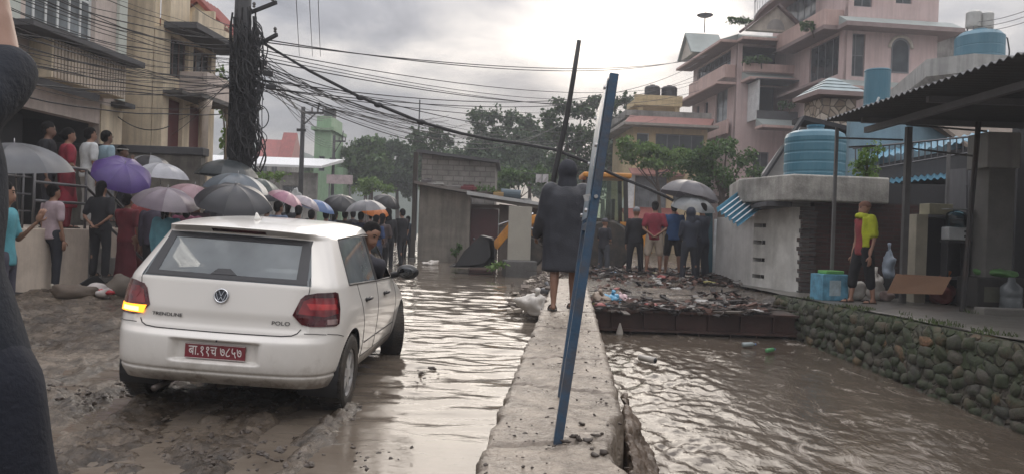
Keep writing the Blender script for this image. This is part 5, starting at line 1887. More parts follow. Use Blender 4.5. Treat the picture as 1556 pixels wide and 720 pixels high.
mb = MB(); mb.span((-1.15, -.3, 8.21), (1.15, 4.2, 8.45)); mb.span((-.75, .2, 8.46), (.75, 3.8, 9.3)); mb.build('parapet', greenm, hg)
mb = MB(); mb.lathe([(.001, 0), (.45, 0), (.47, .1), (.47, .6), (.3, .72), (.001, .75)], c=(.1, 1.5, 9.32), n=18)
tag(mb.build('water_tank', mat('black_tank', (.02, .02, .022), .5), smooth=False), 'small dark water tank on the roof of the green house', 'water tank').location = hg.location

# ---- hut on the left of the stream, block wall behind it
plast = mat('hut_plaster', (.235, .215, .185), .85, streak=0.28, var=.2, scale=1.1, bump=.3, dirt=(.075, .068, .06), dirt_amt=.75, dirt_scale=.7)
hut = thing('concrete_hut', 'low grey plastered hut with a maroon door and sloping sheet roof by the flood', 'hut', (G(634, 392, 26).x, 26, 0), 0)
Lh = G(826, 390, 26).x - hut.location.x
def zt(px, py): return G(px, py, 26).z
z_l, z_r = zt(636, 280), zt(826, 316)
mb = MB()
xs = G(713, 360, 26).x - hut.location.x
zm = z_l + (z_r - z_l) * xs / Lh
mb.extrude([(0, 0, -.3), (xs, 0, -.3), (xs, 0, zm - .03), (0, 0, z_l - .03)], (0, .2, 0))
mb.extrude([(0, .203, -.3), (0, 3.2, -.3), (0, 3.2, z_l - .03), (0, .203, z_l - .03)], (.2, 0, 0))
mb.build('wall', plast, hut)
mb = MB()
dx0, dx1 = G(714, 360, 26.6).x - hut.location.x, G(757, 360, 26.6).x - hut.location.x
zd = G(730, 317, 26.6).z
mb.span((xs + .003, .5, -.3), (dx0, .7, zm - .15)); mb.extrude([(dx1, .5, -.3), (Lh, .5, -.3), (Lh, .5, z_r - .03), (dx1, .5, zm - .3)], (0, .2, 0)); mb.span((dx0 + .002, .503, zd), (dx1 - .002, .69, zm - .33))
mb.build('recessed_wall', mat('hut_brick', (.125, .10, .085), .85, var=.25, dirt=(.05, .045, .04)), hut)
dr_ = MB().span((dx0 + .01, .56, -.1), (dx1 - .01, .62, zd - .01)).build('door', mat('maroon_metal', (.085, .026, .028), .55, dirt=(.05, .03, .025)), hut)
MB().ell((dx0 + .15, .54, .95), (.04, .03, .05), 8, 6).build('handle', steel, dr_)
mb = MB(); mb.extrude([(-.15, -.35, z_l), (-.15, -.35, z_l + .09), (Lh + .15, -.35, z_r + .09), (Lh + .15, -.35, z_r)], (0, 3.8, 0))
rf = mb.build('sheet_roof', mat('old_sheet', (.20, .19, .18), .6, metal=.2, dirt=(.10, .06, .045), dirt_amt=.6), hut)
mb = MB(); mb.extrude([(Lh * .38, -.38, zm - .05), (Lh * .38, -.38, zm + .1 - .03), (Lh + .2, -.38, z_r + .12), (Lh + .2, -.38, z_r + .02)], (0, .025, 0)); mb.build('fascia', mat('fascia_white', (.42, .43, .43), .5), rf)
hb_ = thing('block_wall_building', 'unfinished grey concrete block wall rising behind the low hut', 'building', (G(640, 280, 30).x, 30, 0), 0)
Lb = G(752, 280, 30).x - hb_.location.x
blk = brick_mat('concrete_block', (.27, .255, .235), (.21, .20, .185), (.16, .15, .14), bw=.42, bh=.21, msize=.02)
mb = MB(); mb.extrude([(0, 0, -.2), (Lb, 0, -.2), (Lb, 0, G(750, 249, 30).z), (0, 0, G(640, 233, 30).z)], (0, .2, 0)); mb.span((Lb - .2, .203, -.2), (Lb, 4, G(750, 249, 30).z - .02)); mb.build('wall', blk, hb_)
mb = MB(); mb.extrude([(-.2, -.3, G(640, 233, 30).z + .01), (-.2, -.3, G(640, 233, 30).z + .12), (Lb + .15, -.3, G(750, 249, 30).z + .12), (Lb + .15, -.3, G(750, 249, 30).z + .01)], (0, 4, 0)); mb.build('roof_edge', slate, hb_)
pp = thing('corner_post', 'tall dark post at the left corner of the low hut', 'post', (hut.location.x - .15, 25.9, 0), 0)
MB().span((-.07, -.07, -.3), (.07, .07, G(633, 232, 26).z)).build('post', mat('dark_wood', (.05, .042, .035), .8), pp, bevel=.01)
MB().span((-.1, -.1, -.3), (.1, .1, .25)).build('foot', conc_d, pp, bevel=.02)

# ---- yellow house
yel = mat('yellow_plaster', (.58, .46, .27), .85, streak=0.16, var=.08, dirt=(.36, .28, .17), dirt_amt=.4)
redb = mat('red_band', (.27, .13, .11), .7)
YX = G(962, 200, 46).x
hy = thing('yellow_house', 'yellow house with red eave band and two black tanks on its roof frame', 'house', (YX, 46, 0), radians(4))
mb = MB()
wall_mesh(mb, (0, 0, 0), u, n, 4.6, 8.1, [(.2, 1.0, 6.3, 7.5), (1.4, 4.4, 5.9, 7.5), (.2, 2.2, 3.0, 4.9), (2.6, 3.4, 3.2, 4.7)], .25)
wall_mesh(mb, (0, 6, 0), (0, -1, 0), (-1, 0, 0), 5.997, 8.1, [(2.4, 3.2, 5.9, 7.2), (2.4, 3.2, 3.2, 4.6)], .25)
mb.build('wall', yel, hy)
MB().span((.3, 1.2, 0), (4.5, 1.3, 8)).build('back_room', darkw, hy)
window(hy, (.2, 0, 6.3), u, n, .8, 1.2, whitef, wglass, cols=1); window(hy, (1.4, 0, 5.9), u, n, 3.0, 1.6, greyf, wglass, cols=4)
window(hy, (.2, 0, 3.0), u, n, 2.0, 1.9, greyf, wglass_l, cols=2, grille=True); window(hy, (2.6, 0, 3.2), u, n, .8, 1.5, brownf, wglass, cols=1)
window(hy, (0, 3.6, 5.9), (0, -1, 0), (-1, 0, 0), .8, 1.3, greyf, wglass, cols=1); window(hy, (0, 3.6, 3.2), (0, -1, 0), (-1, 0, 0), .8, 1.4, greyf, wglass, cols=1)
mb = MB(); mb.extrude([(-.7, -.8, 8.0), (-.2, -.25, 8.45), (-.2, 6.2, 8.45), (-.7, 6.8, 8.0)], (.02, 0, 0)); mb.span((-.75, -.85, 7.85), (5.0, 6.5, 8.0)); mb.build('eave', mat('eave_grey', (.30, .27, .24), .8), hy)
mb = MB(); mb.extrude([(-.70, -.80, 8.003), (-.25, -.15, 8.5), (-.25, .15, 8.5), (-.25, .15, 8.003)], (5.2, 0, 0)); mb.build('eave_band', redb, hy)
mb = MB(); mb.span((-.5, -.08, 8.503), (4.8, .12, 8.85)); mb.span((-.5, .123, 8.41), (-.3, 6, 8.85)); mb.build('parapet', conc, hy)
mb = MB(); mb.span((1.0, -.35, 4.95), (3.2, -.01, 5.1)); mb.extrude([(-.2, -.9, 4.95), (-.2, -.01, 5.35), (-.2, -.01, 5.25), (-.2, -.9, 4.85)], (2.8, 0, 0)); mb.build('window_hood', redb, hy)
mb = MB(); mb.extrude([(-.6, -2.2, 2.2), (-.6, -.01, 3.0), (-.6, -.01, 2.85), (-.6, -2.2, 2.05)], (3.3, 0, 0)); mb.build('porch_roof', mat('rusty_red', (.22, .06, .045), .7), hy)
mb = MB(); mb.extrude([(-.7, -.35, 2.9), (.1, -.35, 2.9), (.15, -.35, 5.0), (-.1, -.35, 5.0)], (0, .06, 0)); mb.build('leaning_sheet', whitef, hy)
mb = MB()
for x in (.75, 3.1):
    mb.span((x, 2, 8.4), (x + .3, 2.3, 9.5)); mb.span((x, 3.6, 8.4), (x + .3, 3.9, 9.5))
mb.span((.45, 1.8, 9.503), (3.5, 4.1, 9.85)); mb.span((.45, 1.78, 9.853), (3.5, 1.98, 10.15)); mb.build('tank_stand', yel, hy)
tankp = [(.001, 0), (.46, 0), (.48, .05), (.48, .3), (.465, .33), (.48, .36), (.48, .62), (.465, .65), (.48, .68), (.48, .92), (.40, 1.02), (.16, 1.06), (.15, 1.12), (.001, 1.12)]
for px, lb in ((994, 'left black water tank on the yellow house roof stand'), (1020, 'right black water tank on the yellow house roof stand')):
    p = G(px, 147, 48.2)
    t_ = MB().lathe(tankp, n=28).build('water_tank', mat('black_tank', (.02, .02, .022), .5), smooth=False)
    t_.location = (p.x, 48.9, 9.86); t_.scale = (1.05, 1.05, 1.0)
    tag(t_, lb, 'water tank', 'black tanks on the yellow house')

# ---- pink apartment house
pink = mat('pink_plaster', (.58, .455, .435), .82, streak=0.16, var=.07, scale=.8, bump=.08, dirt=(.38, .26, .24), dirt_amt=.45, dirt_scale=.6)
pink2 = mat('salmon_plaster', (.54, .39, .35), .82, streak=0.16, var=.07, dirt=(.38, .23, .2), dirt_amt=.4)
tile_g = mat('grey_green_tile', (.30, .335, .32), .6, var=.12, dirt=(.2, .22, .21))
eave_u = mat('eave_under', (.25, .19, .18), .8)
creamw = mat('cream_gable', (.56, .51, .44), .8, streak=0.16)
PX0 = G(1120, 110, 46)
hp_ = thing('apartment_house', 'tall pink apartment house with tiled eaves, gables and an arched window', 'house', (PX0.x, 46, 0), radians(5.7))
mb = MB()
# left wing
wall_mesh(mb, (0, 0, 0), u, n, 7.0, 13.2, [(1.2, 6.0, 8.75, 10.6), (.3, 6.6, 11.75, 13.0), (1.2, 2.2, 5.0, 6.6), (3.6, 4.8, 5.0, 6.6)], .3)
wall_mesh(mb, (0, 8, 0), (0, -1, 0), (-1, 0, 0), 7.997, 13.2, [(4.6, 6.6, 8.7, 10.7), (2.5, 3.2, 8.8, 10.4), (.8, 1.5, 8.8, 10.4), (.8, 6.9, 11.9, 13.0)], .3)
mb.build('wall', pink, hp_)
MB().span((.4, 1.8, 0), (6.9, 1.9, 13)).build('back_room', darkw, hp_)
MB().span((.01, .01, 13.22), (7.0, 8.0, 13.5)).build('roof_slab', eave_u, hp_)
MB().span((6.7, .31, 0), (7.0, 8.0, 13.2)).build('wall', pink, hp_)
MB().span((.31, 7.7, 0), (6.69, 8.0, 13.2)).build('wall', pink, hp_)
for (a_, b_, c_, d_) in ((4.6, 6.6, 8.7, 10.7), (2.5, 3.2, 8.8, 10.4), (.8, 1.5, 8.8, 10.4)):
    window(hp_, (0, 8 - a_, c_), (0, -1, 0), (-1, 0, 0), b_ - a_, d_ - c_, greyf, wglass_l if b_ - a_ > 1 else wglass, cols=2 if b_ - a_ > 1 else 1, rows=2)
window(hp_, (0, 7.2, 11.9), (0, -1, 0), (-1, 0, 0), 6.1, 1.1, greyf, wglass, cols=8, rows=2)
window(hp_, (1.2, 0, 5.0), u, n, 1.0, 1.6, greyf, wglass); window(hp_, (3.6, 0, 5.0), u, n, 1.2, 1.6, greyf, wglass)
# eave bands: sloping tiles over a dark underside
def eave(x0, x1, y0, z0, pr=1.0, h=.55, name='tiled_eave', left=False):
    m_ = MB(); m_.extrude([(x0, y0 - pr, z0 + .12), (x0, y0 - .005, z0 + h), (x0, y0 - .005, z0 + .12)], (x1 - x0, 0, 0)); e = m_.build(name, tile_g, hp_)
    m_ = MB(); m_.span((x0 - .04, y0 - pr - .05, z0 - .03), (x1 + .04, y0 - .005, z0 + .115)); m_.build('eave_board', pink2, e)
    m_ = MB(); m_.span((x0 + .1, y0 - pr + .08, z0 - .05), (x1 - .1, y0 - .01, z0 - .033)); m_.build('eave_soffit', eave_u, e)
def eave_l(y0, y1, z0, pr=1.0, h=.55):
    m_ = MB(); m_.extrude([(-pr, y0, z0 + .12), (-.005, y0, z0 + h), (-.005, y0, z0 + .12)], (0, y1 - y0, 0)); e = m_.build('tiled_eave', tile_g, hp_)
    m_ = MB(); m_.span((-pr - .05, y0 - .04, z0 - .03), (-.005, y1 + .04, z0 + .115)); m_.build('eave_board', pink2, e)
    m_ = MB(); m_.span((-pr + .08, y0 + .1, z0 - .05), (-.01, y1 - .1, z0 - .033)); m_.build('eave_soffit', eave_u, e)
eave(.3, 7.2, 0, 10.75, 1.3, .62); eave(-.1, 7.2, 0, 13.15, 1.0, .5); eave(.6, 6.4, -1.6, 7.75, 1.0, .6)
eave_l(.1, 8.6, 10.65, 1.2, .1); eave_l(-.1, 8.4, 13.15, 1.1, .5)
# balcony bands on both faces
mb = MB(); mb.span((.05, -.9, 11.25), (6.8, -.75, 11.75)); mb.span((-.7, .2, 11.05), (-.55, 6.8, 11.85)); mb.span((-.55, .2, 11.05), (-.01, .33, 11.85)); mb.span((-.35, .5, 7.7), (-.2, 6.9, 8.55)); mb.build('balcony_parapet', pink2, hp_, bevel=.02)
mb = MB(); mb.span((.7, -1.55, 8.36), (6.3, -1.45, 10.7)) if False else mb.span((.72, -1.5, 8.36), (.82, -.01, 10.65)); mb.build('bay_side_panel', mat('milky_panel', (.58, .60, .60), .4), hp_)
mb = MB(); mb.span((.6, -1.6, 10.66), (6.4, -.005, 10.74)); mb.span((.7, -1.58, 8.36), (6.3, -1.46, 8.85)); mb.span((6.2, -1.45, 8.36), (6.3, -.01, 10.65)); mb.span((3.3, -1.56, 8.86), (3.42, -1.47, 10.65)); mb.build('bay_frame', slate, hp_)
# gables
def gable(cx, w_, z0, h_, y0):
    m_ = MB(); m_.extrude([(cx - w_ / 2, y0, z0), (cx + w_ / 2, y0, z0), (cx, y0, z0 + h_)], (0, .35, 0)); g_ = m_.build('gable', creamw, hp_)
    for s in (-1, 1):
        MB().beam((cx + s * (w_ / 2 + .25), y0 + .1, z0 - .06), (cx, y0 + .1, z0 + h_ + .1), .7, .14).build('gable_board', eave_u, g_)
    arc = [(cx + .55 * cos(t), y0 - .012, z0 + .12 + .62 * sin(t)) for t in [pi * k / 14 for k in range(15)]]
    MB().extrude(arc, (0, .02, 0)).build('gable_arch', mat('arch_grey', (.36, .34, .32), .8), g_)
gable(1.9, 3.6, 13.68, 1.5, -.95)
m_ = MB(); m_.extrude([(-1.0, 5.2, 13.68), (-1.0, 7.9, 13.68), (-1.0, 6.55, 15.2)], (.35, 0, 0)); g_ = m_.build('gable', creamw, hp_)
m_ = MB(); m_.extrude([(-1.2, 5.0, 13.70), (-1.2, 6.55, 15.36), (-1.2, 6.55, 15.22), (-1.2, 5.2, 13.70)], (2.4, 0, 0)); m_.extrude([(-1.2, 8.1, 13.70), (-1.2, 6.55, 15.36), (-1.2, 6.55, 15.22), (-1.2, 7.9, 13.70)], (2.4, 0, 0)); m_.build('gable_roof', tile_g, g_)
# right block
bx0 = (V((G(1287, 70, 39.6).x, 39.6, 0)) - hp_.location)
R_ = Matrix.Rotation(-radians(5.7), 3, 'Z')
b0 = R_ @ bx0
bxl = b0.x; byf = b0.y
bw_ = 5.0
mb = MB()
wall_mesh(mb, (bxl, byf, 0), u, n, bw_, 16.5, [(.05, 1.0, 9.95, 12.2), (2.45, 3.45, 10.25, 11.6), (2.6, 3.5, 13.9, 15.4), (.3, 1.3, 13.6, 15.6), (1.2, 2.4, 6.3, 8.0), (3.2, 4.3, 6.3, 8.0)], .3)
wall_mesh(mb, (bxl, byf + 9, 0), (0, -1, 0), (-1, 0, 0), 8.997, 16.5, [(1.5, 5.5, 13.9, 15.8), (5.0, 8.2, 10.2, 12.3)], .3)
mb.span((bxl + bw_ - .3, byf + .303, 0), (bxl + bw_, byf + 9, 16.5))
mb.build('wall', pink, hp_)
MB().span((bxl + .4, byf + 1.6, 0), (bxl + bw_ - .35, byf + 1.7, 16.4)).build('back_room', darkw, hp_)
window(hp_, (bxl + 2.6, byf, 13.9), u, n, .9, 1.5, greyf, wglass, cols=2, rows=2); window(hp_, (bxl + .3, byf, 13.6), u, n, 1.0, 2.0, greyf, wglass, cols=2)
window(hp_, (bxl + .05, byf, 9.95), u, n, .95, 2.25, greyf, wglass, cols=2, rows=2)
window(hp_, (bxl, byf + 9 - 1.5, 13.9), (0, -1, 0), (-1, 0, 0), 4.0, 1.9, greyf, wglass_l, cols=5)
window(hp_, (bxl, byf + 4, 10.2), (0, -1, 0), (-1, 0, 0), 3.2, 2.1, greyf, wglass, cols=4)
aw = MB(); cxa = bxl + 2.95
arc = [(cxa - .5, byf - .02, 10.25), (cxa + .5, byf - .02, 10.25)] + [(cxa + .5 * cos(t), byf - .02, 11.6 + .5 * sin(t)) for t in [pi * k / 14 for k in range(15)]]
aw.extrude(arc, (0, .015, 0)); awo = aw.build('window', greyf, hp_)
MB().extrude([(cxa + (p[0] - cxa) * .86, byf - .026, 10.95 + (p[2] - 10.95) * .9) for p in arc], (0, .005, 0)).build('pane', wglass, awo)
MB().tube([(cxa + .62 * cos(t), byf - .03, 11.55 + .62 * sin(t)) for t in [pi * k / 14 for k in range(15)]], .09, 6).build('arch_trim', creamw, awo, smooth=True)
m_ = MB(); m_.extrude([(bxl - .5, byf - .9, 12.55), (bxl - .5, byf - .01, 13.05), (bxl - .5, byf - .01, 12.55)], (bw_ + 1.3, 0, 0)); e = m_.build('tiled_eave', tile_g, hp_)
m_ = MB(); m_.span((bxl - .55, byf - .95, 12.32), (bxl + bw_ + .85, byf - .01, 12.545)); m_.span((bxl + bw_ + .003, byf - .007, 12.32), (bxl + bw_ + .85, byf + 8, 12.545)); m_.build('eave_board', eave_u, e)
m_ = MB(); m_.extrude([(bxl - .3, byf - .6, 9.35), (bxl - .3, byf - .01, 9.75), (bxl - .3, byf - .01, 9.35)], (bw_ + .4, 0, 0)); e = m_.build('tiled_eave', tile_g, hp_)
m_ = MB(); m_.span((bxl - .35, byf - .65, 9.2), (bxl + bw_ + .2, byf - .01, 9.345)); m_.build('eave_board', pink2, e)
# side balcony of the top floor between the block and the wing
mb = MB(); mb.span((bxl - 1.1, byf + .4, 12.45), (bxl - .01, byf + 6.0, 12.65)); mb.build('balcony_floor', eave_u, hp_)
mb = MB(); mb.span((bxl - 1.1, byf + .4, 12.653), (bxl - .95, byf + 6.0, 13.5)); mb.span((bxl - .945, byf + .4, 12.653), (bxl - .02, byf + .55, 13.5)); mb.build('balcony_parapet', pink2, hp_, bevel=.02)
mb = MB(); mb.span((bxl - 1.0, byf + 2.0, 15.6), (bxl - .01, byf + 8.0, 15.8)); mb.build('balcony_roof', eave_u, hp_)
MB().span((bxl - 1.0, byf + .6, 9.75), (bxl - .01, byf + 6.0, 9.9)).build('balcony_floor', eave_u, hp_)
rc = thing('curved_railing', 'white curved stair railing on the roof of the pink apartment house', 'railing', (0, 0, 0), 0)
c0 = G(1196, 20, 44.0)
arcp = [(c0.x - 1.9 * cos(t) , 44.0 - 1.6 * sin(t), c0.z - .4 + 1.0 * t) for t in [pi * .62 * k / 16 for k in range(17)]]
rm_ = mat('white_rail', (.55, .55, .55), .5)
for dz_ in (0, .95):
    MB().tube([(a_, b_, c_ + dz_) for a_, b_, c_ in arcp], .035, 6).build('rail', rm_, rc, smooth=True)
mb = MB()
for p in arcp:
    mb.tube([p, (p[0], p[1], p[2] + .95)], .022, 5)
mb.build('balusters', rm_, rc)
MB().extrude([(a_, b_, c_ - .2) for a_, b_, c_ in arcp] , (0, 0, .15)).build('landing', eave_u, rc)
ds_ = thing('satellite_dish', 'dark round satellite dish above the left gable of the pink house', 'satellite dish', G(1071, 33, 52), 0)
MB().lathe([(.001, 0), (.25, .03), (.45, .10), (.55, .17), (.55, .19), (.44, .12), (.24, .05), (.001, .02)], c=(0, 0, .25), n=28).build('dish', mat('dish_grey', (.12, .12, .13), .5), ds_, smooth=True)
MB().tube([(0, 0, -.75), (0, 0, .26)], .04, 8).build('mast', greyf, ds_)
MB().tube([(.3, 0, .35), (0, 0, .62)], .02, 6).build('feed_arm', greyf, ds_)

# ---- tower of stone with a stepped tile cap, blue barrel, concrete roof with tank
ts = thing('stone_tower', 'round-stone faced gate tower with a stepped grey tiled cap', 'tower', (G(1260, 180, 24).x, 24, 0), radians(6))
mt, nt, out = new_mat('cobble_face')
b = N(nt, 'ShaderNodeBsdfPrincipled', Roughness=.8); L(nt, b.outputs[0], out.inputs[0])
tc = N(nt, 'ShaderNodeTexCoord')
ve = N(nt, 'ShaderNodeTexVoronoi', Scale=4.2, feature='DISTANCE_TO_EDGE'); L(nt, tc.outputs['Object'], ve.inputs['Vector'])
vo = N(nt, 'ShaderNodeTexVoronoi', Scale=4.2); L(nt, tc.outputs['Object'], vo.inputs['Vector'])
se = N(nt, 'ShaderNodeSeparateColor'); L(nt, vo.outputs['Color'], se.inputs[0])
r1 = ramp(nt, se.outputs[0], [(0, (.20, .15, .11)), (.5, (.36, .30, .24)), (1, (.46, .40, .34))])
r2 = ramp(nt, ve.outputs['Distance'], [(.03, 1.0), (.09, 0.0)])
mx = N(nt, 'ShaderNodeMixRGB'); L(nt, r2.outputs[0], mx.inputs['Fac']); L(nt, r1.outputs[0], mx.inputs['Color1']); mx.inputs['Color2'].default_value = (.09, .075, .06, 1)
L(nt, mx.outputs[0], b.inputs['Base Color'])
bp = N(nt, 'ShaderNodeBump', Strength=.8, Distance=.05); L(nt, ve.outputs['Distance'], bp.inputs['Height']); L(nt, bp.outputs[0], b.inputs['Normal'])
MB().span((-.56, -.56, 0), (.56, .56, G(1260, 155, 24).z)).build('shaft', mt, ts)
zc = G(1260, 152, 24).z
MB().span((-.83, -.83, zc), (.83, .83, zc + .14)).build('cap_board', eave_u, ts)
mb = MB()
for k in range(4):
    r0 = .81 - .175 * k; r1_ = r0 - .2
    mb.loft([[(s1 * r0, s2 * r0, zc + .143 + .135 * k) for s1, s2 in ((-1, -1), (1, -1), (1, 1), (-1, 1))], [(s1 * r1_, s2 * r1_, zc + .27 + .135 * k) for s1, s2 in ((-1, -1), (1, -1), (1, 1), (-1, 1))]])
mb.build('tiled_cap', mat('pale_tile', (.27, .33, .34), .55, var=.2), ts)
bluet = mat('blue_plastic', (.048, .155, .215), .42, var=.12, scale=1.2, bump=.05, dirt=(.12, .22, .27), dirt_amt=.4, stretch=(1, 1, .3))
bb = thing('blue_drum', 'tall narrow blue drum standing behind the edge of the shed roof', 'drum', (G(1331, 180, 21).x, 21, 0), 0)
z0_, z1_ = G(1331, 190, 21).z, G(1331, 107, 21).z
MB().lathe([(.001, z0_), (.335, z0_), (.345, z0_ + .05), (.335, z0_ + .5), (.345, z0_ + .53), (.335, z0_ + .56), (.335, z1_ - .06), (.345, z1_ - .03), (.33, z1_), (.001, z1_ - .01)], n=28).build('drum', bluet, bb)
MB().span((-.4, -.4, 0), (.4, .4, z0_ - .003)).build('plinth', conc_d, bb)
MB().tube([(-.28, -.22, z0_ + .1), (-.1, -.345, z0_ + .7)], .03, 6).build('pipe', whitef, bb)
cr_ = thing('flat_roof_house', 'grey flat-roofed house with a thick concrete roof rim behind the shed', 'house', (G(1428, 100, 30).x, 30, 0), radians(4))
zr = G(1480, 100, 30).z
mb = MB(); mb.prism([(1.2, .7), (9, .7), (9, 8), (3.0, 8)], 0, zr - .753); mb.build('wall', conc_d, cr_)
mb = MB(); mb.loft([[(.3, .9, zr - .75), (1.2, -.2, zr - .75), (9, -.2, zr - .75), (9, 8, zr - .75), (2.6, 8, zr - .75)], [(-.1, .7, zr - .35), (1.0, -.55, zr - .35), (9, -.55, zr - .35), (9, 8, zr - .35), (2.4, 8, zr - .35)], [(-.1, .7, zr + .35), (1.0, -.55, zr + .35), (9, -.55, zr + .35), (9, 8, zr + .35), (2.4, 8, zr + .35)]])
mb.build('roof_rim', mat('pale_concrete', (.40, .40, .385), .85, streak=0.28, var=.12, dirt=(.22, .22, .21), dirt_amt=.6), cr_)
tk = thing('water_tank', 'big blue water tank on the concrete roof at upper right', 'water tank', (G(1488, 80, 31.5).x, 31.5, zr + .353), 0)
R0 = .92
MB().lathe([(.001, 0), (R0, 0), (R0 * 1.01, .04), (R0, .3), (R0 * .985, .33), (R0, .36), (R0, .7), (R0 * .985, .73), (R0, .76), (R0, 1.15), (R0 * .8, 1.34), (.3, 1.42), (.28, 1.5), (.001, 1.5)], n=36).build('tank', bluet, tk, smooth=False)
MB().tube([(.6, -.3, 1.2), (.95, -.3, 1.1), (1.05, -.3, .6), (1.05, -.3, .0)], .03, 6).build('pipe', black, tk)
MB().lathe([(.001, 1.502), (.2, 1.502), (.2, 1.54), (.001, 1.56)], c=(-.45, 0, -.16), n=16).build('lid', black, tk)
for i, px in enumerate((1479, 1498)):
    p = G(px, 38, 34)
    t_ = thing('steel_tank', ['left', 'right'][i] + ' small pale steel tank on stilts behind the big blue roof tank', 'water tank', (p.x, 34, zr + .3), 0, 'steel tanks behind the blue tank')
    h_ = G(px, 17 + 2 * i, 34).z - zr - .3
    MB().lathe([(.001, h_ - .75), (.30, h_ - .75), (.31, h_ - .7), (.31, h_ - .1), (.22, h_), (.001, h_)], n=22).build('tank', mat('pale_steel', (.42, .42, .40), .4, metal=.4), t_)
    for q in range(3):
        MB().tube([(.25 * cos(q * 2.1), .25 * sin(q * 2.1), 0), (.25 * cos(q * 2.1), .25 * sin(q * 2.1), h_ - .74)], .03, 6).build('leg', greyf, t_)
gh = thing('grey_annex', 'small grey plastered annex between the pink house and the roof tank', 'house', (G(1440, 90, 47).x, 47, 0), 0)
mb = MB(); wall_mesh(mb, (-1.4, 0, 0), u, n, 4.0, G(1440, 54, 47).z, [(.8, 1.4, 11.6, 12.6)], .3); mb.build('wall', conc, gh); window(gh, (-.6, 0, 11.6), u, n, .6, 1.0, greyf, wglass, cols=1)
MB().span((-1.7, -.4, G(1440, 54, 47).z + .003), (2.8, 4, G(1440, 54, 47).z + .2)).build('roof', slate, gh)

# ---- little grey-tiled house and blue-walled houses behind the shed
hs = thing('gabled_shed', 'small dark-roofed gabled house behind the blue tank', 'house', (G(1189, 250, 20).x, 20, 0), 0)
za_, zb_ = G(1180, 262, 20).z, G(1203, 186, 20).z
mb = MB(); mb.extrude([(-.35, 0, 0), (2.0, 0, 0), (2.0, 0, zb_ - .3), (.45, 0, zb_ - .12), (-.35, 0, za_)], (0, .6, 0)); mb.build('wall', mat('pale_grey_wall', (.33, .32, .31), .85), hs)
mb = MB(); mb.extrude([(-.55, -.3, za_ - .25), (.42, -.3, zb_ + .02), (.42, -.3, zb_ + .14), (-.60, -.3, za_ - .22)], (0, .3, 0)); mb.extrude([(.423, -.3, zb_ + .02), (2.4, -.3, zb_ - .38), (2.4, -.3, zb_ - .27), (.423, -.3, zb_ + .14)], (0, .9, 0)); mb.build('roof', mat('dark_roof', (.028, .028, .031), .9), hs)
hbw = thing('blue_house', 'pale blue walled house with a brown pitched roof behind the shed posts', 'house', (G(1290, 240, 19).x, 19, 0), 0)
blw = mat('pale_blue_wall', (.20, .30, .36), .8, streak=0.16, var=.1, dirt=(.14, .2, .23))
zl = G(1400, 215, 19).z
mb = MB(); mb.span((0, 0, 0), (3.6, .2, zl - .2)); mb.extrude([(0, .0, zl - .197), (3.0, 0, zl - .197), (1.9, 0, zl + .42), (.0, 0, zl + .5)], (0, .2, 0)); mb.build('wall', blw, hbw)
mb = MB(); mb.extrude([(1.6, -.3, zl + .75), (3.3, -.3, zl - .45), (6.5, -.3, zl - .45), (6.5, 2.5, zl + 1.0), (2.0, 2.5, zl + 1.0)], (0, 0, -.1)); mb.build('roof', mat('brown_sheet', (.20, .165, .135), .7, dirt=(.12, .09, .07)), hbw)

# ---- fenced gallery with two blue corrugated awnings, behind the shed
blc = mat('blue_sheet', (.10, .26, .36), .45, var=.12, dirt=(.18, .24, .27), dirt_amt=.5)
def corrugated(name, p00, p10, p01, waves, amp, mt_, parent, th=.012, n=None):
    """sheet spanned by p00->p10 (across the waves) and p00->p01 (along them)"""
    p00, p10, p01 = V(p00), V(p10), V(p01)
    a, b_ = p10 - p00, p01 - p00
    nr = a.cross(b_).normalized()
    n_ = n or waves * 6
    m_ = MB()
    top = []
    for i in range(n_ + 1):
        t = i / n_
        d_ = nr * (amp * cos(2 * pi * waves * t))
        top.append((p00 + a * t + d_, p01 + a * t + d_))
    vs_ = []
    for q in top: vs_ += [q[0], q[1], q[0] - nr * th, q[1] - nr * th]
    fs_ = []
    for i in range(n_):
        o_ = 4 * i
        fs_ += [(o_, o_ + 4, o_ + 5, o_ + 1), (o_ + 2, o_ + 3, o_ + 7, o_ + 6), (o_, o_ + 2, o_ + 6, o_ + 4), (o_ + 1, o_ + 5, o_ + 7, o_ + 3)]
    fs_ += [(0, 1, 3, 2), (4 * n_, 4 * n_ + 2, 4 * n_ + 3, 4 * n_ + 1)]
    m_.add(vs_, fs_)
    return m_.build(name, mt_, parent)
ga = thing('gallery_house', 'dim grey house with blue corrugated awnings and a barred balcony behind the shed', 'house', (0, 0, 0), 0)
q0, q1 = G(1300, 262, 17.5), G(1506, 200, 15.6)
corrugated('upper_awning', G(1318, 243, 17.6), G(1506, 208, 15.7), G(1330, 232, 19.2), 15, .025, blc, ga)
corrugated('lower_awning', G(1352, 278, 16.9), G(1440, 270, 16.0), G(1356, 264, 18.0), 9, .025, blc, ga)
mb = MB()
pts = [G(1326, 252, 17.7), G(1510, 216, 15.8), G(1510, 470, 15.8), G(1326, 470, 17.7)]
mb.extrude(pts, (.15, .25, 0)); mb.build('wall', mat('dim_wall', (.095, .095, .098), .8, streak=0.16, var=.15), ga)
mb = MB()
for t in [k / 22 for k in range(23)]:
    a_ = G(1300, 226, 17.2).lerp(G(1504, 206, 15.4), t); c_ = G(1300, 262, 17.2).lerp(G(1504, 226, 15.4), t)
    mb.tube([a_, c_], .014, 5)
mb.build('balusters', railm, ga)
for p_, q_ in (((1296, 226, 17.2), (1506, 205, 15.4)), ((1296, 262, 17.2), (1506, 227, 15.4))):
    MB().tube([G(*p_), G(*q_)], .022, 6).build('rail', railm, ga)
mb = MB()
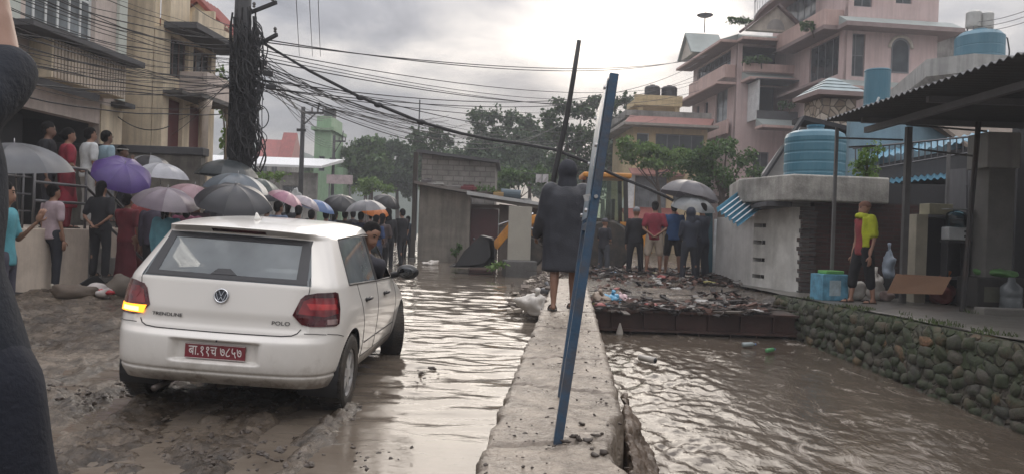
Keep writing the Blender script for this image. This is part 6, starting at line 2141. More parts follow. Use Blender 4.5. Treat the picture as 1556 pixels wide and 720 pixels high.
for x0, x1 in ((1440, 1468), (1472, 1500)):
    pts = [G(x0, 258, 15.3), G(x1, 256, 15.1), G(x1, 440, 15.1), G(x0, 440, 15.3)]
    mb.extrude(pts, (.02, .06, 0))
mb.build('shutter', mat('grey_shutter', (.13, .13, .135), .6, var=.2, stretch=(6, 6, .4)), ga)

# ---- open shed with dark sheet roof
sh_ = thing('open_shed', 'open shed with a low dark corrugated roof on posts at the right', 'shed', (0, 0, 0), 0)
A = G(1264, 179, 13.0); zsh = A.z
Bx = G(1556, 92, 8.6)
roofm = mat('dark_sheet', (.10, .105, .11), .6, var=.15, metal=.1, dirt=(.09, .08, .07), dirt_amt=.4)
near = V((5.55, 4.0, zsh + .05))
corrugated('roof', (A.x, 13.3, zsh), (5.62, 3.5, zsh + .03), (A.x + 8.5, 13.3, zsh + .12), 66, .020, roofm, sh_)
mb = MB()
for y in (12.6, 10.6, 8.4, 6.2):
    mb.span((5.75, y, zsh - .13), (13.5, y + .08, zsh - .04))
for x in (6.0, 8.9):
    mb.span((x, 3.6, zsh - .23), (x + .09, 13.1, zsh - .133))
mb.build('rafter', greyf, sh_)
pm = mat('post_grey', (.13, .13, .13), .7, dirt=(.07, .06, .05))
for px, Y, w_ in ((1377, 12.9, .09), (1268, 13.2, .05), (1439, 14.6, .05)):
    p = G(px, 300, Y)
    MB().span((p.x - w_ / 2, Y - w_ / 2, PLAT), (p.x + w_ / 2, Y + w_ / 2, zsh - .13)).build('post', pm, sh_)
p0_, p1_ = G(1462, 470, 11.6), G(1487, 186, 11.9)
MB().tube([p0_ - V((0, 0, .02)), p1_], .04, 10).build('pipe_post', mat('dark_pipe', (.035, .034, .034), .5, metal=.4, dirt=(.10, .05, .03)), sh_)
pa, pb_ = G(1502, 300, 12.4), G(1545, 300, 12.4)
MB().span((pa.x + .03, 12.45, PLAT), (pb_.x - .0, 12.9, zsh - .24)).build('pillar', mat('pillar_grey', (.19, .185, .175), .8, var=.15, dirt=(.10, .10, .095)), sh_, bevel=.01)
MB().span((pa.x - .05, 12.38, G(1520, 255, 12.4).z), (pb_.x + .02, 12.95, zsh - .24)).build('pillar_casing', mat('pillar_pale', (.34, .335, .32), .8, streak=0.16, var=.12), sh_, bevel=.01)
for (a_, b_) in (((1272, 210, 13.2), (1372, 213, 13)), ((1377, 190, 13), (1500, 200, 12.6)), ((1377, 225, 13), (1500, 240, 12.6)), ((1290, 224, 13.1), (1330, 222, 13.1))):
    MB().tube([G(*a_), G(*b_)], .017, 6).build('brace', pm, sh_)
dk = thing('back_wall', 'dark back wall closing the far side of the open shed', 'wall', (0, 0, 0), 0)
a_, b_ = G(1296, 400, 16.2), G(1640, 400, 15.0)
MB().extrude([(a_.x, 16.2, 0), (b_.x + 2, 15.0, 0), (b_.x + 2, 15.0, G(1440, 282, 16).z), (a_.x, 16.2, G(1440, 282, 16).z)], (0, .2, 0)).build('wall', mat('dark_shed_wall', (.042, .042, .044), .85), dk)  # one even near-black tone for the dark interior behind the shed
MB().extrude([(G(1545, 300, 14).x, 14, 0), (16, 13, 0), (16, 13, 3.6), (G(1545, 300, 14).x, 14, 3.6)], (0, .2, 0)).build('side_wall', mat('dark_shed_wall', (.042, .042, .044), .85), dk)

# ---- toilet block: white wall, brick side, slab with the big tank
tb_ = thing('brick_outhouse', 'small outhouse with peeling white wall, dark brick side and thick concrete slab roof', 'outhouse', (0, 0, 0), 0)
c0 = V((G(1212, 450, 14.6).x, 14.6, 0)); cL = V((G(1086, 415, 18.0).x, 18.0, 0)); cR = V((G(1300, 440, 14.5).x + .3, 14.5, 0))
zs0 = G(1205, 305, 14.3).z; zs1 = G(1205, 265, 14.3).z
whitew = mat('peeling_white', (.66, .65, .61), .8, streak=0.16, var=.12, scale=1.5, bump=.25, dirt=(.16, .15, .13), dirt_amt=.5, dirt_scale=1.25)
d_ = (cL - c0).normalized(); nrm_ = V((-d_.y, d_.x, 0)); nrm_ = nrm_ if nrm_.x < 0 else -nrm_
mb = MB()
ln = (cL - c0).length
slots = []
for k, z in enumerate((1.52, 1.17, .80, .45)):
    slots.append((ln * .36, ln * .50, z, z + .085))
wall_mesh(mb, c0 + V((0, 0, 0)), d_, nrm_, ln * .5, zs0 - .10, [(a_, b_, c_, e_) for a_, b_, c_, e_ in slots if True], .2)
pw = mb.build('white_wall', whitew, tb_)
mb = MB(); wall_mesh(mb, c0 + d_ * (ln * .5 + .004), d_, nrm_, ln * .5, zs0 - .26, [], .2)
mb.build('white_wall', mat('plain_white', (.62, .61, .59), .8, streak=0.16, var=.07, bump=.1, dirt=(.2, .19, .17), dirt_amt=.5, dirt_scale=.8), tb_)
MB().box(c0 + d_ * (ln * .25) - nrm_ * .21 + V((0, 0, .9)), (.05, ln * .48, 1.7), rz=atan2(d_.y, d_.x) - pi / 2).build('slot_backing', darkw, tb_)
MB().tube([c0 + d_ * (ln + .03) + V((0, 0, 0)), c0 + d_ * (ln + .03) + V((0, 0, zs0 - .3))], .045, 10).build('drain_pipe', whitef, tb_, smooth=True)
brk = brick_mat('dark_brick', (.075, .030, .026), (.048, .022, .02), (.055, .042, .037), msize=.01)
mb = MB(); wall_mesh(mb, (c0.x + .27, 14.62, 0), (1, 0, 0), (0, -1, 0), cR.x - c0.x + .9, zs0 + .02, [], .2); mb.build('brick_wall', brk, tb_)
brk2 = brick_mat('rough_brick', (.10, .06, .05), (.06, .045, .04), (.08, .075, .07), msize=.02)
mb = MB()
for k in range(22):
    z = .1 + k * .085
    mb.box((c0.x + .13 + RND.uniform(-.02, .02), 14.62 + RND.uniform(-.02, .02), z), (.26 + RND.uniform(-.03, .03), .27, .078), rz=RND.uniform(-.05, .05))
mb.build('brick_pier', brk2, tb_)
s0 = G(1205, 285, 14.2); sl = G(1122, 285, 15.9); sr = G(1352, 285, 14.35)
poly = [(s0.x, 14.2), (sr.x, 14.35), (sr.x + .1, 17.2), (sl.x + .35, 17.8), (sl.x, 15.9)]
mb = MB(); mb.prism(poly, zs0, zs1); mb.build('roof_slab', mat('slab_concrete', (.46, .445, .41), .85, streak=0.28, var=.18, scale=2, bump=.4, dirt=(.11, .105, .095), dirt_amt=.85, dirt_scale=1.1), tb_, bevel=.03)
mb = MB(); mb.beam((s0.x - .05, 14.75, zs0 - .05), (cL.x + .25, 17.3, zs0 - .12), .5, .09); mb.build('lintel', slate, tb_)
tk = thing('water_tank', 'ribbed blue water tank standing on the outhouse slab', 'water tank', (G(1238, 230, 15.4).x, 15.4, zs1 + .003), 0)
R0 = 44 * 15.4 / 1153; H0 = G(1238, 200, 15.4).z - zs1
pr = [(.001, 0), (R0 * .98, 0), (R0, .03)]
for k in range(4):
    z = H0 * (.10 + .2 * k)
    pr += [(R0, z), (R0 * .988, z + .02), (R0 * .988, z + .04), (R0, z + .06)]
pr += [(R0, H0 * .84), (R0 * .93, H0 * .93), (R0 * .75, H0 * .985), (.17, H0 * 1.0), (.16, H0 * 1.06), (.15, H0 * 1.07), (.001, H0 * 1.07)]
MB().lathe(pr, n=44).build('tank', bluet, tk, smooth=False)
MB().lathe([(.001, H0 * 1.072), (.17, H0 * 1.072), (.17, H0 * 1.12), (.001, H0 * 1.13)], n=20).build('lid', mat('blue_lid', (.04, .15, .22), .5), tk)
# the bent blue sheet hooked on the wall head
bs = thing('corrugated_sheet', 'bent sheet of blue and white striped corrugated iron hanging off the white wall', 'roof sheet', (0, 0, 0), 0)
sheetm, nt, out = new_mat('striped_sheet')
b = N(nt, 'ShaderNodeBsdfPrincipled', Roughness=.4); b.inputs['Base Color'].default_value = (.10, .26, .36, 1); L(nt, b.outputs[0], out.inputs[0])
a_, b_, c_ = G(1087, 321, 15.9), G(1122, 345, 15.2), G(1112, 301, 16.6)
a_, b_, c_ = G(1088, 318, 15.6), G(1124, 344, 15.2), G(1112, 300, 15.9)
cc = corrugated('sheet', a_, b_, c_ + (c_ - a_) * .55, 6, .035, sheetm, bs, n=60)
mb = MB()
o2 = MB()
for k in range(5):
    t = (k + .5) / 6 + 1 / 12
    p = a_.lerp(b_, t); q = p + (c_ - a_) * 1.55
    nr = (b_ - a_).cross(c_ - a_).normalized(); nr = nr if nr.y < 0 else -nr
    o2.beam(p + nr * .037, q + nr * .037, .035, .006)
o2.build('pale_ridge', mat('pale_ridge', (.50, .52, .52), .45), bs)
# ================================================================== BRIDGE WRECK, DEBRIS, MACHINES
rustm = mat('rusty_steel', (.075, .038, .030), .6, var=.3, metal=.3, bump=.3, dirt=(.03, .022, .02), dirt_amt=.7)
gd = thing('steel_girder', 'dark rusty steel girder spanning the stream under the rubble', 'girder', (0, 0, 0), 0)
gl, gr = G(911, 468, 13.0), G(1206, 474, 13.0)
zt_, zb_g = gl.z, gl.z - .36
mb = MB()
for (z0, z1, yy0, yy1) in ((zt_ - .04, zt_, -.12, .12), (zb_g, zb_g + .04, -.12, .12), (zb_g + .041, zt_ - .041, -.015, .015)):
    mb.span((gl.x - .1, 13.0 + yy0, z0), (gr.x + .3, 13.0 + yy1, z1))
mb.build('beam', rustm, gd)
for k in range(7):
    x = gl.x + .2 + k * .55
    MB().span((x, 12.90, zb_g + .043), (x + .02, 12.98, zt_ - .043)).build('stiffener', rustm, gd)
for k, px in enumerate((958, 1029, 1062, 1110, 1150)):
    p = G(px, 500, 12.95)
    MB().tube([(p.x, 12.95, zb_g), (p.x + .01, 12.93, zb_g - .10), (p.x + RND.uniform(-.02, .02), 12.93, zb_g - .2)], .014, 6).build('hanging_bar', rustm, gd)
MB().span((gl.x - .1, 13.2, zb_g + .1), (gr.x + .4, 15.6, zt_ - .06)).build('deck', conc_d, gd)

def mound(x, y):
    """top of the rubble heap"""
    t = sstep(12.85, 15.2, y)
    side = sstep(gl.x - .35, gl.x + .5, x)
    h = zt_ + .0 + (.10 * t + .22 * sstep(15, 18, y)) * side
    h += .10 * noise.noise(V((x * 1.1, y * 1.1, 4))) + .05 * noise.noise(V((x * 3.1, y * 3.1, 2)))
    if y > 17: h = h * (1 - sstep(18, 22, y)) + .36 * sstep(18, 22, y)
    return h
mxs, mys = axis([(gl.x - .5, 6.0, .08)]), axis([(12.95, 21.5, .09)])
vs, fs = [], []
for y in mys:
    for x in mxs:
        vs.append((x, y, mound(x, y)))
n_ = len(mxs)
for j in range(len(mys) - 1):
    for i in range(n_ - 1):
        a = j * n_ + i
        fs.append((a, a + 1, a + n_ + 1, a + n_))
me = bpy.data.meshes.new('rubble_heap'); me.from_pydata(vs, [], fs)
me.materials.append(mat('rubble_soil', (.075, .058, .048), .75, var=.45, scale=6, bump=.6, bscale=22))
struct(link('rubble_ground', me, smooth=True))
def scatter(name, label, mt_, count, dims, region, seed, flat=.35):
    r_ = random.Random(seed)
    m_ = MB()
    for k in range(count):
        x, y = region(r_)
        d_ = dims(r_)
        R = Matrix.Rotation(r_.uniform(0, 6.28), 3, 'Z') @ Matrix.Rotation(r_.gauss(0, flat), 3, 'X') @ Matrix.Rotation(r_.gauss(0, flat), 3, 'Y')
        m_.box((x, y, mound(x, y) + d_[2] * .4 + r_.uniform(0, .05)), d_, M=R)
    o_ = m_.build(name, mt_)
    return stuff(o_, label, 'debris')
def heap_region(r_):
    y = 12.98 + 7.5 * r_.random() ** 1.6
    return r_.uniform(gl.x - .35, min(5.8, 4.4 + .3 * (y - 13))), y
scatter('broken_bricks', 'broken red bricks strewn over the rubble heap across the stream', mat('brick_bits', (.105, .058, .045), .85, var=.5, scale=3), 520, lambda r_: (r_.uniform(.05, .22), r_.uniform(.05, .11), r_.uniform(.03, .075)), heap_region, 1)
scatter('burnt_timber', 'dark wet timber and bark scraps covering the rubble heap', mat('dark_timber', (.028, .022, .020), .7, var=.4), 1500, lambda r_: (r_.uniform(.08, .75) * r_.uniform(.5, 1.2), r_.uniform(.02, .12), r_.uniform(.008, .035)), heap_region, 2, .16)
scatter('broken_planks', 'long broken planks lying flat on the rubble heap', mat('plank_grey', (.085, .07, .058), .75, var=.4, scale=5), 120, lambda r_: (r_.uniform(.35, 1.1), r_.uniform(.06, .16), r_.uniform(.015, .035)), heap_region, 12, .08)
scatter('grey_chips', 'grey concrete chips scattered over the rubble heap', mat('grey_chips', (.20, .185, .17), .85, var=.3), 420, lambda r_: (r_.uniform(.04, .2), r_.uniform(.04, .13), r_.uniform(.02, .06)), heap_region, 3)
scatter('white_scraps', 'small white paper and plastic scraps on the rubble heap', mat('white_scraps', (.50, .50, .48), .7), 75, lambda r_: (r_.uniform(.04, .20), r_.uniform(.03, .08), r_.uniform(.006, .02)), heap_region, 4, .2)
r9 = random.Random(77); m_ = MB()
for k in range(230):
    x, y = heap_region(r9); a = r9.uniform(0, 6.28); ln_ = r9.uniform(.2, 1.1); z = mound(x, y) + .03
    m_.tube([(x + cos(a) * ln_ * t + .08 * noise.noise(V((k, t * 3, 0))), y + sin(a) * ln_ * t + .08 * noise.noise(V((k, t * 3, 5))), z + .07 * sin(pi * t) * r9.random() + .02 * t) for t in (0, .25, .5, .75, 1)], [.014, .012, .010, .007, .004], 5)
stuff(m_.build('twigs', mat('wet_twig', (.05, .038, .03), .8, var=.4)), 'thin wet twigs and branches tangled over the rubble heap', 'twigs')
r9 = random.Random(78)
for col, nm, cnt in (((.10, .22, .36), 'blue', 15), ((.34, .10, .09), 'red', 14), ((.30, .27, .10), 'yellow', 9), ((.40, .39, .37), 'white', 48)):
    m_ = MB()
    for k in range(cnt):
        x, y = heap_region(r9); rr = r9.uniform(.05, .14); o0 = len(m_.v)
        m_.ell((0, 0, 0), (rr, rr * .7, rr * .3), 12, 7)
        for i in range(o0, len(m_.v)):
            q = V(m_.v[i]); q *= 1 + .9 * noise.noise(q * (2.2 / rr) + V((k, 0, 0)))
            m_.v[i] = tuple(q + V((x, y, mound(x, y) + .05)))
    stuff(m_.build('plastic_litter', mat('litter_' + nm, col, .5, var=.3), smooth=True), 'small %s plastic rags trodden into the rubble heap' % nm, 'litter')
def left_bank(r_):
    y = r_.uniform(11.5, 19.5)
    return wall_cx(y) - .32 - abs(r_.gauss(0, .28)), y
def scatter2(name, label, mt_, count, dims, seed):
    r_ = random.Random(seed); m_ = MB()
    for k in range(count):
        x, y = left_bank(r_); d_ = dims(r_)
        R = Matrix.Rotation(r_.uniform(0, 6.28), 3, 'Z') @ Matrix.Rotation(r_.gauss(0, .3), 3, 'X')
        top = WALL_TOP if abs(x - wall_cx(y)) < .33 and y < WALL_Y1 else max(water_z(y), ground_base(x, y)) + .02 + .22 * exp(-((x - wall_cx(y) + .35) / .45) ** 2)
        m_.box((x, y, top + d_[2] * .3), d_, M=R)
    stuff(m_.build(name, mt_), label, 'debris')
scatter2('bank_rubble', 'grey and brown rubble along the far end of the flood wall', mat('bank_rubble', (.14, .115, .095), .8, var=.45, scale=4), 300, lambda r_: (r_.uniform(.05, .26), r_.uniform(.04, .15), r_.uniform(.02, .08)), 5)
scatter2('bank_scraps', 'pale scraps caught in the rubble by the flood wall', mat('bank_scraps', (.42, .37, .31), .8, var=.3), 110, lambda r_: (r_.uniform(.06, .3), r_.uniform(.04, .15), r_.uniform(.015, .05)), 6)

# crumpled bags
def bag(name, label, c, r, mt_, seed, cat='bag', sq=(1, 1, .7), amp=.35, group=None, tie=True):
    t_ = thing(name, label, cat, c, RND.uniform(0, 6), group)
    m_ = MB()
    m_.ell((0, 0, r * sq[2] * .8), (r * sq[0], r * sq[1], r * sq[2]), 28, 18)
    me_ = m_.mesh(name)
    for v in me_.vertices:
        p = v.co / r
        q = p + V((seed, seed * 1.7, 0))
        k = 1 + amp * noise.noise(q * 1.3) + amp * .5 * abs(noise.noise(q * 3.1)) - amp * .3
        v.co = V((v.co.x * k, v.co.y * k, max(0.0, v.co.z * (1 + .5 * (k - 1)))))
    me_.materials.append(mt_)
    link('sack', me_, t_, smooth=True)
    if tie:
        m_ = MB()
        m_.tube([(0, 0, r * sq[2] * 1.55), (.02, .01, r * sq[2] * 1.9), (.05, .03, r * sq[2] * 2.15)], [r * .22, r * .12, r * .2], 9)
        m_.build('gathered_neck', mt_, t_, smooth=True)
    return t_
wbag = mat('white_plastic', (.50, .47, .43), .45, bump=.3, dirt=(.30, .26, .21), dirt_amt=.5, dirt_scale=5)
bbag = mat('sky_blue_plastic', (.10, .32, .50), .4, bump=.3)
p = GZ(817, 462, .18); bag('plastic_sack', 'dirty white plastic sack slumped against the left side of the flood wall', (p.x, p.y, .02), .24, wbag, 3, sq=(1, 1.2, .75), amp=.6)
p = GZ(833, 447, .2); bag('plastic_sack', 'dark grey sack lying behind the dirty white sack by the flood wall', (p.x, p.y, .1), .20, mat('grey_sack', (.12, .12, .125), .5, bump=.3), 5, amp=.6)
p = G(931, 447, 13.7); bag('plastic_bag', 'crumpled light blue plastic bag on the edge of the rubble heap', (p.x, 13.7, mound(p.x, 13.7) - .02), .20, bbag, 8, sq=(1.25, .9, .6), amp=.8)
p = G(946, 440, 13.9); bag('plastic_bag', 'crumpled pinkish white plastic bag beside the light blue bag', (p.x, 13.9, mound(p.x, 13.9)), .15, mat('pink_white', (.50, .36, .38), .5, bump=.3), 11, sq=(1.2, .9, .6), amp=.8)
p = G(914, 450, 13.5); bag('plastic_sack', 'tan sack sagging over the wall end next to the light blue bag', (p.x, 13.5, mound(p.x, 13.5) - .05), .2, mat('tan_sack', (.28, .22, .17), .6, bump=.3), 13, amp=.7)
p = GZ(655, 397, .12); bag('plastic_bag', 'white plastic bag floating at the foot of the low hut', (p.x * 24 / p.y, 24.0, water_z(24) - .06), .22, wbag, 15, sq=(1.5, .9, .5), amp=.7, tie=False)
p = G(942, 505, 12.8)
m_ = MB(); m_.loft([[(p.x + .05 * cos(a) * k1, 12.82 + .03 * sin(a), p.z + dz) for a in [2 * pi * i / 10 for i in range(10)]] for dz, k1 in ((.16, .2), (.10, .6), (.02, 1.1), (-.06, 1.3), (-.10, .7))])
tag(m_.build('plastic_scrap', wbag, smooth=True), 'torn white plastic scrap hanging below the left end of the girder', 'plastic scrap')
# floating litter
def bottle(label, px, py, Y, col, ln=.24, r=.04, rz=.6):
    p = G(px, py, Y)
    t_ = thing('plastic_bottle', label, 'bottle', (p.x, Y, stream_z(Y) + .05), rz)
    MB().tube([(-ln / 2, 0, 0), (-ln / 2 + .01, 0, 0), (ln * .25, 0, .01), (ln * .38, 0, .012), (ln * .45, 0, .012)], [r * .8, r, r, r * .45, r * .4], 14).build('bottle', mat('plastic_%d' % int(100 * col[1]), col, .2), t_, smooth=True)
    MB().tube([(ln * .452, 0, .012), (ln * .52, 0, .012)], r * .45, 10).build('cap', mat('cap_blue', (.05, .15, .4), .4), t_, smooth=True)
bottle('green plastic bottle drifting in the middle of the stream', 1171, 531, 11.6, (.09, .27, .11), .20, .034)
bottle('clear pale plastic bottle drifting near the girder', 1138, 524, 12.0, (.26, .30, .30), .22, .038, .1)
p = G(984, 541, 10.6)
t_ = thing('pipe_stub', 'short white plastic pipe end floating near the flood wall', 'pipe', (p.x, 10.6, stream_z(10.6) + .06), -.9)
MB().tube([(-.14, 0, .0), (.14, 0, .0)], .045, 16).build('pipe', wbag, t_, smooth=True)
MB().tube([(.141, 0, .0), (.144, 0, .0)], .036, 16).build('bore', darkw, t_, smooth=True)

# ------------------------------------------------------------------ the blue sign frame seen edge on
bluep = mat('blue_paint', (.030, .075, .135), .36, var=.3, bump=.15, bscale=60, dirt=(.075, .060, .05), dirt_amt=.75, dirt_scale=9)
sg = thing('sign_frame', 'blue steel sign on two legs leaning over, seen edge on, standing on the flood wall', 'sign', (0, 0, 0), 0)
n0 = GZ(848, 668, WALL_TOP); n1 = G(933, 113, 3.42)
f0 = GZ(853, 600, WALL_TOP); f1 = f0 + (n1 - n0) * 1.0; f1.z = n1.z; f1.x -= .016
ax = (n1 - n0).normalized()
MB().beam(n0 - ax * .05, n1, .040, .040).build('leg', bluep, sg, bevel=.003)
MB().beam(f0 - ax * .05, f1, .040, .040).build('leg', bluep, sg, bevel=.003)
for t in (.58, .985):
    a_, b_ = n0.lerp(n1, t), f0.lerp(f1, t)
    dd = (b_ - a_).normalized()
    MB().beam(a_ + dd * .021, b_ - dd * .021, .036, .036).build('rail', bluep, sg, bevel=.003)
side_ = ax.cross((f0 - n0).normalized()).normalized()
if side_.x > 0: side_ = -side_
a0, a1_ = n0.lerp(n1, .60), n0.lerp(n1, .985)
b0_, b1_ = f0.lerp(f1, .60), f0.lerp(f1, .985)
ext = (b0_ - a0).normalized() * .012
MB().extrude([a0 + side_ * .022 - ext, b0_ + side_ * .022 + ext, b1_ + side_ * .022 + ext, a1_ + side_ * .022 - ext], side_ * .004).build('board', mat('sign_back', (.19, .245, .30), .32, var=.2, dirt=(.09, .12, .15), dirt_amt=.6, dirt_scale=5), sg)  # grey-blue reflection on the board face is put into its base colour
bolt = mat('bolt_steel', (.4, .4, .4), .35, metal=.8)
for t in (.62, .80, .96):
    for q0, q1 in ((n0, n1), (f0, f1)):
        p = q0.lerp(q1, t)
        MB().tube([p + side_ * .027, p + side_ * .038], .010, 8).build('bolt', bolt, sg)
p = n0.lerp(n1, .66)
MB().tube([p - V((.0, .021, .0)), p - V((0, .038, 0))], .009, 8).build('bolt', bolt, sg)
MB().beam(p + V((-.05, -.0, -.01)) + side_ * .0, p + V((-.02, -.0, .0)), .02, .03).build('bracket', bolt, sg)

# the bent black pole behind the hooded man
pts = [G(880, 62, 9.30), G(871, 120, 9.29), G(861, 180, 9.27), G(848, 240, 9.25), G(836, 300, 9.22), G(828, 345, 9.20), G(824, 368, 9.19)]
o_ = MB().tube(pts, [.026, .029, .031, .033, .034, .034, .034], 12).build('bent_pole', mat('black_pole', (.022, .022, .023), .6, bump=.2), smooth=True)
tag(o_, 'thin bent black pole held upright by the man in the long raincoat', 'pole')

# ------------------------------------------------------------------ backhoe loader
jy = mat('machine_yellow', (.64, .27, .035), .5, var=.15, dirt=(.14, .10, .07), dirt_amt=.6, dirt_scale=2)
jb = mat('machine_black', (.025, .025, .027), .5, dirt=(.07, .055, .045), dirt_amt=.5)
JX = G(917, 330, 21.5).x
jz = .26
jc = thing('backhoe_loader', 'orange-yellow backhoe loader with a glazed cab and black front bucket', 'digger', (JX, 21.5, jz), pi)
zr_ = G(915, 265, 21.5).z - jz
def wheel_j(x, y, r, w):
    m_ = MB()
    m_.lathe([(r * .55, -w / 2), (r * .92, -w / 2), (r, -w * .35), (r, w * .35), (r * .92, w / 2), (r * .55, w / 2)], c=(x, y, r), n=32, axis='y')
    for k in range(18):
        a = 2 * pi * k / 18
        M_ = Matrix.Rotation(a, 3, 'Y')
        m_.box(M_ @ V((0, 0, r)) + V((x, y, r)), (.07, w * .9, .05), M=M_ @ Matrix.Rotation(.4, 3, 'Z'))
    t_ = m_.build('wheel', rubber, jc)
    m_ = MB(); m_.lathe([(r * .54, -w * .42), (r * .5, 0), (.1, .02), (.1, w * .42), (r * .54, w * .44)], c=(x, y, r), n=24, axis='y'); m_.build('rim', mat('rim_tan', (.34, .27, .20), .6), t_)
for y in (.82, -.82):
    wheel_j(0, y, .70, .42); wheel_j(2.15, y * .95, .44, .30)
MB().span((-.75, -.42, .55), (2.6, .42, .82)).build('chassis', jb, jc, bevel=.02)
mb = MB(); mb.extrude([(.75, -.42, .83), (2.6, -.42, .83), (2.62, -.42, 1.25), (2.3, -.42, 1.45), (.75, -.42, 1.58)], (0, .84, 0)); mb.build('bonnet', jy, jc, bevel=.03)
MB().span((2.625, -.36, .86), (2.66, .36, 1.2)).build('grille', jb, jc)
mb = MB(); mb.span((-.62, -.62, .95), (.72, .62, 1.32)); mb.build('cab_base', jy, jc, bevel=.03)
for x, xt in ((-.56, -.50), (.68, .52)):
    for y in (-.58, .58):
        MB().beam((x, y, 1.32), (xt, y, zr_ - .14), .11).build('cab_pillar', jb, jc)
mb = MB(); mb.span((-.66, -.68, zr_ - .14), (.68, .68, zr_)); mb.build('cab_roof', jy, jc, bevel=.04)
cg = glass_mat('cab_glass', (.80, .86, .82), .03)
for y in (-.57, .57):
    m_ = MB(); m_.extrude([(-.52, y, 1.33), (.64, y, 1.33), (.50, y, zr_ - .15), (-.47, y, zr_ - .15)], (0, .01, 0)); m_.build('side_glass', cg, jc)
m_ = MB(); m_.span((-.2, -.25, 1.325), (.25, .25, 1.45)); m_.span((-.28, -.25, 1.325), (-.2, .25, 2.0)); m_.build('seat', jb, jc)
mb = MB(); mb.span((-.72, .64, 1.28), (.30, .70, 1.36)); mb.build('side_rail', jy, jc)
MB().tube([(1.1, .25, 1.5), (1.1, .25, 2.3)], .04, 8).build('exhaust', jb, jc)
for y in (.64, -.64):
    mb = MB(); mb.beam((.75, y, 1.55), (2.5, y, 1.25), .12, .22); mb.beam((2.5, y, 1.25), (3.05, y, .55), .12, .22); mb.build('loader_arm', jy, jc, bevel=.01)
    MB().tube([(1.3, y, 1.0), (2.2, y, 1.12)], .05, 10).build('ram', chrome, jc, smooth=True)
    MB().tube([(2.0, y * .8, 1.5), (2.95, y * .8, 1.15)], .04, 10).build('ram', chrome, jc, smooth=True)
bx = G(728, 380, 21.5)
mb = MB()
prof = [(3.0, .02), (4.1, -.02), (4.15, .02), (3.3, .10), (3.12, .35), (3.2, .74), (3.45, .80), (3.42, .86), (3.12, .80), (3.0, .45)]
mb.extrude([(x, -1.1, z) for x, z in prof], (0, 2.2, 0))
for y in (-1.1, 1.07):
    mb.extrude([(3.02, y, .03), (4.1, y, 0), (3.85, y, .42), (3.45, y, .82), (3.05, y, .74)], (0, .03, 0))
bk_ = mb.build('bucket', jb, jc)
for k in range(7):
    MB().box((4.17, -.95 + k * .317, -.0), (.14, .06, .03)).build('tooth', jb, bk_)
mb = MB(); mb.beam((-.75, .0, .9), (-1.15, 0, 1.35), .25); mb.beam((-1.15, 0, 1.35), (-1.3, 0, .5), .2); mb.build('rear_boom', jy, jc)

# pale board standing in front of the digger, low concrete lump under it
p = G(788, 398, 20.4)
wb_ = thing('pale_board', 'upright pale panel standing in front of the digger arm', 'panel', (p.x, 20.4, 0), .12)
zb0, zb1 = G(788, 395, 20.4).z, G(788, 314, 20.4).z
MB().span((-.31, -.04, zb0), (.31, .04, zb1)).build('panel', mat('pale_panel', (.36, .34, .29), .7, var=.06, dirt=(.25, .23, .2), dirt_amt=.4), wb_, bevel=.006)
MB().span((-.40, -.35, -.1), (.45, .4, zb0 - .003)).build('footing', conc_d, wb_, bevel=.03)

# ------------------------------------------------------------------ things in and before the shed
def at(px, Y, z=PLAT + .04):
    return V((G(px, 430, Y).x, Y, z))
p = at(1260, 13.0)
bx_ = thing('blue_carton', 'tall light blue patterned carton with a green top on the yard edge', 'carton', p, .25)
MB().span((-.25, -.17, 0), (.25, .17, .44)).build('box', mat('carton_blue', (.12, .32, .45), .6, var=.5, scale=5), bx_, bevel=.008)
MB().span((-.15, -.12, .443), (.2, .12, .50)).build('green_lid', mat('leaf_green', (.12, .34, .09), .6), bx_, bevel=.01)
MB().span((-.12, -.174, .08), (.10, -.171, .34)).build('pale_label', mat('carton_pale', (.38, .48, .52), .6, var=.3, scale=9), bx_)
bag('white_sack', 'round white sack with a black band beside the light blue carton', at(1298, 13.2), .20, wbag, 21, sq=(1, 1, .95), amp=.25)
bag('white_sack', 'tall white sack leaning behind the man in yellow', at(1331, 13.3), .17, wbag, 23, sq=(.9, .9, 1.55), amp=.35)
bag('cloth_bundle', 'pinkish cloth bundle at the left end of the cardboard', at(1347, 13.2), .14, mat('dull_pink_cloth', (.26, .19, .17), .8), 25, amp=.4, tie=False)
p = at(1350, 14.2)
bag('white_sack', 'white and blue sack hanging high behind the cardboard', (p.x, 14.2, .62), .17, mat('white_blue', (.34, .40, .48), .5, var=.4, scale=4), 27, sq=(.7, .7, 1.8), amp=.35)
st_ = thing('stack_of_crates', 'dark stack under the white and blue sack', 'stack', (p.x, 14.25, PLAT + .03), .1)
MB().span((-.22, -.2, 0), (.22, .2, .36)).build('crate', darkw, st_, bevel=.01)
p0_, p1_ = at(1350, 12.75), at(1446, 12.35)
cbm = mat('cardboard', (.26, .145, .085), .85, var=.12, dirt=(.15, .09, .06), dirt_amt=.4)
cb_ = thing('cardboard_sheet', 'brown cardboard sheet leaning low across the shed floor', 'cardboard', (0, 0, 0), 0)
za, zb = G(1350, 445, 12.7).z, G(1350, 414, 12.9).z
MB().extrude([G(1348, 445, 12.75), G(1432, 447, 12.35), G(1446, 421, 12.5), G(1362, 416, 12.9)], (.01, .03, .005)).build('sheet', cbm, cb_)
sf = thing('shelf_cabinet', 'cream sided cabinet with a dark inside standing behind the cardboard', 'cabinet', (0, 0, 0), 0)
a_, b_ = G(1385, 420, 13.2), G(1497, 420, 13.2)
ztop = G(1400, 326, 13.2).z
crm = mat('cream_board', (.42, .39, .31), .7, dirt=(.26, .23, .19), dirt_amt=.4)
MB().span((a_.x, 13.1, PLAT), (a_.x + .2, 13.5, ztop)).build('side', crm, sf, bevel=.006)
MB().span((b_.x - .05, 13.1, PLAT), (b_.x, 13.5, ztop)).build('side', greyf, sf)
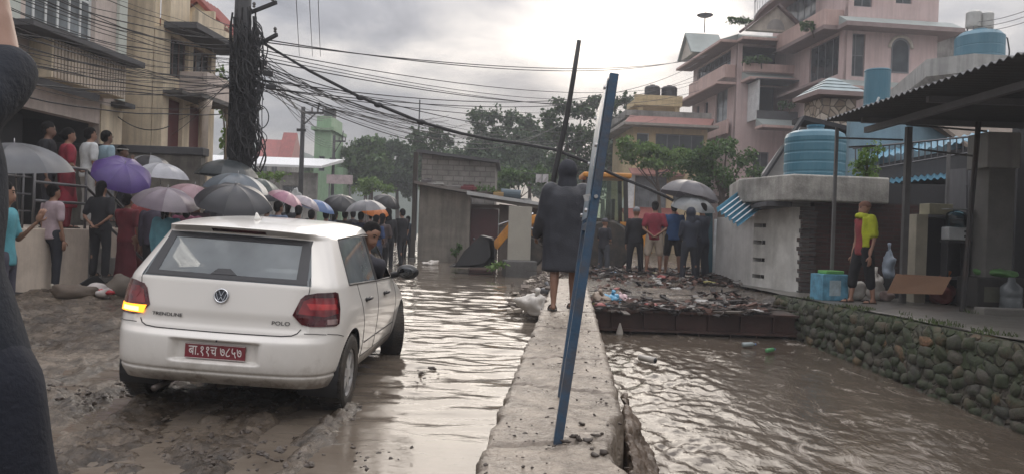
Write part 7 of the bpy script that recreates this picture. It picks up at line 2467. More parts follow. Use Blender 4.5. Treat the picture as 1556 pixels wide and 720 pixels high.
MB().span((a_.x + .203, 13.12, ztop - .05), (b_.x - .053, 13.5, ztop)).build('top', greyf, sf)
MB().span((a_.x + .203, 13.14, PLAT + .45), (b_.x - .053, 13.5, PLAT + .49)).build('shelf', greyf, sf)
MB().span((a_.x + .203, 13.45, PLAT), (b_.x - .053, 13.49, ztop - .053)).build('back', darkw, sf)
p = G(1424, 318, 13.25)
bo = thing('cream_box', 'cream box lying on top of the cabinet', 'box', (p.x, 13.28, ztop + .003), .1)
MB().span((-.22, -.14, 0), (.22, .14, .19)).build('box', mat('cream_card', (.38, .36, .26), .7, var=.2), bo, bevel=.008)
p = G(1453, 340, 12.9)
wd = thing('water_dispenser', 'white water dispenser with a clear blue bottle hanging front of the cabinet', 'water dispenser', (p.x, 12.9, G(1453, 365, 12.9).z), 0)
MB().span((-.19, -.12, 0), (.19, .12, .22)).build('body', mat('dispenser_white', (.46, .48, .49), .5), wd, bevel=.02)
for k in (0, 1): MB().span((.07, -.126, .05 + k * .08), (.12, -.121, .09 + k * .08)).build('tap', black, wd)
MB().lathe([(.001, .223), (.16, .223), (.17, .25), (.17, .40), (.15, .46), (.05, .50), (.001, .51)], n=24).build('bottle', glass_mat('blue_bottle', (.45, .62, .68), .08), wd, smooth=True)
MB().span((-.2, -.1, .515), (.42, .1, .53)).build('tray', mat('tray_grey', (.30, .31, .31), .5), wd)
tb2 = thing('low_stand', 'dark stand carrying the water dispenser', 'stand', (p.x, 12.9, PLAT), 0)
hs2 = G(1453, 365, 12.9).z - PLAT - .003
MB().span((-.2, -.13, hs2 - .04), (.2, .13, hs2)).build('top', darkw, tb2)
for sx2 in (-.17, .17): MB().span((sx2 - .015, -.1, 0), (sx2 + .015, .1, hs2 - .043)).build('leg', darkw, tb2)
rb2 = bag('red_bag', 'dark red bag with an orange strip behind the cardboard', at(1432, 12.95), .24, mat('dark_red_bag', (.17, .03, .025), .5, bump=.3), 31, sq=(1.2, .8, .9), amp=.5)
MB().beam((-.1, -.05, .42), (.18, -.08, .55), .05, .03).build('orange_strip', mat('orange_plastic', (.62, .20, .05), .5), rb2)
bag('green_sheet', 'crumpled green plastic sheet on top of the dark boxes at the right', (at(1510, 12.6).x, 12.6, .78), .26, mat('green_sheet', (.12, .27, .09), .5, bump=.3), 33, sq=(1.3, .8, .35), amp=.5, tie=False)
bag('white_bag', 'white bag sagging under the green plastic sheet', (at(1502, 12.5).x, 12.5, .58), .2, wbag, 35, sq=(1.1, .8, .55), amp=.4, tie=False)
db = thing('dark_box', 'dark box under the green sheet and white bag', 'box', at(1505, 12.6), .1)
MB().span((-.42, -.25, 0), (.42, .25, .50)).build('box', mat('dark_card', (.05, .048, .045), .8, var=.3), db, bevel=.015)
MB().span((-.3, -.255, .1), (.1, -.252, .35)).build('pale_patch', mat('dull_patch', (.14, .14, .11), .8), db)
p = at(1537, 12.2)
wj = thing('water_jar', 'dusty clear water jar on the floor beside the concrete pillar', 'jar', p, 0)
MB().lathe([(.001, 0), (.15, 0), (.16, .03), (.16, .18), (.15, .2), (.16, .22), (.16, .36), (.06, .45), (.05, .52), (.001, .52)], n=24).build('jar', mat('dusty_clear', (.17, .19, .20), .25), wj, smooth=True)
bag('dark_sack', 'dark sack slumped high against the shutter at the right', (at(1495, 13.6).x, 13.6, .3), .38, mat('black_sack', (.03, .03, .032), .6, bump=.3), 37, sq=(.9, .8, 1.3), amp=.3, tie=False)
td = thing('teal_panel', 'dark teal panel standing between the people and the white wall', 'panel', (0, 0, 0), 0)
MB().extrude([G(1066, 415, 18.4), G(1083, 413, 18.4), G(1083, 318, 18.4), G(1066, 316, 18.4)], (0, .05, 0)).build('panel', mat('teal_paint', (.035, .10, .13), .6), td)
# heap of rags by the steps on the left
p = on_ground(152, 11.3)
bag('rag_heap', 'heap of white and red rags on the mud by the porch steps', p, .22, mat('white_rag', (.46, .42, .40), .8), 41, 'rags', sq=(1.4, .9, .5), amp=.7, tie=False)
p = on_ground(162, 11.15)
bag('rag_heap', 'bright red rag lying on the white rags', V((p.x, p.y, p.z + .08)), .10, mat('red_rag', (.42, .04, .05), .8), 43, 'rags', sq=(1.3, .9, .5), amp=.7, tie=False)
p = on_ground(113, 11.0)
bag('brown_sack', 'muddy brown sack lying by the porch skirting', p, .22, mat('mud_sack', (.11, .085, .065), .8), 45, 'sack', sq=(1.5, .8, .55), amp=.4, tie=False)
p = on_ground(186, 11.6)
bag('boulder', 'brown boulder at the foot of the porch steps', p, .24, mat('boulder', (.13, .11, .09), .8), 47, 'stone', sq=(1, .8, .8), amp=.3, tie=False)
# ================================================================== PEOPLE IN PLACE
BLK = (.018, .018, .021)
NAVY = (.022, .027, .042)
Wm = -a1
def porch(px, Y, z=1.05):
    return V((G(px, 300, Y).x, Y, z))
grpP = 'people standing on the porch'
person('bearded man in a black top at the back of the porch, leftmost of that row', porch(70, 12.3), -1.2, 1.72, ('down', 'crossed'), top=BLK, hair='short', skin=SKIN_D, group=grpP)
person('woman in a long red dress with her hair tied back on the porch', porch(101, 12.5), -.9, 1.66, ('front', 'down'), top=(.24, .028, .045), lower='dress', low_col=(.16, .025, .035), hair='bun', group=grpP)
person('man in a white shirt and pale trousers on the porch', porch(134, 13.8, 1.16), -.7, 1.72, ('down', 'down'), top=(.55, .57, .58), low_col=(.40, .40, .39), hair='short', group=grpP, build=1.08)
person('man in a pale blue shirt at the right end of the porch row', porch(159, 14.2, 1.16), -.6, 1.72, ('down', 'down'), top=(.27, .37, .43), low_col=(.22, .22, .24), hair='short', skin=SKIN_D, group=grpP)
person('person in black with a white headband, hand to face, by the grey wall', V((G(184, 300, 15.2).x, 15.2, 1.05)), -1.3, 1.66, ('face', 'down'), top=BLK, hair='band', skin=SKIN_D)
person('boy in a turquoise shirt at the left edge raising a hand', V((G(6, 300, 7.7).x, 7.7, -.03)), -1.35, 1.62, ('down', 'phone'), top=(.08, .26, .31), hair='short', low_col=(.05, .05, .07))
p = V((G(77, 430, 11.6).x, 11.6, 0)); p.z = G(77, 438, 11.6).z
person('man in a lilac shirt and dark trousers seen from behind by the porch', p, -.45, 1.60, ('down', 'down'), top=(.36, .285, .31), low_col=(.022, .024, .032), shoes=(.45, .42, .36), hair='short')
p = V((G(150, 430, 12.0).x, 12.0, 0)); p.z = G(146, 420, 12.0).z
person('person in black with hands clasped behind the back under the purple umbrella', p, -.15, 1.52, ('behind', 'behind'), top=BLK, low_col=BLK, sleeve='short', hair='long')
crowd = 'people in the crowd behind the car'
C_ = [
 ('person in a salmon red top under the white umbrella', 216, 14.6, 1.64, (.42, .10, .10), 'long', 'skirt', (.10, .03, .03), .2, 'long', ('umbrella', 'down')),
 ('woman in a dark red sari between the purple and mauve umbrellas', 190, 13.0, 1.56, (.20, .04, .05), 'short', 'skirt', (.16, .035, .045), -.2, 'bun', ('down', 'umbrella')),
 ('person in dark clothes under the mauve umbrella', 232, 12.6, 1.60, (.06, .05, .07), 'long', 'trousers', BLK, .1, 'short', ('umbrella', 'down')),
 ('woman in a turquoise tunic under the mauve umbrella', 250, 11.6, 1.52, (.13, .30, .36), 'long', 'dress', (.10, .22, .27), -.1, 'long', ('umbrella', 'down')),
 ('person in a maroon shawl beside the turquoise tunic', 281, 12.2, 1.56, (.14, .045, .075), 'long', 'dress', (.10, .03, .05), .2, 'long', ('front', 'front')),
 ('dark haired person under the pale pink umbrella', 296, 13.4, 1.60, (.10, .07, .08), 'long', 'trousers', BLK, .0, 'short', ('umbrella', 'down')),
 ('person in a grey jacket under the dark slate umbrella', 345, 15.4, 1.66, (.10, .10, .11), 'long', 'trousers', BLK, .3, 'short', ('umbrella', 'down')),
 ('person in a black coat under the big black umbrella', 352, 12.0, 1.60, BLK, 'long', 'trousers', BLK, .1, 'short', ('umbrella', 'down')),
 ('person in navy under the blue grey umbrella', 380, 14.0, 1.62, NAVY, 'long', 'trousers', BLK, .0, 'short', ('umbrella', 'down')),
 ('man in a slate blue shirt whose head shows over the car roof', 419, 14.8, 1.66, (.10, .13, .19), 'short', 'trousers', BLK, -.5, 'short', ('down', 'down')),
 ('dark haired person in black next to the pink umbrella', 450, 16.0, 1.62, BLK, 'long', 'trousers', BLK, .2, 'short', ('umbrella', 'down')),
 ('person in a beige shirt behind the car roof', 470, 16.4, 1.58, (.33, .28, .25), 'short', 'trousers', BLK, .1, 'short', ('umbrella', 'down')),
 ('person in dark blue under the small blue umbrella', 492, 18.4, 1.62, (.03, .04, .09), 'long', 'trousers', BLK, .2, 'short', ('umbrella', 'down')),
 ('person in black under the far black umbrella', 521, 20.0, 1.66, BLK, 'long', 'trousers', BLK, .0, 'short', ('umbrella', 'down')),
 ('man in a navy shirt under the grey umbrella near the hut', 545, 19.2, 1.66, (.022, .03, .07), 'short', 'trousers', BLK, .0, 'short', ('umbrella', 'down')),
 ('man in a blue shirt bending beside the orange umbrella', 569, 18.6, 1.62, (.03, .055, .14), 'short', 'trousers', (.03, .04, .07), -.6, 'short', ('front', 'down')),
 ('tall person in a black coat behind the orange umbrella', 586, 22.0, 1.80, BLK, 'long', 'trousers', BLK, .2, 'hood', ('down', 'down')),
]
for (lb, px, Y, H, top, slv, low, lowc, f_, hr__, arms) in C_:
    p = on_ground(px, Y)
    person(lb, p, f_, H, arms, top=top, sleeve=slv, lower=low, low_col=lowc, hair=hr__, group=crowd, skin=RND.choice([SKIN, SKIN_D]), vox=.018)
p = V((G(609, 400, 23.0).x, 23.0, 0)); p.z = G(609, 403, 23.0).z
person('man in black wading by the corner of the low hut with an arm forward', p, .9, 1.72, ('down', 'forward'), 'step', top=BLK, low_col=BLK, hair='short')

EX = [('short dark figure half hidden behind the mauve umbrella', 270, 14.8, 1.5), ('dark figure between the slate and blue grey umbrellas', 322, 16.6, 1.6), ('dark figure at the right edge of the big black umbrella', 402, 15.6, 1.58), ('dark figure far behind the pink umbrella', 434, 19.5, 1.66),
      ('dark figure left of the far black umbrella', 506, 21.5, 1.62), ('dark figure right of the far black umbrella', 533, 22.5, 1.66), ('dark figure wading beyond the grey umbrella', 560, 24.5, 1.64), ('dark figure close behind the man in the blue shirt', 578, 19.8, 1.66), ('dark figure wading far beyond the hut corner', 617, 27.5, 1.6)]
for k, (lb, px, Y, H) in enumerate(EX):
    c_ = RND.choice([(.03, .03, .036), (.05, .045, .05), (.04, .05, .07), (.08, .06, .06)])
    person(lb, on_ground(px, Y), RND.uniform(-.5, .5), H, RND.choice([('down', 'down'), ('front', 'down'), ('crossed', 'crossed')]), top=c_, sleeve=RND.choice(['short', 'long']), low_col=BLK, hair=RND.choice(['short', 'long', 'short']), group=crowd, skin=SKIN_D, vox=.018)
# hooded man on the wall
p = V((G(855, 470, 9.05).x, 9.05, WALL_TOP))
hm_ = person('man in a long black hooded raincoat and sandals walking along the flood wall', p, .05, 1.77, ('down', ((.045, .015, -.180), (.075, .085, -.300), (.1, .6, -.5))), 'step', top=(.030, .032, .040), sleeve='long', lower='raincoat', hair='hood', hood_col=(.030, .032, .040), build=1.24, vox=.014)
# people on the rubble
rub = 'people standing on the rubble heap'
R__ = [
 ('man in a dark shirt and gloves beside the digger wheel', 916, 18.4, 331, 420, (.028, .028, .034), 'short', 'trousers', (.06, .065, .075), -.9, 'cap', ('front', 'front'), (.08, .08, .09)),
 ('man in a grey cap and black clothes on the rubble heap', 964, 18.2, 314, 418, (.020, .020, .023), 'long', 'trousers', BLK, .1, 'cap', ('front', 'down'), (.20, .20, .21)),
 ('man in a maroon shirt and khaki shorts with hands behind his back', 992, 18.0, 305, 417, (.20, .030, .045), 'short', 'shorts', (.36, .30, .24), -.15, 'short', ('behind', 'behind'), None),
 ('man in a blue shirt and black shorts on the rubble heap', 1021, 18.3, 307, 416, (.035, .085, .20), 'short', 'shorts', BLK, -.2, 'short', ('front', 'front'), None),
 ('man in a dark hooded rain jacket in front of the clear umbrella', 1046, 17.2, 316, 428, (.030, .035, .05), 'long', 'trousers', (.03, .033, .042), .2, 'hood', ('front', 'front'), (.03, .035, .05)),
 ('man in a dark jacket holding the clear umbrella by the white wall', 1064, 17.6, 308, 424, (.028, .032, .045), 'long', 'loose', (.028, .03, .04), .6, 'short', ('umbrella', 'down'), None),
]
for (lb, px, Y, ht, ft, top, slv, low, lowc, f_, hr__, arms, hc_) in R__:
    q0, q1 = G(px, ft, Y), G(px, ht, Y)
    H = q1.z - q0.z
    person(lb, V((q0.x, Y, q0.z)), f_, H, arms, 'apart', top=top, sleeve=slv, lower=low, low_col=lowc, hair=hr__, hair_col=hc_ if hr__ == 'cap' else None, hood_col=hc_, group=rub, vox=.016)
# man with the yellow towel
def towel(root, J, H):
    m_ = MB()
    m_.tube([J['neck'] + V((.075 * cos(a), -.005 + .062 * sin(a), .004 + .012 * sin(a))) for a in [2 * pi * i / 20 for i in range(21)]], .027, 10)
    m_.caps(J['shl'] + V((.0, .0, .015)), .046, J['ell'].lerp(J['shl'], .30), .047)
    m_.ell((-.045, -.055, .755), (.075, .030, .085), 14, 10)
    m_.loft([[(-.082, .080, z), (-.125, .028, z), (-.107, .018, z), (-.066, .066, z)] for z in (.83, .75, .66, .545)])
    me_ = remesh(m_, .008, 3, folds=.009, fscale=22)
    me_.transform(Matrix.Scale(H, 4)); me_.materials.append(cloth((.42, .46, .03)))
    link('towel', me_, root, smooth=True)
p = V((G(1309, 462, 12.6).x, 12.6, PLAT + .03))
person('man with a yellow towel round his neck standing at the edge of the yard', p, 1.75, 1.70, ('down', 'down'), 'step', top=(.24, .05, .055), sleeve='none', lower='three_quarter', low_col=(.018, .018, .02), hair='skullcap', hair_col=(.20, .10, .07), skin=mat('skin_light', (.33, .18, .125), .55, var=.1, bump=.05), vox=.013, extra=towel)

# driver looking back out of his window
Hd_ = 1.70
Mc = Matrix.Translation(CAR_LOC) @ car.rotation_euler.to_matrix().to_4x4()
dv = person('driver leaning his head out of the car window and looking back', (0, 0, 0), 0, Hd_, ('forward', 'forward'), 'sit', top=(.05, .05, .06), sleeve='short', hair='short', head_turn=radians(-128), vox=.014, detail=True, low_col=(.03, .03, .04))
Rt = Matrix.Rotation(radians(20), 4, 'Y')
pel = V((.445, 1.93, .735))
Md = Mc @ Matrix.Translation(pel) @ Rt @ Matrix.Translation(V((0, 0, -.53 * Hd_)))
dv.location = Md.translation; dv.rotation_euler = Md.to_euler()
# the passer-by at the left edge of the frame, arm lifted
fp = person('person in a dark navy jacket standing close at the left edge with one arm lifted', (-.842, 1.30, .02), -.25, 1.78, (((-.012, .06, .035), (-.045, .095, .20), (-.1, .1, 1)), 'down'), top=(.013, .016, .023), sleeve='elbow', lower='trousers', low_col=(.012, .014, .021), hair='short', detail=True, vox=.012, build=1.12, shoes=(.03, .03, .03))
fp.rotation_euler = (0, radians(-13), -.25)

# ------------------------------------------------------------------ umbrellas
UG = 'umbrellas held up in the crowd'
umbrella('shiny grey umbrella cut by the left edge of the photo', G(22, 217, 8.6), .60, (.10, .105, .115), (radians(6), radians(-2)), spin=.3)
umbrella('purple umbrella tilted towards the camera', G(190, 249, 12.3), .47, (.105, .065, .24), (radians(34), radians(24)), depth=.46, spin=.2)
umbrella('small black and grey umbrella behind the white one', G(229, 236, 16.0), .43, (.05, .05, .055), (radians(2), radians(3)), alt=(.32, .33, .35), spin=.4)
umbrella('white silver umbrella right of the purple one', G(246, 248, 14.4), .52, (.50, .51, .55), (radians(3), radians(3)), spin=.1)
umbrella('mauve grey umbrella above the turquoise tunic', G(255, 286, 11.4), .48, (.17, .135, .165), (radians(14), radians(6)), alt=(.22, .19, .215), spin=.35)
umbrella('pale dusty pink umbrella behind the mauve one', G(296, 281, 13.2), .45, (.33, .21, .235), (radians(8), radians(10)), spin=.6)
umbrella('wide dark slate umbrella below the utility pole', G(346, 243, 15.2), .62, (.045, .055, .06), (radians(0), radians(2)), spin=.2)
umbrella('blue grey umbrella behind the big black one', G(362, 264, 13.6), .57, (.12, .145, .17), (radians(8), radians(4)), spin=.5)
umbrella('big glossy black umbrella above the car roof', G(358, 281, 11.4), .58, (.035, .036, .042), (radians(17), radians(7)), spin=.15)
umbrella('bright pink umbrella tilted to the right above the car', G(440, 293, 16.4), .40, (.45, .22, .30), (radians(6), radians(24)), spin=.3, alt=(.52, .30, .36))
umbrella('pale patterned umbrella beside the bright pink one', G(468, 300, 17.2), .38, (.40, .36, .40), (radians(8), radians(20)), spin=.7)
umbrella('small blue umbrella in the crowd', G(486, 305, 18.4), .42, (.09, .17, .36), (radians(4), radians(14)), spin=.1)
umbrella('far black umbrella left of the grey one', G(519, 298, 20.0), .48, (.025, .025, .028), (radians(24), radians(2)), spin=.3)
umbrella('grey umbrella close to the low hut', G(555, 304, 19.0), .50, (.20, .20, .215), (radians(2), radians(-6)), spin=.2)
umbrella('orange umbrella under the grey one near the hut', G(571, 311, 20.2), .40, (.55, .17, .035), (radians(20), radians(12)), spin=.2)
umbrella('tall closed-in black umbrella beside the hut post', G(592, 298, 22.5), .42, (.022, .022, .024), (radians(20), radians(20)), depth=.5, spin=.2)
umbrella('second black umbrella deep in the crowd left of the pink one', G(412, 287, 18.6), .46, (.04, .04, .045), (radians(10), radians(-6)), spin=.5)
umbrella('dull green umbrella showing behind the blue grey one', G(398, 272, 17.0), .50, (.07, .10, .09), (radians(6), radians(12)), spin=.2)
umbrella('big black and silver umbrella over the people on the rubble', G(1052, 275, 18.4), .74, (.085, .08, .088), (radians(2), radians(11)), spin=.25, group='umbrellas over the rubble heap')
umbrella('clear silver grey umbrella below the big black one', G(1056, 298, 17.9), .54, (.28, .30, .31), (radians(14), radians(2)), depth=.48, spin=.2, sheer=.25, group='umbrellas over the rubble heap')
# ================================================================== TREES
def leaf_mat(name, cols, trans=.25):
    mt_, nt_, o_ = new_mat(name)
    b_ = N(nt_, 'ShaderNodeBsdfPrincipled', Roughness=.55)
    g_ = N(nt_, 'ShaderNodeNewGeometry')
    r_ = ramp(nt_, g_.outputs['Random Per Island'], [(0.0, cols[0]), (.5, cols[1]), (1.0, cols[2])])
    L(nt_, r_.outputs[0], b_.inputs['Base Color'])
    t_ = N(nt_, 'ShaderNodeBsdfTranslucent'); L(nt_, r_.outputs[0], t_.inputs['Color'])
    m_ = N(nt_, 'ShaderNodeMixShader'); m_.inputs['Fac'].default_value = trans
    L(nt_, b_.outputs[0], m_.inputs[1]); L(nt_, t_.outputs[0], m_.inputs[2]); L(nt_, m_.outputs[0], o_.inputs[0])
    MATS[name] = mt_
    return mt_
LM_dark = leaf_mat('leaf_dark', [(.024, .048, .018), (.042, .080, .026), (.066, .112, .038)])
LM_mid = leaf_mat('leaf_mid', [(.038, .080, .020), (.062, .122, .030), (.10, .17, .046)])
LM_light = leaf_mat('leaf_light', [(.07, .13, .025), (.11, .19, .04), (.16, .25, .06)], .35)
LM_grey = leaf_mat('leaf_grey', [(.036, .066, .028), (.058, .10, .042), (.085, .135, .058)])
barkm = mat('bark', (.085, .065, .05), .9, var=.3, bump=.5)
def leaves(mb, c, rad, n, size, r_, shell=.55):
    c = V(c)
    for k in range(n):
        d = V((r_.gauss(0, 1), r_.gauss(0, 1), r_.gauss(0, 1))).normalized()
        t = (shell + (1 - shell) * r_.random()) if r_.random() < .75 else r_.random()
        t *= 1 + .25 * r_.gauss(0, .5)
        p = c + V((d.x * rad[0] * t, d.y * rad[1] * t, d.z * rad[2] * t))
        s = size * r_.uniform(.55, 1.3)
        a = V((r_.gauss(0, 1), r_.gauss(0, 1), r_.gauss(0, .7))).normalized()
        b_ = a.orthogonal().normalized()
        b_ = (b_ * cos(r_.uniform(0, 6.28)) + a.cross(b_) * sin(r_.uniform(0, 6.28)))
        w = s * .42
        bend = V((0, 0, -s * .25))
        mb.add([p, p + a * s * .5 + b_ * w, p + a * s + bend, p + a * s * .5 - b_ * w], [(0, 1, 2, 3)])
def tree(label, base, clumps, leafm, size, dens, seed, name='tree', group='trees beyond the houses', trunk_r=.18, cat='tree', shell=.55):
    """clumps: (dx, dy, z, rx, rz) about the trunk base"""
    r_ = random.Random(seed)
    t_ = thing(name, label, cat, base, 0, group)
    tk_ = MB(); br_ = MB()
    zc = sum(c[2] for c in clumps) / len(clumps)
    xc = sum(c[0] for c in clumps) / len(clumps)
    zlow = min(c[2] - c[4] for c in clumps)
    top = V((xc * .6, 0, max(zlow + .5, zc * .75)))
    pts = [V((0, 0, -.3)), V((xc * .15 + r_.uniform(-.1, .1), 0, top.z * .35)), V((xc * .35, r_.uniform(-.1, .1), top.z * .7)), top]
    tk_.tube(pts, [trunk_r * 1.3, trunk_r, trunk_r * .8, trunk_r * .55], 9)
    cr_ = MB()
    for (dx, dy_, z, rx, rz) in clumps:
        st = pts[2].lerp(top, r_.random())
        e = V((dx, dy_, z - rz * .2))
        m_ = st.lerp(e, .5) + V((0, 0, -.15 * (e - st).length * .3))
        tk_.tube([st, m_, e], [trunk_r * .4, trunk_r * .26, trunk_r * .1], 6)
        # uneven sub-clumps
        ns = 7
        for q in range(ns):
            d = V((r_.gauss(0, 1), r_.gauss(0, 1), r_.gauss(0, .8))).normalized()
            k = r_.uniform(.35, .95)
            cc = V((dx + d.x * rx * k, dy_ + d.y * rx * k, z + d.z * rz * k))
            sr = r_.uniform(.32, .62)
            tk_.tube([e, cc], [trunk_r * .1, trunk_r * .04], 4)
            leaves(cr_, cc, (rx * sr, rx * sr, rz * sr), int(3.6 * dens * rx * rz * sr), size, r_, shell)
        leaves(cr_, (dx, dy_, z), (rx, rx, rz), int(2.4 * dens * rx * rz), size, r_, .75)
    tk_.build('trunk', barkm, t_)
    cr_.build('crown', leafm, t_)
    return t_
def px_tree(label, Y, cl, leafm, size, dens, seed, base_px=None, base_z=.3, **kw):
    """clumps given as photo px centre and px radii at distance Y (real clumps with real depth)"""
    bx = base_px if base_px else sum(c[0] for c in cl) / len(cl)
    X = G(bx, 300, Y).x
    r_ = random.Random(seed * 3 + 1)
    out_ = []
    for (px, py, rx, ry) in cl:
        p = G(px, py, Y)
        out_.append((p.x - X, r_.uniform(-.5, .5) * rx * Y / FPX, p.z - base_z, rx * Y / FPX, ry * Y / FPX))
    return tree(label, (X, Y, base_z), out_, leafm, size, dens, seed, **kw)
px_tree('low rounded grey green tree right of the green house', 60, [(545, 235, 22, 24), (568, 224, 20, 18), (560, 258, 34, 28), (532, 262, 20, 22), (575, 250, 24, 26)], LM_mid, .32, 60, 1)
px_tree('hazy wide tree between the rounded tree and the tall feathery one', 64, [(598, 228, 22, 20), (618, 240, 20, 24), (600, 262, 32, 28), (578, 240, 16, 20), (625, 268, 22, 26)], LM_grey, .32, 60, 2)
px_tree('feathery tree with a spiky top behind the block wall', 54, [(634, 212, 14, 14), (655, 202, 16, 14), (672, 215, 14, 14), (648, 228, 22, 14), (640, 250, 20, 18)], LM_dark, .26, 46, 3)
px_tree('tall airy tree right of the block wall', 58, [(728, 180, 14, 18), (752, 172, 14, 14), (775, 185, 16, 16), (742, 205, 24, 22), (772, 220, 26, 26), (715, 228, 20, 22), (752, 250, 36, 26), (720, 258, 28, 24), (790, 262, 28, 24)], LM_grey, .28, 50, 4)
px_tree('pale tree behind the bent pole with gaps to the sky', 62, [(798, 190, 14, 16), (800, 225, 26, 26), (790, 255, 32, 26), (815, 210, 18, 20), (825, 248, 24, 30)], LM_grey, .30, 50, 5)
px_tree('dark spreading tree behind the hooded man', 50, [(835, 180, 16, 14), (858, 160, 18, 14), (885, 170, 20, 16), (850, 200, 26, 20), (885, 210, 26, 24), (862, 240, 34, 26), (895, 255, 26, 30)], LM_dark, .26, 55, 6, trunk_r=.3)
px_tree('dark tree with a thin wispy top right of the sign', 56, [(905, 152, 14, 12), (930, 160, 14, 12), (955, 152, 14, 10), (940, 185, 20, 18), (915, 195, 20, 24), (922, 235, 22, 26)], LM_dark, .28, 52, 7, trunk_r=.3)
px_tree('bright green shrub trailing in front of the yellow house', 36, [(950, 218, 16, 10), (975, 225, 22, 14), (1000, 232, 24, 15), (1028, 238, 22, 15), (958, 238, 18, 11), (1018, 255, 22, 15), (985, 246, 22, 10)], LM_light, .15, 170, 8, base_px=1010, group=None, name='shrub', trunk_r=.10, cat='shrub')
px_tree('dense dark green bush in front of the pink house', 30, [(1050, 250, 20, 18), (1075, 232, 22, 18), (1105, 222, 18, 16), (1130, 240, 20, 18), (1150, 262, 16, 16), (1090, 262, 34, 26), (1120, 280, 28, 22), (1060, 280, 22, 18)], LM_mid, .13, 170, 9, group=None, name='bush', cat='bush')
px_tree('small leafy shrub growing on the outhouse slab', 15.8, [(1312, 236, 16, 16), (1325, 228, 13, 14), (1302, 254, 13, 12), (1322, 256, 14, 12), (1315, 268, 20, 8)], LM_light, .09, 210, 10, base_z=G(1312, 275, 15.8).z, group=None, name='shrub', trunk_r=.03, cat='shrub', shell=.3)
px_tree('low bright bush left of the hut post', 44, [(565, 282, 18, 10), (585, 286, 16, 9), (548, 290, 14, 8)], LM_light, .18, 90, 11, group=None, name='bush', trunk_r=.06, cat='bush')
px_tree('bush behind the roof of the low hut', 40, [(770, 268, 22, 16), (800, 272, 22, 16), (760, 285, 20, 12), (822, 268, 16, 18)], LM_mid, .18, 90, 12, group=None, name='bush', trunk_r=.08, cat='bush')
px_tree('weedy bush beside the low white roofed house', 30, [(405, 270, 14, 9), (425, 268, 12, 8), (388, 272, 12, 9)], LM_light, .13, 120, 13, group=None, name='bush', trunk_r=.05, cat='bush')
px_tree('creeper hanging between the balcony house and the utility pole', 22.5, [(338, 120, 8, 22), (341, 160, 9, 26), (344, 205, 9, 24)], LM_light, .11, 150, 14, group=None, name='creeper', trunk_r=.05, base_z=1.5, cat='creeper')
px_tree('far dark tree mass behind the yellow house', 75, [(900, 270, 40, 30), (850, 285, 40, 24), (1000, 285, 40, 20)], LM_dark, .42, 60, 15, trunk_r=.3)
px_tree('far hazy tree left of the utility pole', 80, [(425, 265, 22, 18), (455, 262, 22, 20), (520, 268, 24, 20)], LM_mid, .42, 60, 16, trunk_r=.3)
px_tree('far hazy tree behind the low hut', 80, [(660, 262, 34, 24), (700, 262, 34, 24), (740, 262, 30, 24)], LM_mid, .42, 60, 17, trunk_r=.3)
px_tree('dark green tree mass low behind the low hut roof', 66, [(690, 246, 28, 28), (735, 242, 32, 28), (785, 240, 32, 32), (826, 236, 26, 32), (655, 256, 26, 22)], LM_dark, .36, 46, 20, trunk_r=.25)
px_tree('mid green tree mass left of the hut behind the crowd', 68, [(560, 268, 34, 22), (610, 270, 34, 22), (520, 274, 28, 18)], LM_mid, .36, 46, 21, trunk_r=.25)
# green growth by the footing of the pale board and on the hut wall
px_tree('small green weed growing in front of the pale board', 19.8, [(750, 404, 10, 6), (762, 400, 9, 5)], LM_light, .10, 260, 18, base_z=.12, group=None, name='weed', trunk_r=.015, cat='weed', shell=.2)
px_tree('small weed at the foot of the hut wall', 25.6, [(692, 382, 7, 8), (698, 374, 5, 6)], LM_mid, .10, 260, 19, base_z=.12, group=None, name='weed', trunk_r=.015, cat='weed', shell=.2)
# potted plants on the pink house
for k, (px, py, Y, rx, ry, lb) in enumerate([(1150, 92, 45.2, 22, 5, 'plants along the upper balcony of the pink house'), (1125, 32, 45.6, 20, 5, 'plants on the left roof edge of the pink house'), (1228, 40, 41, 12, 9, 'plants hanging in the top side balcony of the pink house'), (1195, 160, 44.6, 12, 6, 'plants in the lower glazed bay of the pink house')]):
    px_tree(lb, Y, [(px - rx * .6, py, rx * .4, ry), (px, py - 1, rx * .4, ry), (px + rx * .6, py + 1, rx * .4, ry)], LM_mid, .16, 150, 30 + k, base_z=G(px, py + ry, Y).z, group=None, name='plants', trunk_r=.03, cat='plants', shell=.3)

# laundry and junk on and behind the hut roof
p = G(836, 271, 30)
ln_ = thing('laundry', 'two white cloths hanging on a line behind the bent pole', 'laundry', (0, 0, 0), 0)
for px in (819, 829):
    q = G(px, 265, 32); w_ = .125
    MB().extrude([(q.x - w_, 32, q.z), (q.x + w_, 32, q.z), (q.x + w_ * .95, 32.05, q.z - .36), (q.x, 32.1, q.z - .33), (q.x - w_, 32.03, q.z - .37)], (0, .012, 0)).build('cloth', mat('laundry_white', (.60, .58, .60), .8), ln_)
MB().tube([G(790, 263, 32), G(824, 265, 32), G(860, 262, 32)], .012, 5).build('line', black, ln_)
junk = [(662, 278, .30, .06, (.34, .33, .31), 'grey slab scrap'), (690, 281, .25, .10, (.20, .19, .18), 'dark metal scrap'), (706, 284, .42, .14, (.16, .035, .04), 'maroon box'), (738, 292, .3, .2, (.10, .12, .08), 'dull green heap'), (757, 294, .18, .16, (.36, .24, .10), 'tan box'), (776, 298, .35, .2, (.06, .09, .11), 'dark blue drum'), (648, 275, .18, .12, (.13, .12, .12), 'dark tin'), (795, 303, .3, .05, (.3, .3, .29), 'pale plank')]
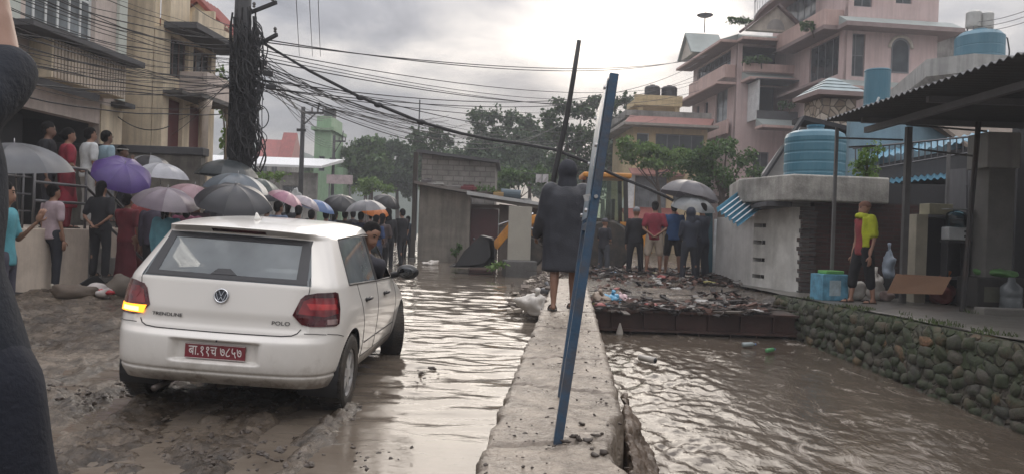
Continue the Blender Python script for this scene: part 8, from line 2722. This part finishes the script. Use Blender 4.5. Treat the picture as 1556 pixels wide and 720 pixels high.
for (px, py, w_, h_, col, lb) in junk:
    p = G(px, py, 26.8)
    zr = z_l + (z_r - z_l) * (p.x - hut.location.x) / Lh + .10
    sc = thing(lb.replace(' ', '_'), lb + ' lying on the sloping roof of the low hut', 'roof junk', (p.x, 26.8, zr), RND.uniform(-.3, .3))
    if 'drum' in lb:
        MB().tube([(-.35, 0, .19), (.35, 0, .16)], .18, 14).build('drum', mat('junk_' + lb, col, .6), sc)
    elif 'heap' in lb:
        m_ = MB(); leaves(m_, (0, 0, .15), (.4, .3, .2), 160, .12, random.Random(3)); m_.build('weeds', LM_mid, sc)
        MB().ell((0, 0, .02), (.35, .25, .12)).build('soil', mat('junk_soil', (.05, .04, .03), .9), sc, smooth=True)
    else:
        m_ = MB(); m_.box((0, 0, h_ / 2), (w_ * 2, .5, h_)); m_.build('body', mat('junk_' + lb, col, .7, dirt=[c * .5 for c in col]), sc, bevel=.02)
        MB().box((w_ * .3, .05, h_ + .035), (w_ * .9, .3, .06), rz=.4).build('loose_piece', mat('junk2_' + lb, [c * .7 for c in col], .7), sc)
# ================================================================== POLES AND CABLES
PB = G(359, 245, 16.0); 
pole_x = PB.x
pt = G(372, -60, 16.0)
pl_ = thing('utility_pole', 'thick dark utility pole hung with loops of cable left of centre', 'utility pole', (pole_x, 16, 0), 0)
polem = mat('pole_concrete', (.032, .032, .034), .85, var=.2, bump=.2)
MB().tube([(0, 0, -.2), (.02, 0, 3), (pt.x - pole_x, 0, pt.z)], [.20, .185, .16], 14).build('pole', polem, pl_, smooth=True)
def loc(p): return V(p) - V((pole_x, 16, 0))
for (a_, b_) in (((377, 21, 15.8), (420, 4, 15.4)), ((384, 73, 15.8), (421, 53, 15.4)), ((345, 70, 15.8), (384, 74, 15.8))):
    MB().beam(loc(G(*a_)), loc(G(*b_)), .05, .07).build('crossarm', polem, pl_)
for (px, py) in ((407, 112), (412, 133), (398, 96)):
    q = loc(G(px, py, 15.6))
    MB().box(q, (.20, .12, .10), rz=.4).build('junction_box', black, pl_, bevel=.01)
for (px, py) in ((386, 12), (414, 2), (418, 50), (390, 66)):
    q = loc(G(px, py, 15.6))
    MB().lathe([(.02, 0), (.035, .02), (.02, .05), (.04, .07), (.02, .11)], c=q, n=10).build('insulator', conc_d, pl_)
cable = mat('cable_black', (.018, .018, .02), .6, bump=0)
cable_far = mat('cable_grey', (.05, .05, .055), .7, bump=0)
r_ = random.Random(11)
# tangled loops on the pole
m_ = MB()
for k in range(150):
    x0 = 362 + r_.uniform(-14, 32); y0 = r_.uniform(30, 215)
    ln_y = r_.uniform(25, 120)
    x1 = 366 + r_.uniform(-12, 34); y1 = min(262, y0 + ln_y)
    dd = 15.75 - r_.uniform(0, .35)
    sgn = r_.choice([-1, 1, 1, 1]); bulge = r_.uniform(2, 17)
    P_ = []
    for i in range(13):
        t = i / 12
        P_.append(G(x0 + (x1 - x0) * t + sgn * bulge * sin(pi * t) + 2 * sin(t * 9 + k), y0 + (y1 - y0) * t, dd))
    m_.tube(P_, r_.uniform(.008, .017), 5)
for k in range(46):     # vertical runs strapped to the pole
    x0 = 368 + r_.uniform(-18, 20); y0 = r_.uniform(10, 90)
    m_.tube([G(x0 + 5 * noise.noise(V((k, t * 4, 0))) - 6 * t + r_.uniform(-1, 1), y0 + (255 - y0) * t, 15.7 - r_.uniform(0, .12)) for t in [i / 10 for i in range(11)]], r_.uniform(.012, .026), 5)
for k in range(26):     # coiled slack
    cx_, cy_ = 381 + r_.uniform(-14, 14), r_.uniform(85, 236); rr = r_.uniform(6, 15)
    dd = 15.6 - r_.uniform(0, .3); e = r_.uniform(.9, 1.9)
    m_.tube([G(cx_ + rr * cos(a), cy_ + rr * e * sin(a), dd + .05 * sin(a * 2)) for a in [2 * pi * i / 18 for i in range(19)]], r_.uniform(.009, .016), 5)
o_ = m_.build('cable_tangle', cable)
stuff(o_, 'dense tangle of black cable loops wrapped round the utility pole', 'cables')
def sag_pts(a, b, s, n=14, wob=0, seed=0):
    a, b = V(a), V(b)
    out_ = []
    for i in range(n + 1):
        t = i / n
        p = a.lerp(b, t); p.z -= 4 * s * t * (1 - t)
        if wob:
            p.z += wob * noise.noise(V((t * 6, seed, 0))); p.y += wob * noise.noise(V((t * 6, seed, 5)))
        out_.append(p)
    return out_
def strand(a, b, s, r=.008, name='cable', label=None, group=None, mt_=None, wob=0, n=14):
    o = MB().tube(sag_pts(a, b, s, n, wob, r_.random() * 50), r, 5).build(name, mt_ or cable, smooth=True)
    tag(o, label, 'cable', group)
    return o
# fan of service cables over the left houses
LL = 'thin black cable strung from the utility pole across the beige house front'
for k in range(34):
    y0 = -95 + k * 6.6 + r_.uniform(-5, 5)
    a_ = G(-70, y0, 8.3 + r_.uniform(-.4, .4))
    yb = 62 + k * 2.9 + r_.uniform(-18, 18)
    b_ = G(361 + r_.uniform(-5, 5), yb, 15.8)
    strand(a_, b_, r_.uniform(.05, .35), r_.choice([.004, .005, .006, .007, .010]), label=LL, group='cables over the left houses', wob=.05)
strand(G(150, 148, 17.6), G(258, 192, 18.4), .35, .012, label='slack black cable drooping across the blank cream wall')
for k in range(7):
    strand(G(262 + 10 * k, 205 - 22 * k, 18.6 - k * .05), G(362, 105 + 6 * k, 15.8), .12, .006, label='short drop cable running from the pole to the balcony house', group='drop cables to the balcony house')
# bundle that sags down over the road to the rubble
way = [(384, 60, 15.7), (400, 66, 15.6), (470, 108, 15.8), (545, 147, 16.3), (600, 170, 16.7), (640, 186, 17.0), (700, 203, 17.4), (740, 211, 17.7), (800, 220, 18.0), (845, 228, 18.2), (890, 246, 18.6), (940, 269, 19.0), (985, 287, 19.3), (1012, 299, 19.6), (1035, 312, 19.8)]
m_ = MB()
for s in range(4):
    P_ = []
    for i, (px, py, Y) in enumerate(way):
        a = s * 1.57 + i * .9
        P_.append(G(px + 1.2 * cos(a), py + 1.2 * sin(a), Y))
    m_.tube(P_, [.016 if i < 3 else .022 for i in range(len(P_))], 6)
for (px, py, Y) in ((640, 186, 17.0), (575, 160, 16.5), (548, 149, 16.3)):
    m_.ell(G(px, py, Y), (.10, .05, .06), 10, 6)
tag(m_.build('cable_bundle', cable, smooth=True), 'thick black cable bundle sagging from the pole over the road towards the rubble', 'cable')
RL = 'thin dark cable running from the utility pole towards the houses on the right'
ends = [(1075, 84, 40), (1070, 88, 41), (1062, 122, 44), (1060, 126, 44), (1062, 138, 45), (1058, 152, 45), (1000, 180, 46), (940, 196, 44), (890, 205, 40), (860, 212, 38), (1060, 96, 46), (980, 160, 46), (850, 190, 42), (830, 200, 40), (1065, 112, 45), (1010, 170, 45)]
for k, e in enumerate(ends):
    strand(G(392 + r_.uniform(-4, 8), 62 + k * 5.2 + r_.uniform(-8, 8), 15.6), G(*e), r_.uniform(.4, 1.3), r_.choice([.009, .011, .013]), label=RL, group='cables to the right', n=22)
for k in range(12):
    strand(G(390 + r_.uniform(-4, 10), 85 + k * 4.5 + r_.uniform(-8, 8), 15.6), G(640 + 18 * k + r_.uniform(-20, 20), 178 + 3.5 * k + r_.uniform(-10, 10), 26 + k), r_.uniform(.25, .8), r_.choice([.006, .008, .010]), label='black cable in the loose fan spreading right from the utility pole', group='loose cable fan', n=18, wob=.12)
for k in range(9):
    strand(G(392 + r_.uniform(-3, 6), 70 + k * 8, 15.6), G(462 + 7 * k, 176 + r_.uniform(-3, 22), 33.8), r_.uniform(.05, .4), .009, label='thin cable slanting from the big pole down to the far pole', group='cables to the far pole', mt_=cable_far)
for k, (px, pe) in enumerate(((446, 455), (466, 475), (483, 487))):
    strand(G(px - 8, -260, 9), G(pe, 86, 27), .1, .009, label='thin overhead cable crossing the grey sky above the road', group='overhead cables', mt_=cable_far)
for k in range(3):
    strand(G(1470, 34 + 7 * k, 36), G(1600, 0 + 9 * k, 24), .2, .012, label='thin cable passing above the blue roof tank at the right', group='cables at the right', mt_=cable_far)
strand(G(290, 6, 19), G(368, 44, 15.8), .1, .010, label='single cable from the tiled roof to the pole top')
for k in range(4):
    strand(G(459, 190 + 4 * k, 33.9), G(514, 214 + 3 * k, 49.8), .3, .010, label='thin cable between the two far poles', group='cables between far poles', mt_=cable_far)
# far poles
def far_pole(label, px, pyt, Y, arm):
    top = G(px, pyt, Y)
    t_ = thing('utility_pole', label, 'utility pole', (top.x, Y, 0), 0, None)
    k = Y / FPX
    MB().tube([(0, 0, 0), (0, 0, top.z)], [.12, .09], 10).build('pole', polem, t_, smooth=True)
    MB().beam((-.05, -.12, top.z - 9 * k), (arm * k, -.12, top.z - 9 * k), .09, .10).build('crossarm', polem, t_)
    MB().beam((.05, -.12, top.z - 28 * k), (arm * .62 * k, -.12, top.z - 10 * k), .05).build('brace', polem, t_)
    for q in (.45, .72, .98):
        MB().lathe([(.03, 0), (.05, .03), (.03, .07), (.05, .10), (.02, .2)], c=(arm * q * k, -.12, top.z - 9 * k + .06), n=8).build('insulator', conc_d, t_)
    MB().beam((arm * .72 * k, -.12, top.z - 8 * k), (arm * .78 * k, -.12, top.z + 7 * k), .05).build('finial', polem, t_)
    MB().box((.0, -.2, top.z - 36 * k), (.4, .1, .12)).build('clamp', polem, t_)
far_pole('slim far utility pole with one crossarm in front of the green house', 461, 163, 34.0, 32)
far_pole('farther slim utility pole right of the green house', 508, 206, 50.0, 18)
p = G(638, 152, 60)
MB_ = MB().tube([(p.x, 60, 0), (p.x, 60, p.z)], [.10, .05], 8).build('mast', cable_far)
tag(MB_, 'thin tall grey mast rising behind the block wall', 'mast')
# torn plastic draped by the far pole
bag('hanging_cloth', 'pale grey cloth sheet hung beside the far pole', (G(447, 300, 30).x, 30, .9), .55, mat('grey_cloth', (.30, .31, .31), .8), 51, 'cloth', sq=(.7, .4, 1.9), amp=.5, tie=False)
p = G(360, 300, 33.5)
sg2 = thing('shop_sign', 'small faded pink and white sign board far behind the crowd', 'sign', (G(516, 275, 44).x, 44, 0), 0)
MB().span((-.75, -.03, G(516, 280, 44).z), (.75, .03, G(516, 266, 44).z)).build('board', mat('faded_sign', (.40, .33, .34), .7, var=.25), sg2)
for x in (-.6, .6): MB().span((x - .04, .04, 0), (x + .04, .12, G(516, 266, 44).z)).build('leg', greyf, sg2)

# ================================================================== AIR
hz = MB().span((-175, -24, -3.0), (175, 172, 28)).build('haze', None)
mt_, nt_, o_ = new_mat('haze')
pv = N(nt_, 'ShaderNodeVolumePrincipled')
pv.inputs['Color'].default_value = (.80, .83, .88, 1)
pv.inputs['Density'].default_value = .0022
pv.inputs['Anisotropy'].default_value = 0.0
L(nt_, pv.outputs[0], o_.inputs['Volume'])
hz.data.materials.append(mt_)
hz['kind'] = 'stuff'; hz['label'] = 'damp grey haze filling the air between the houses'; hz['category'] = 'haze'
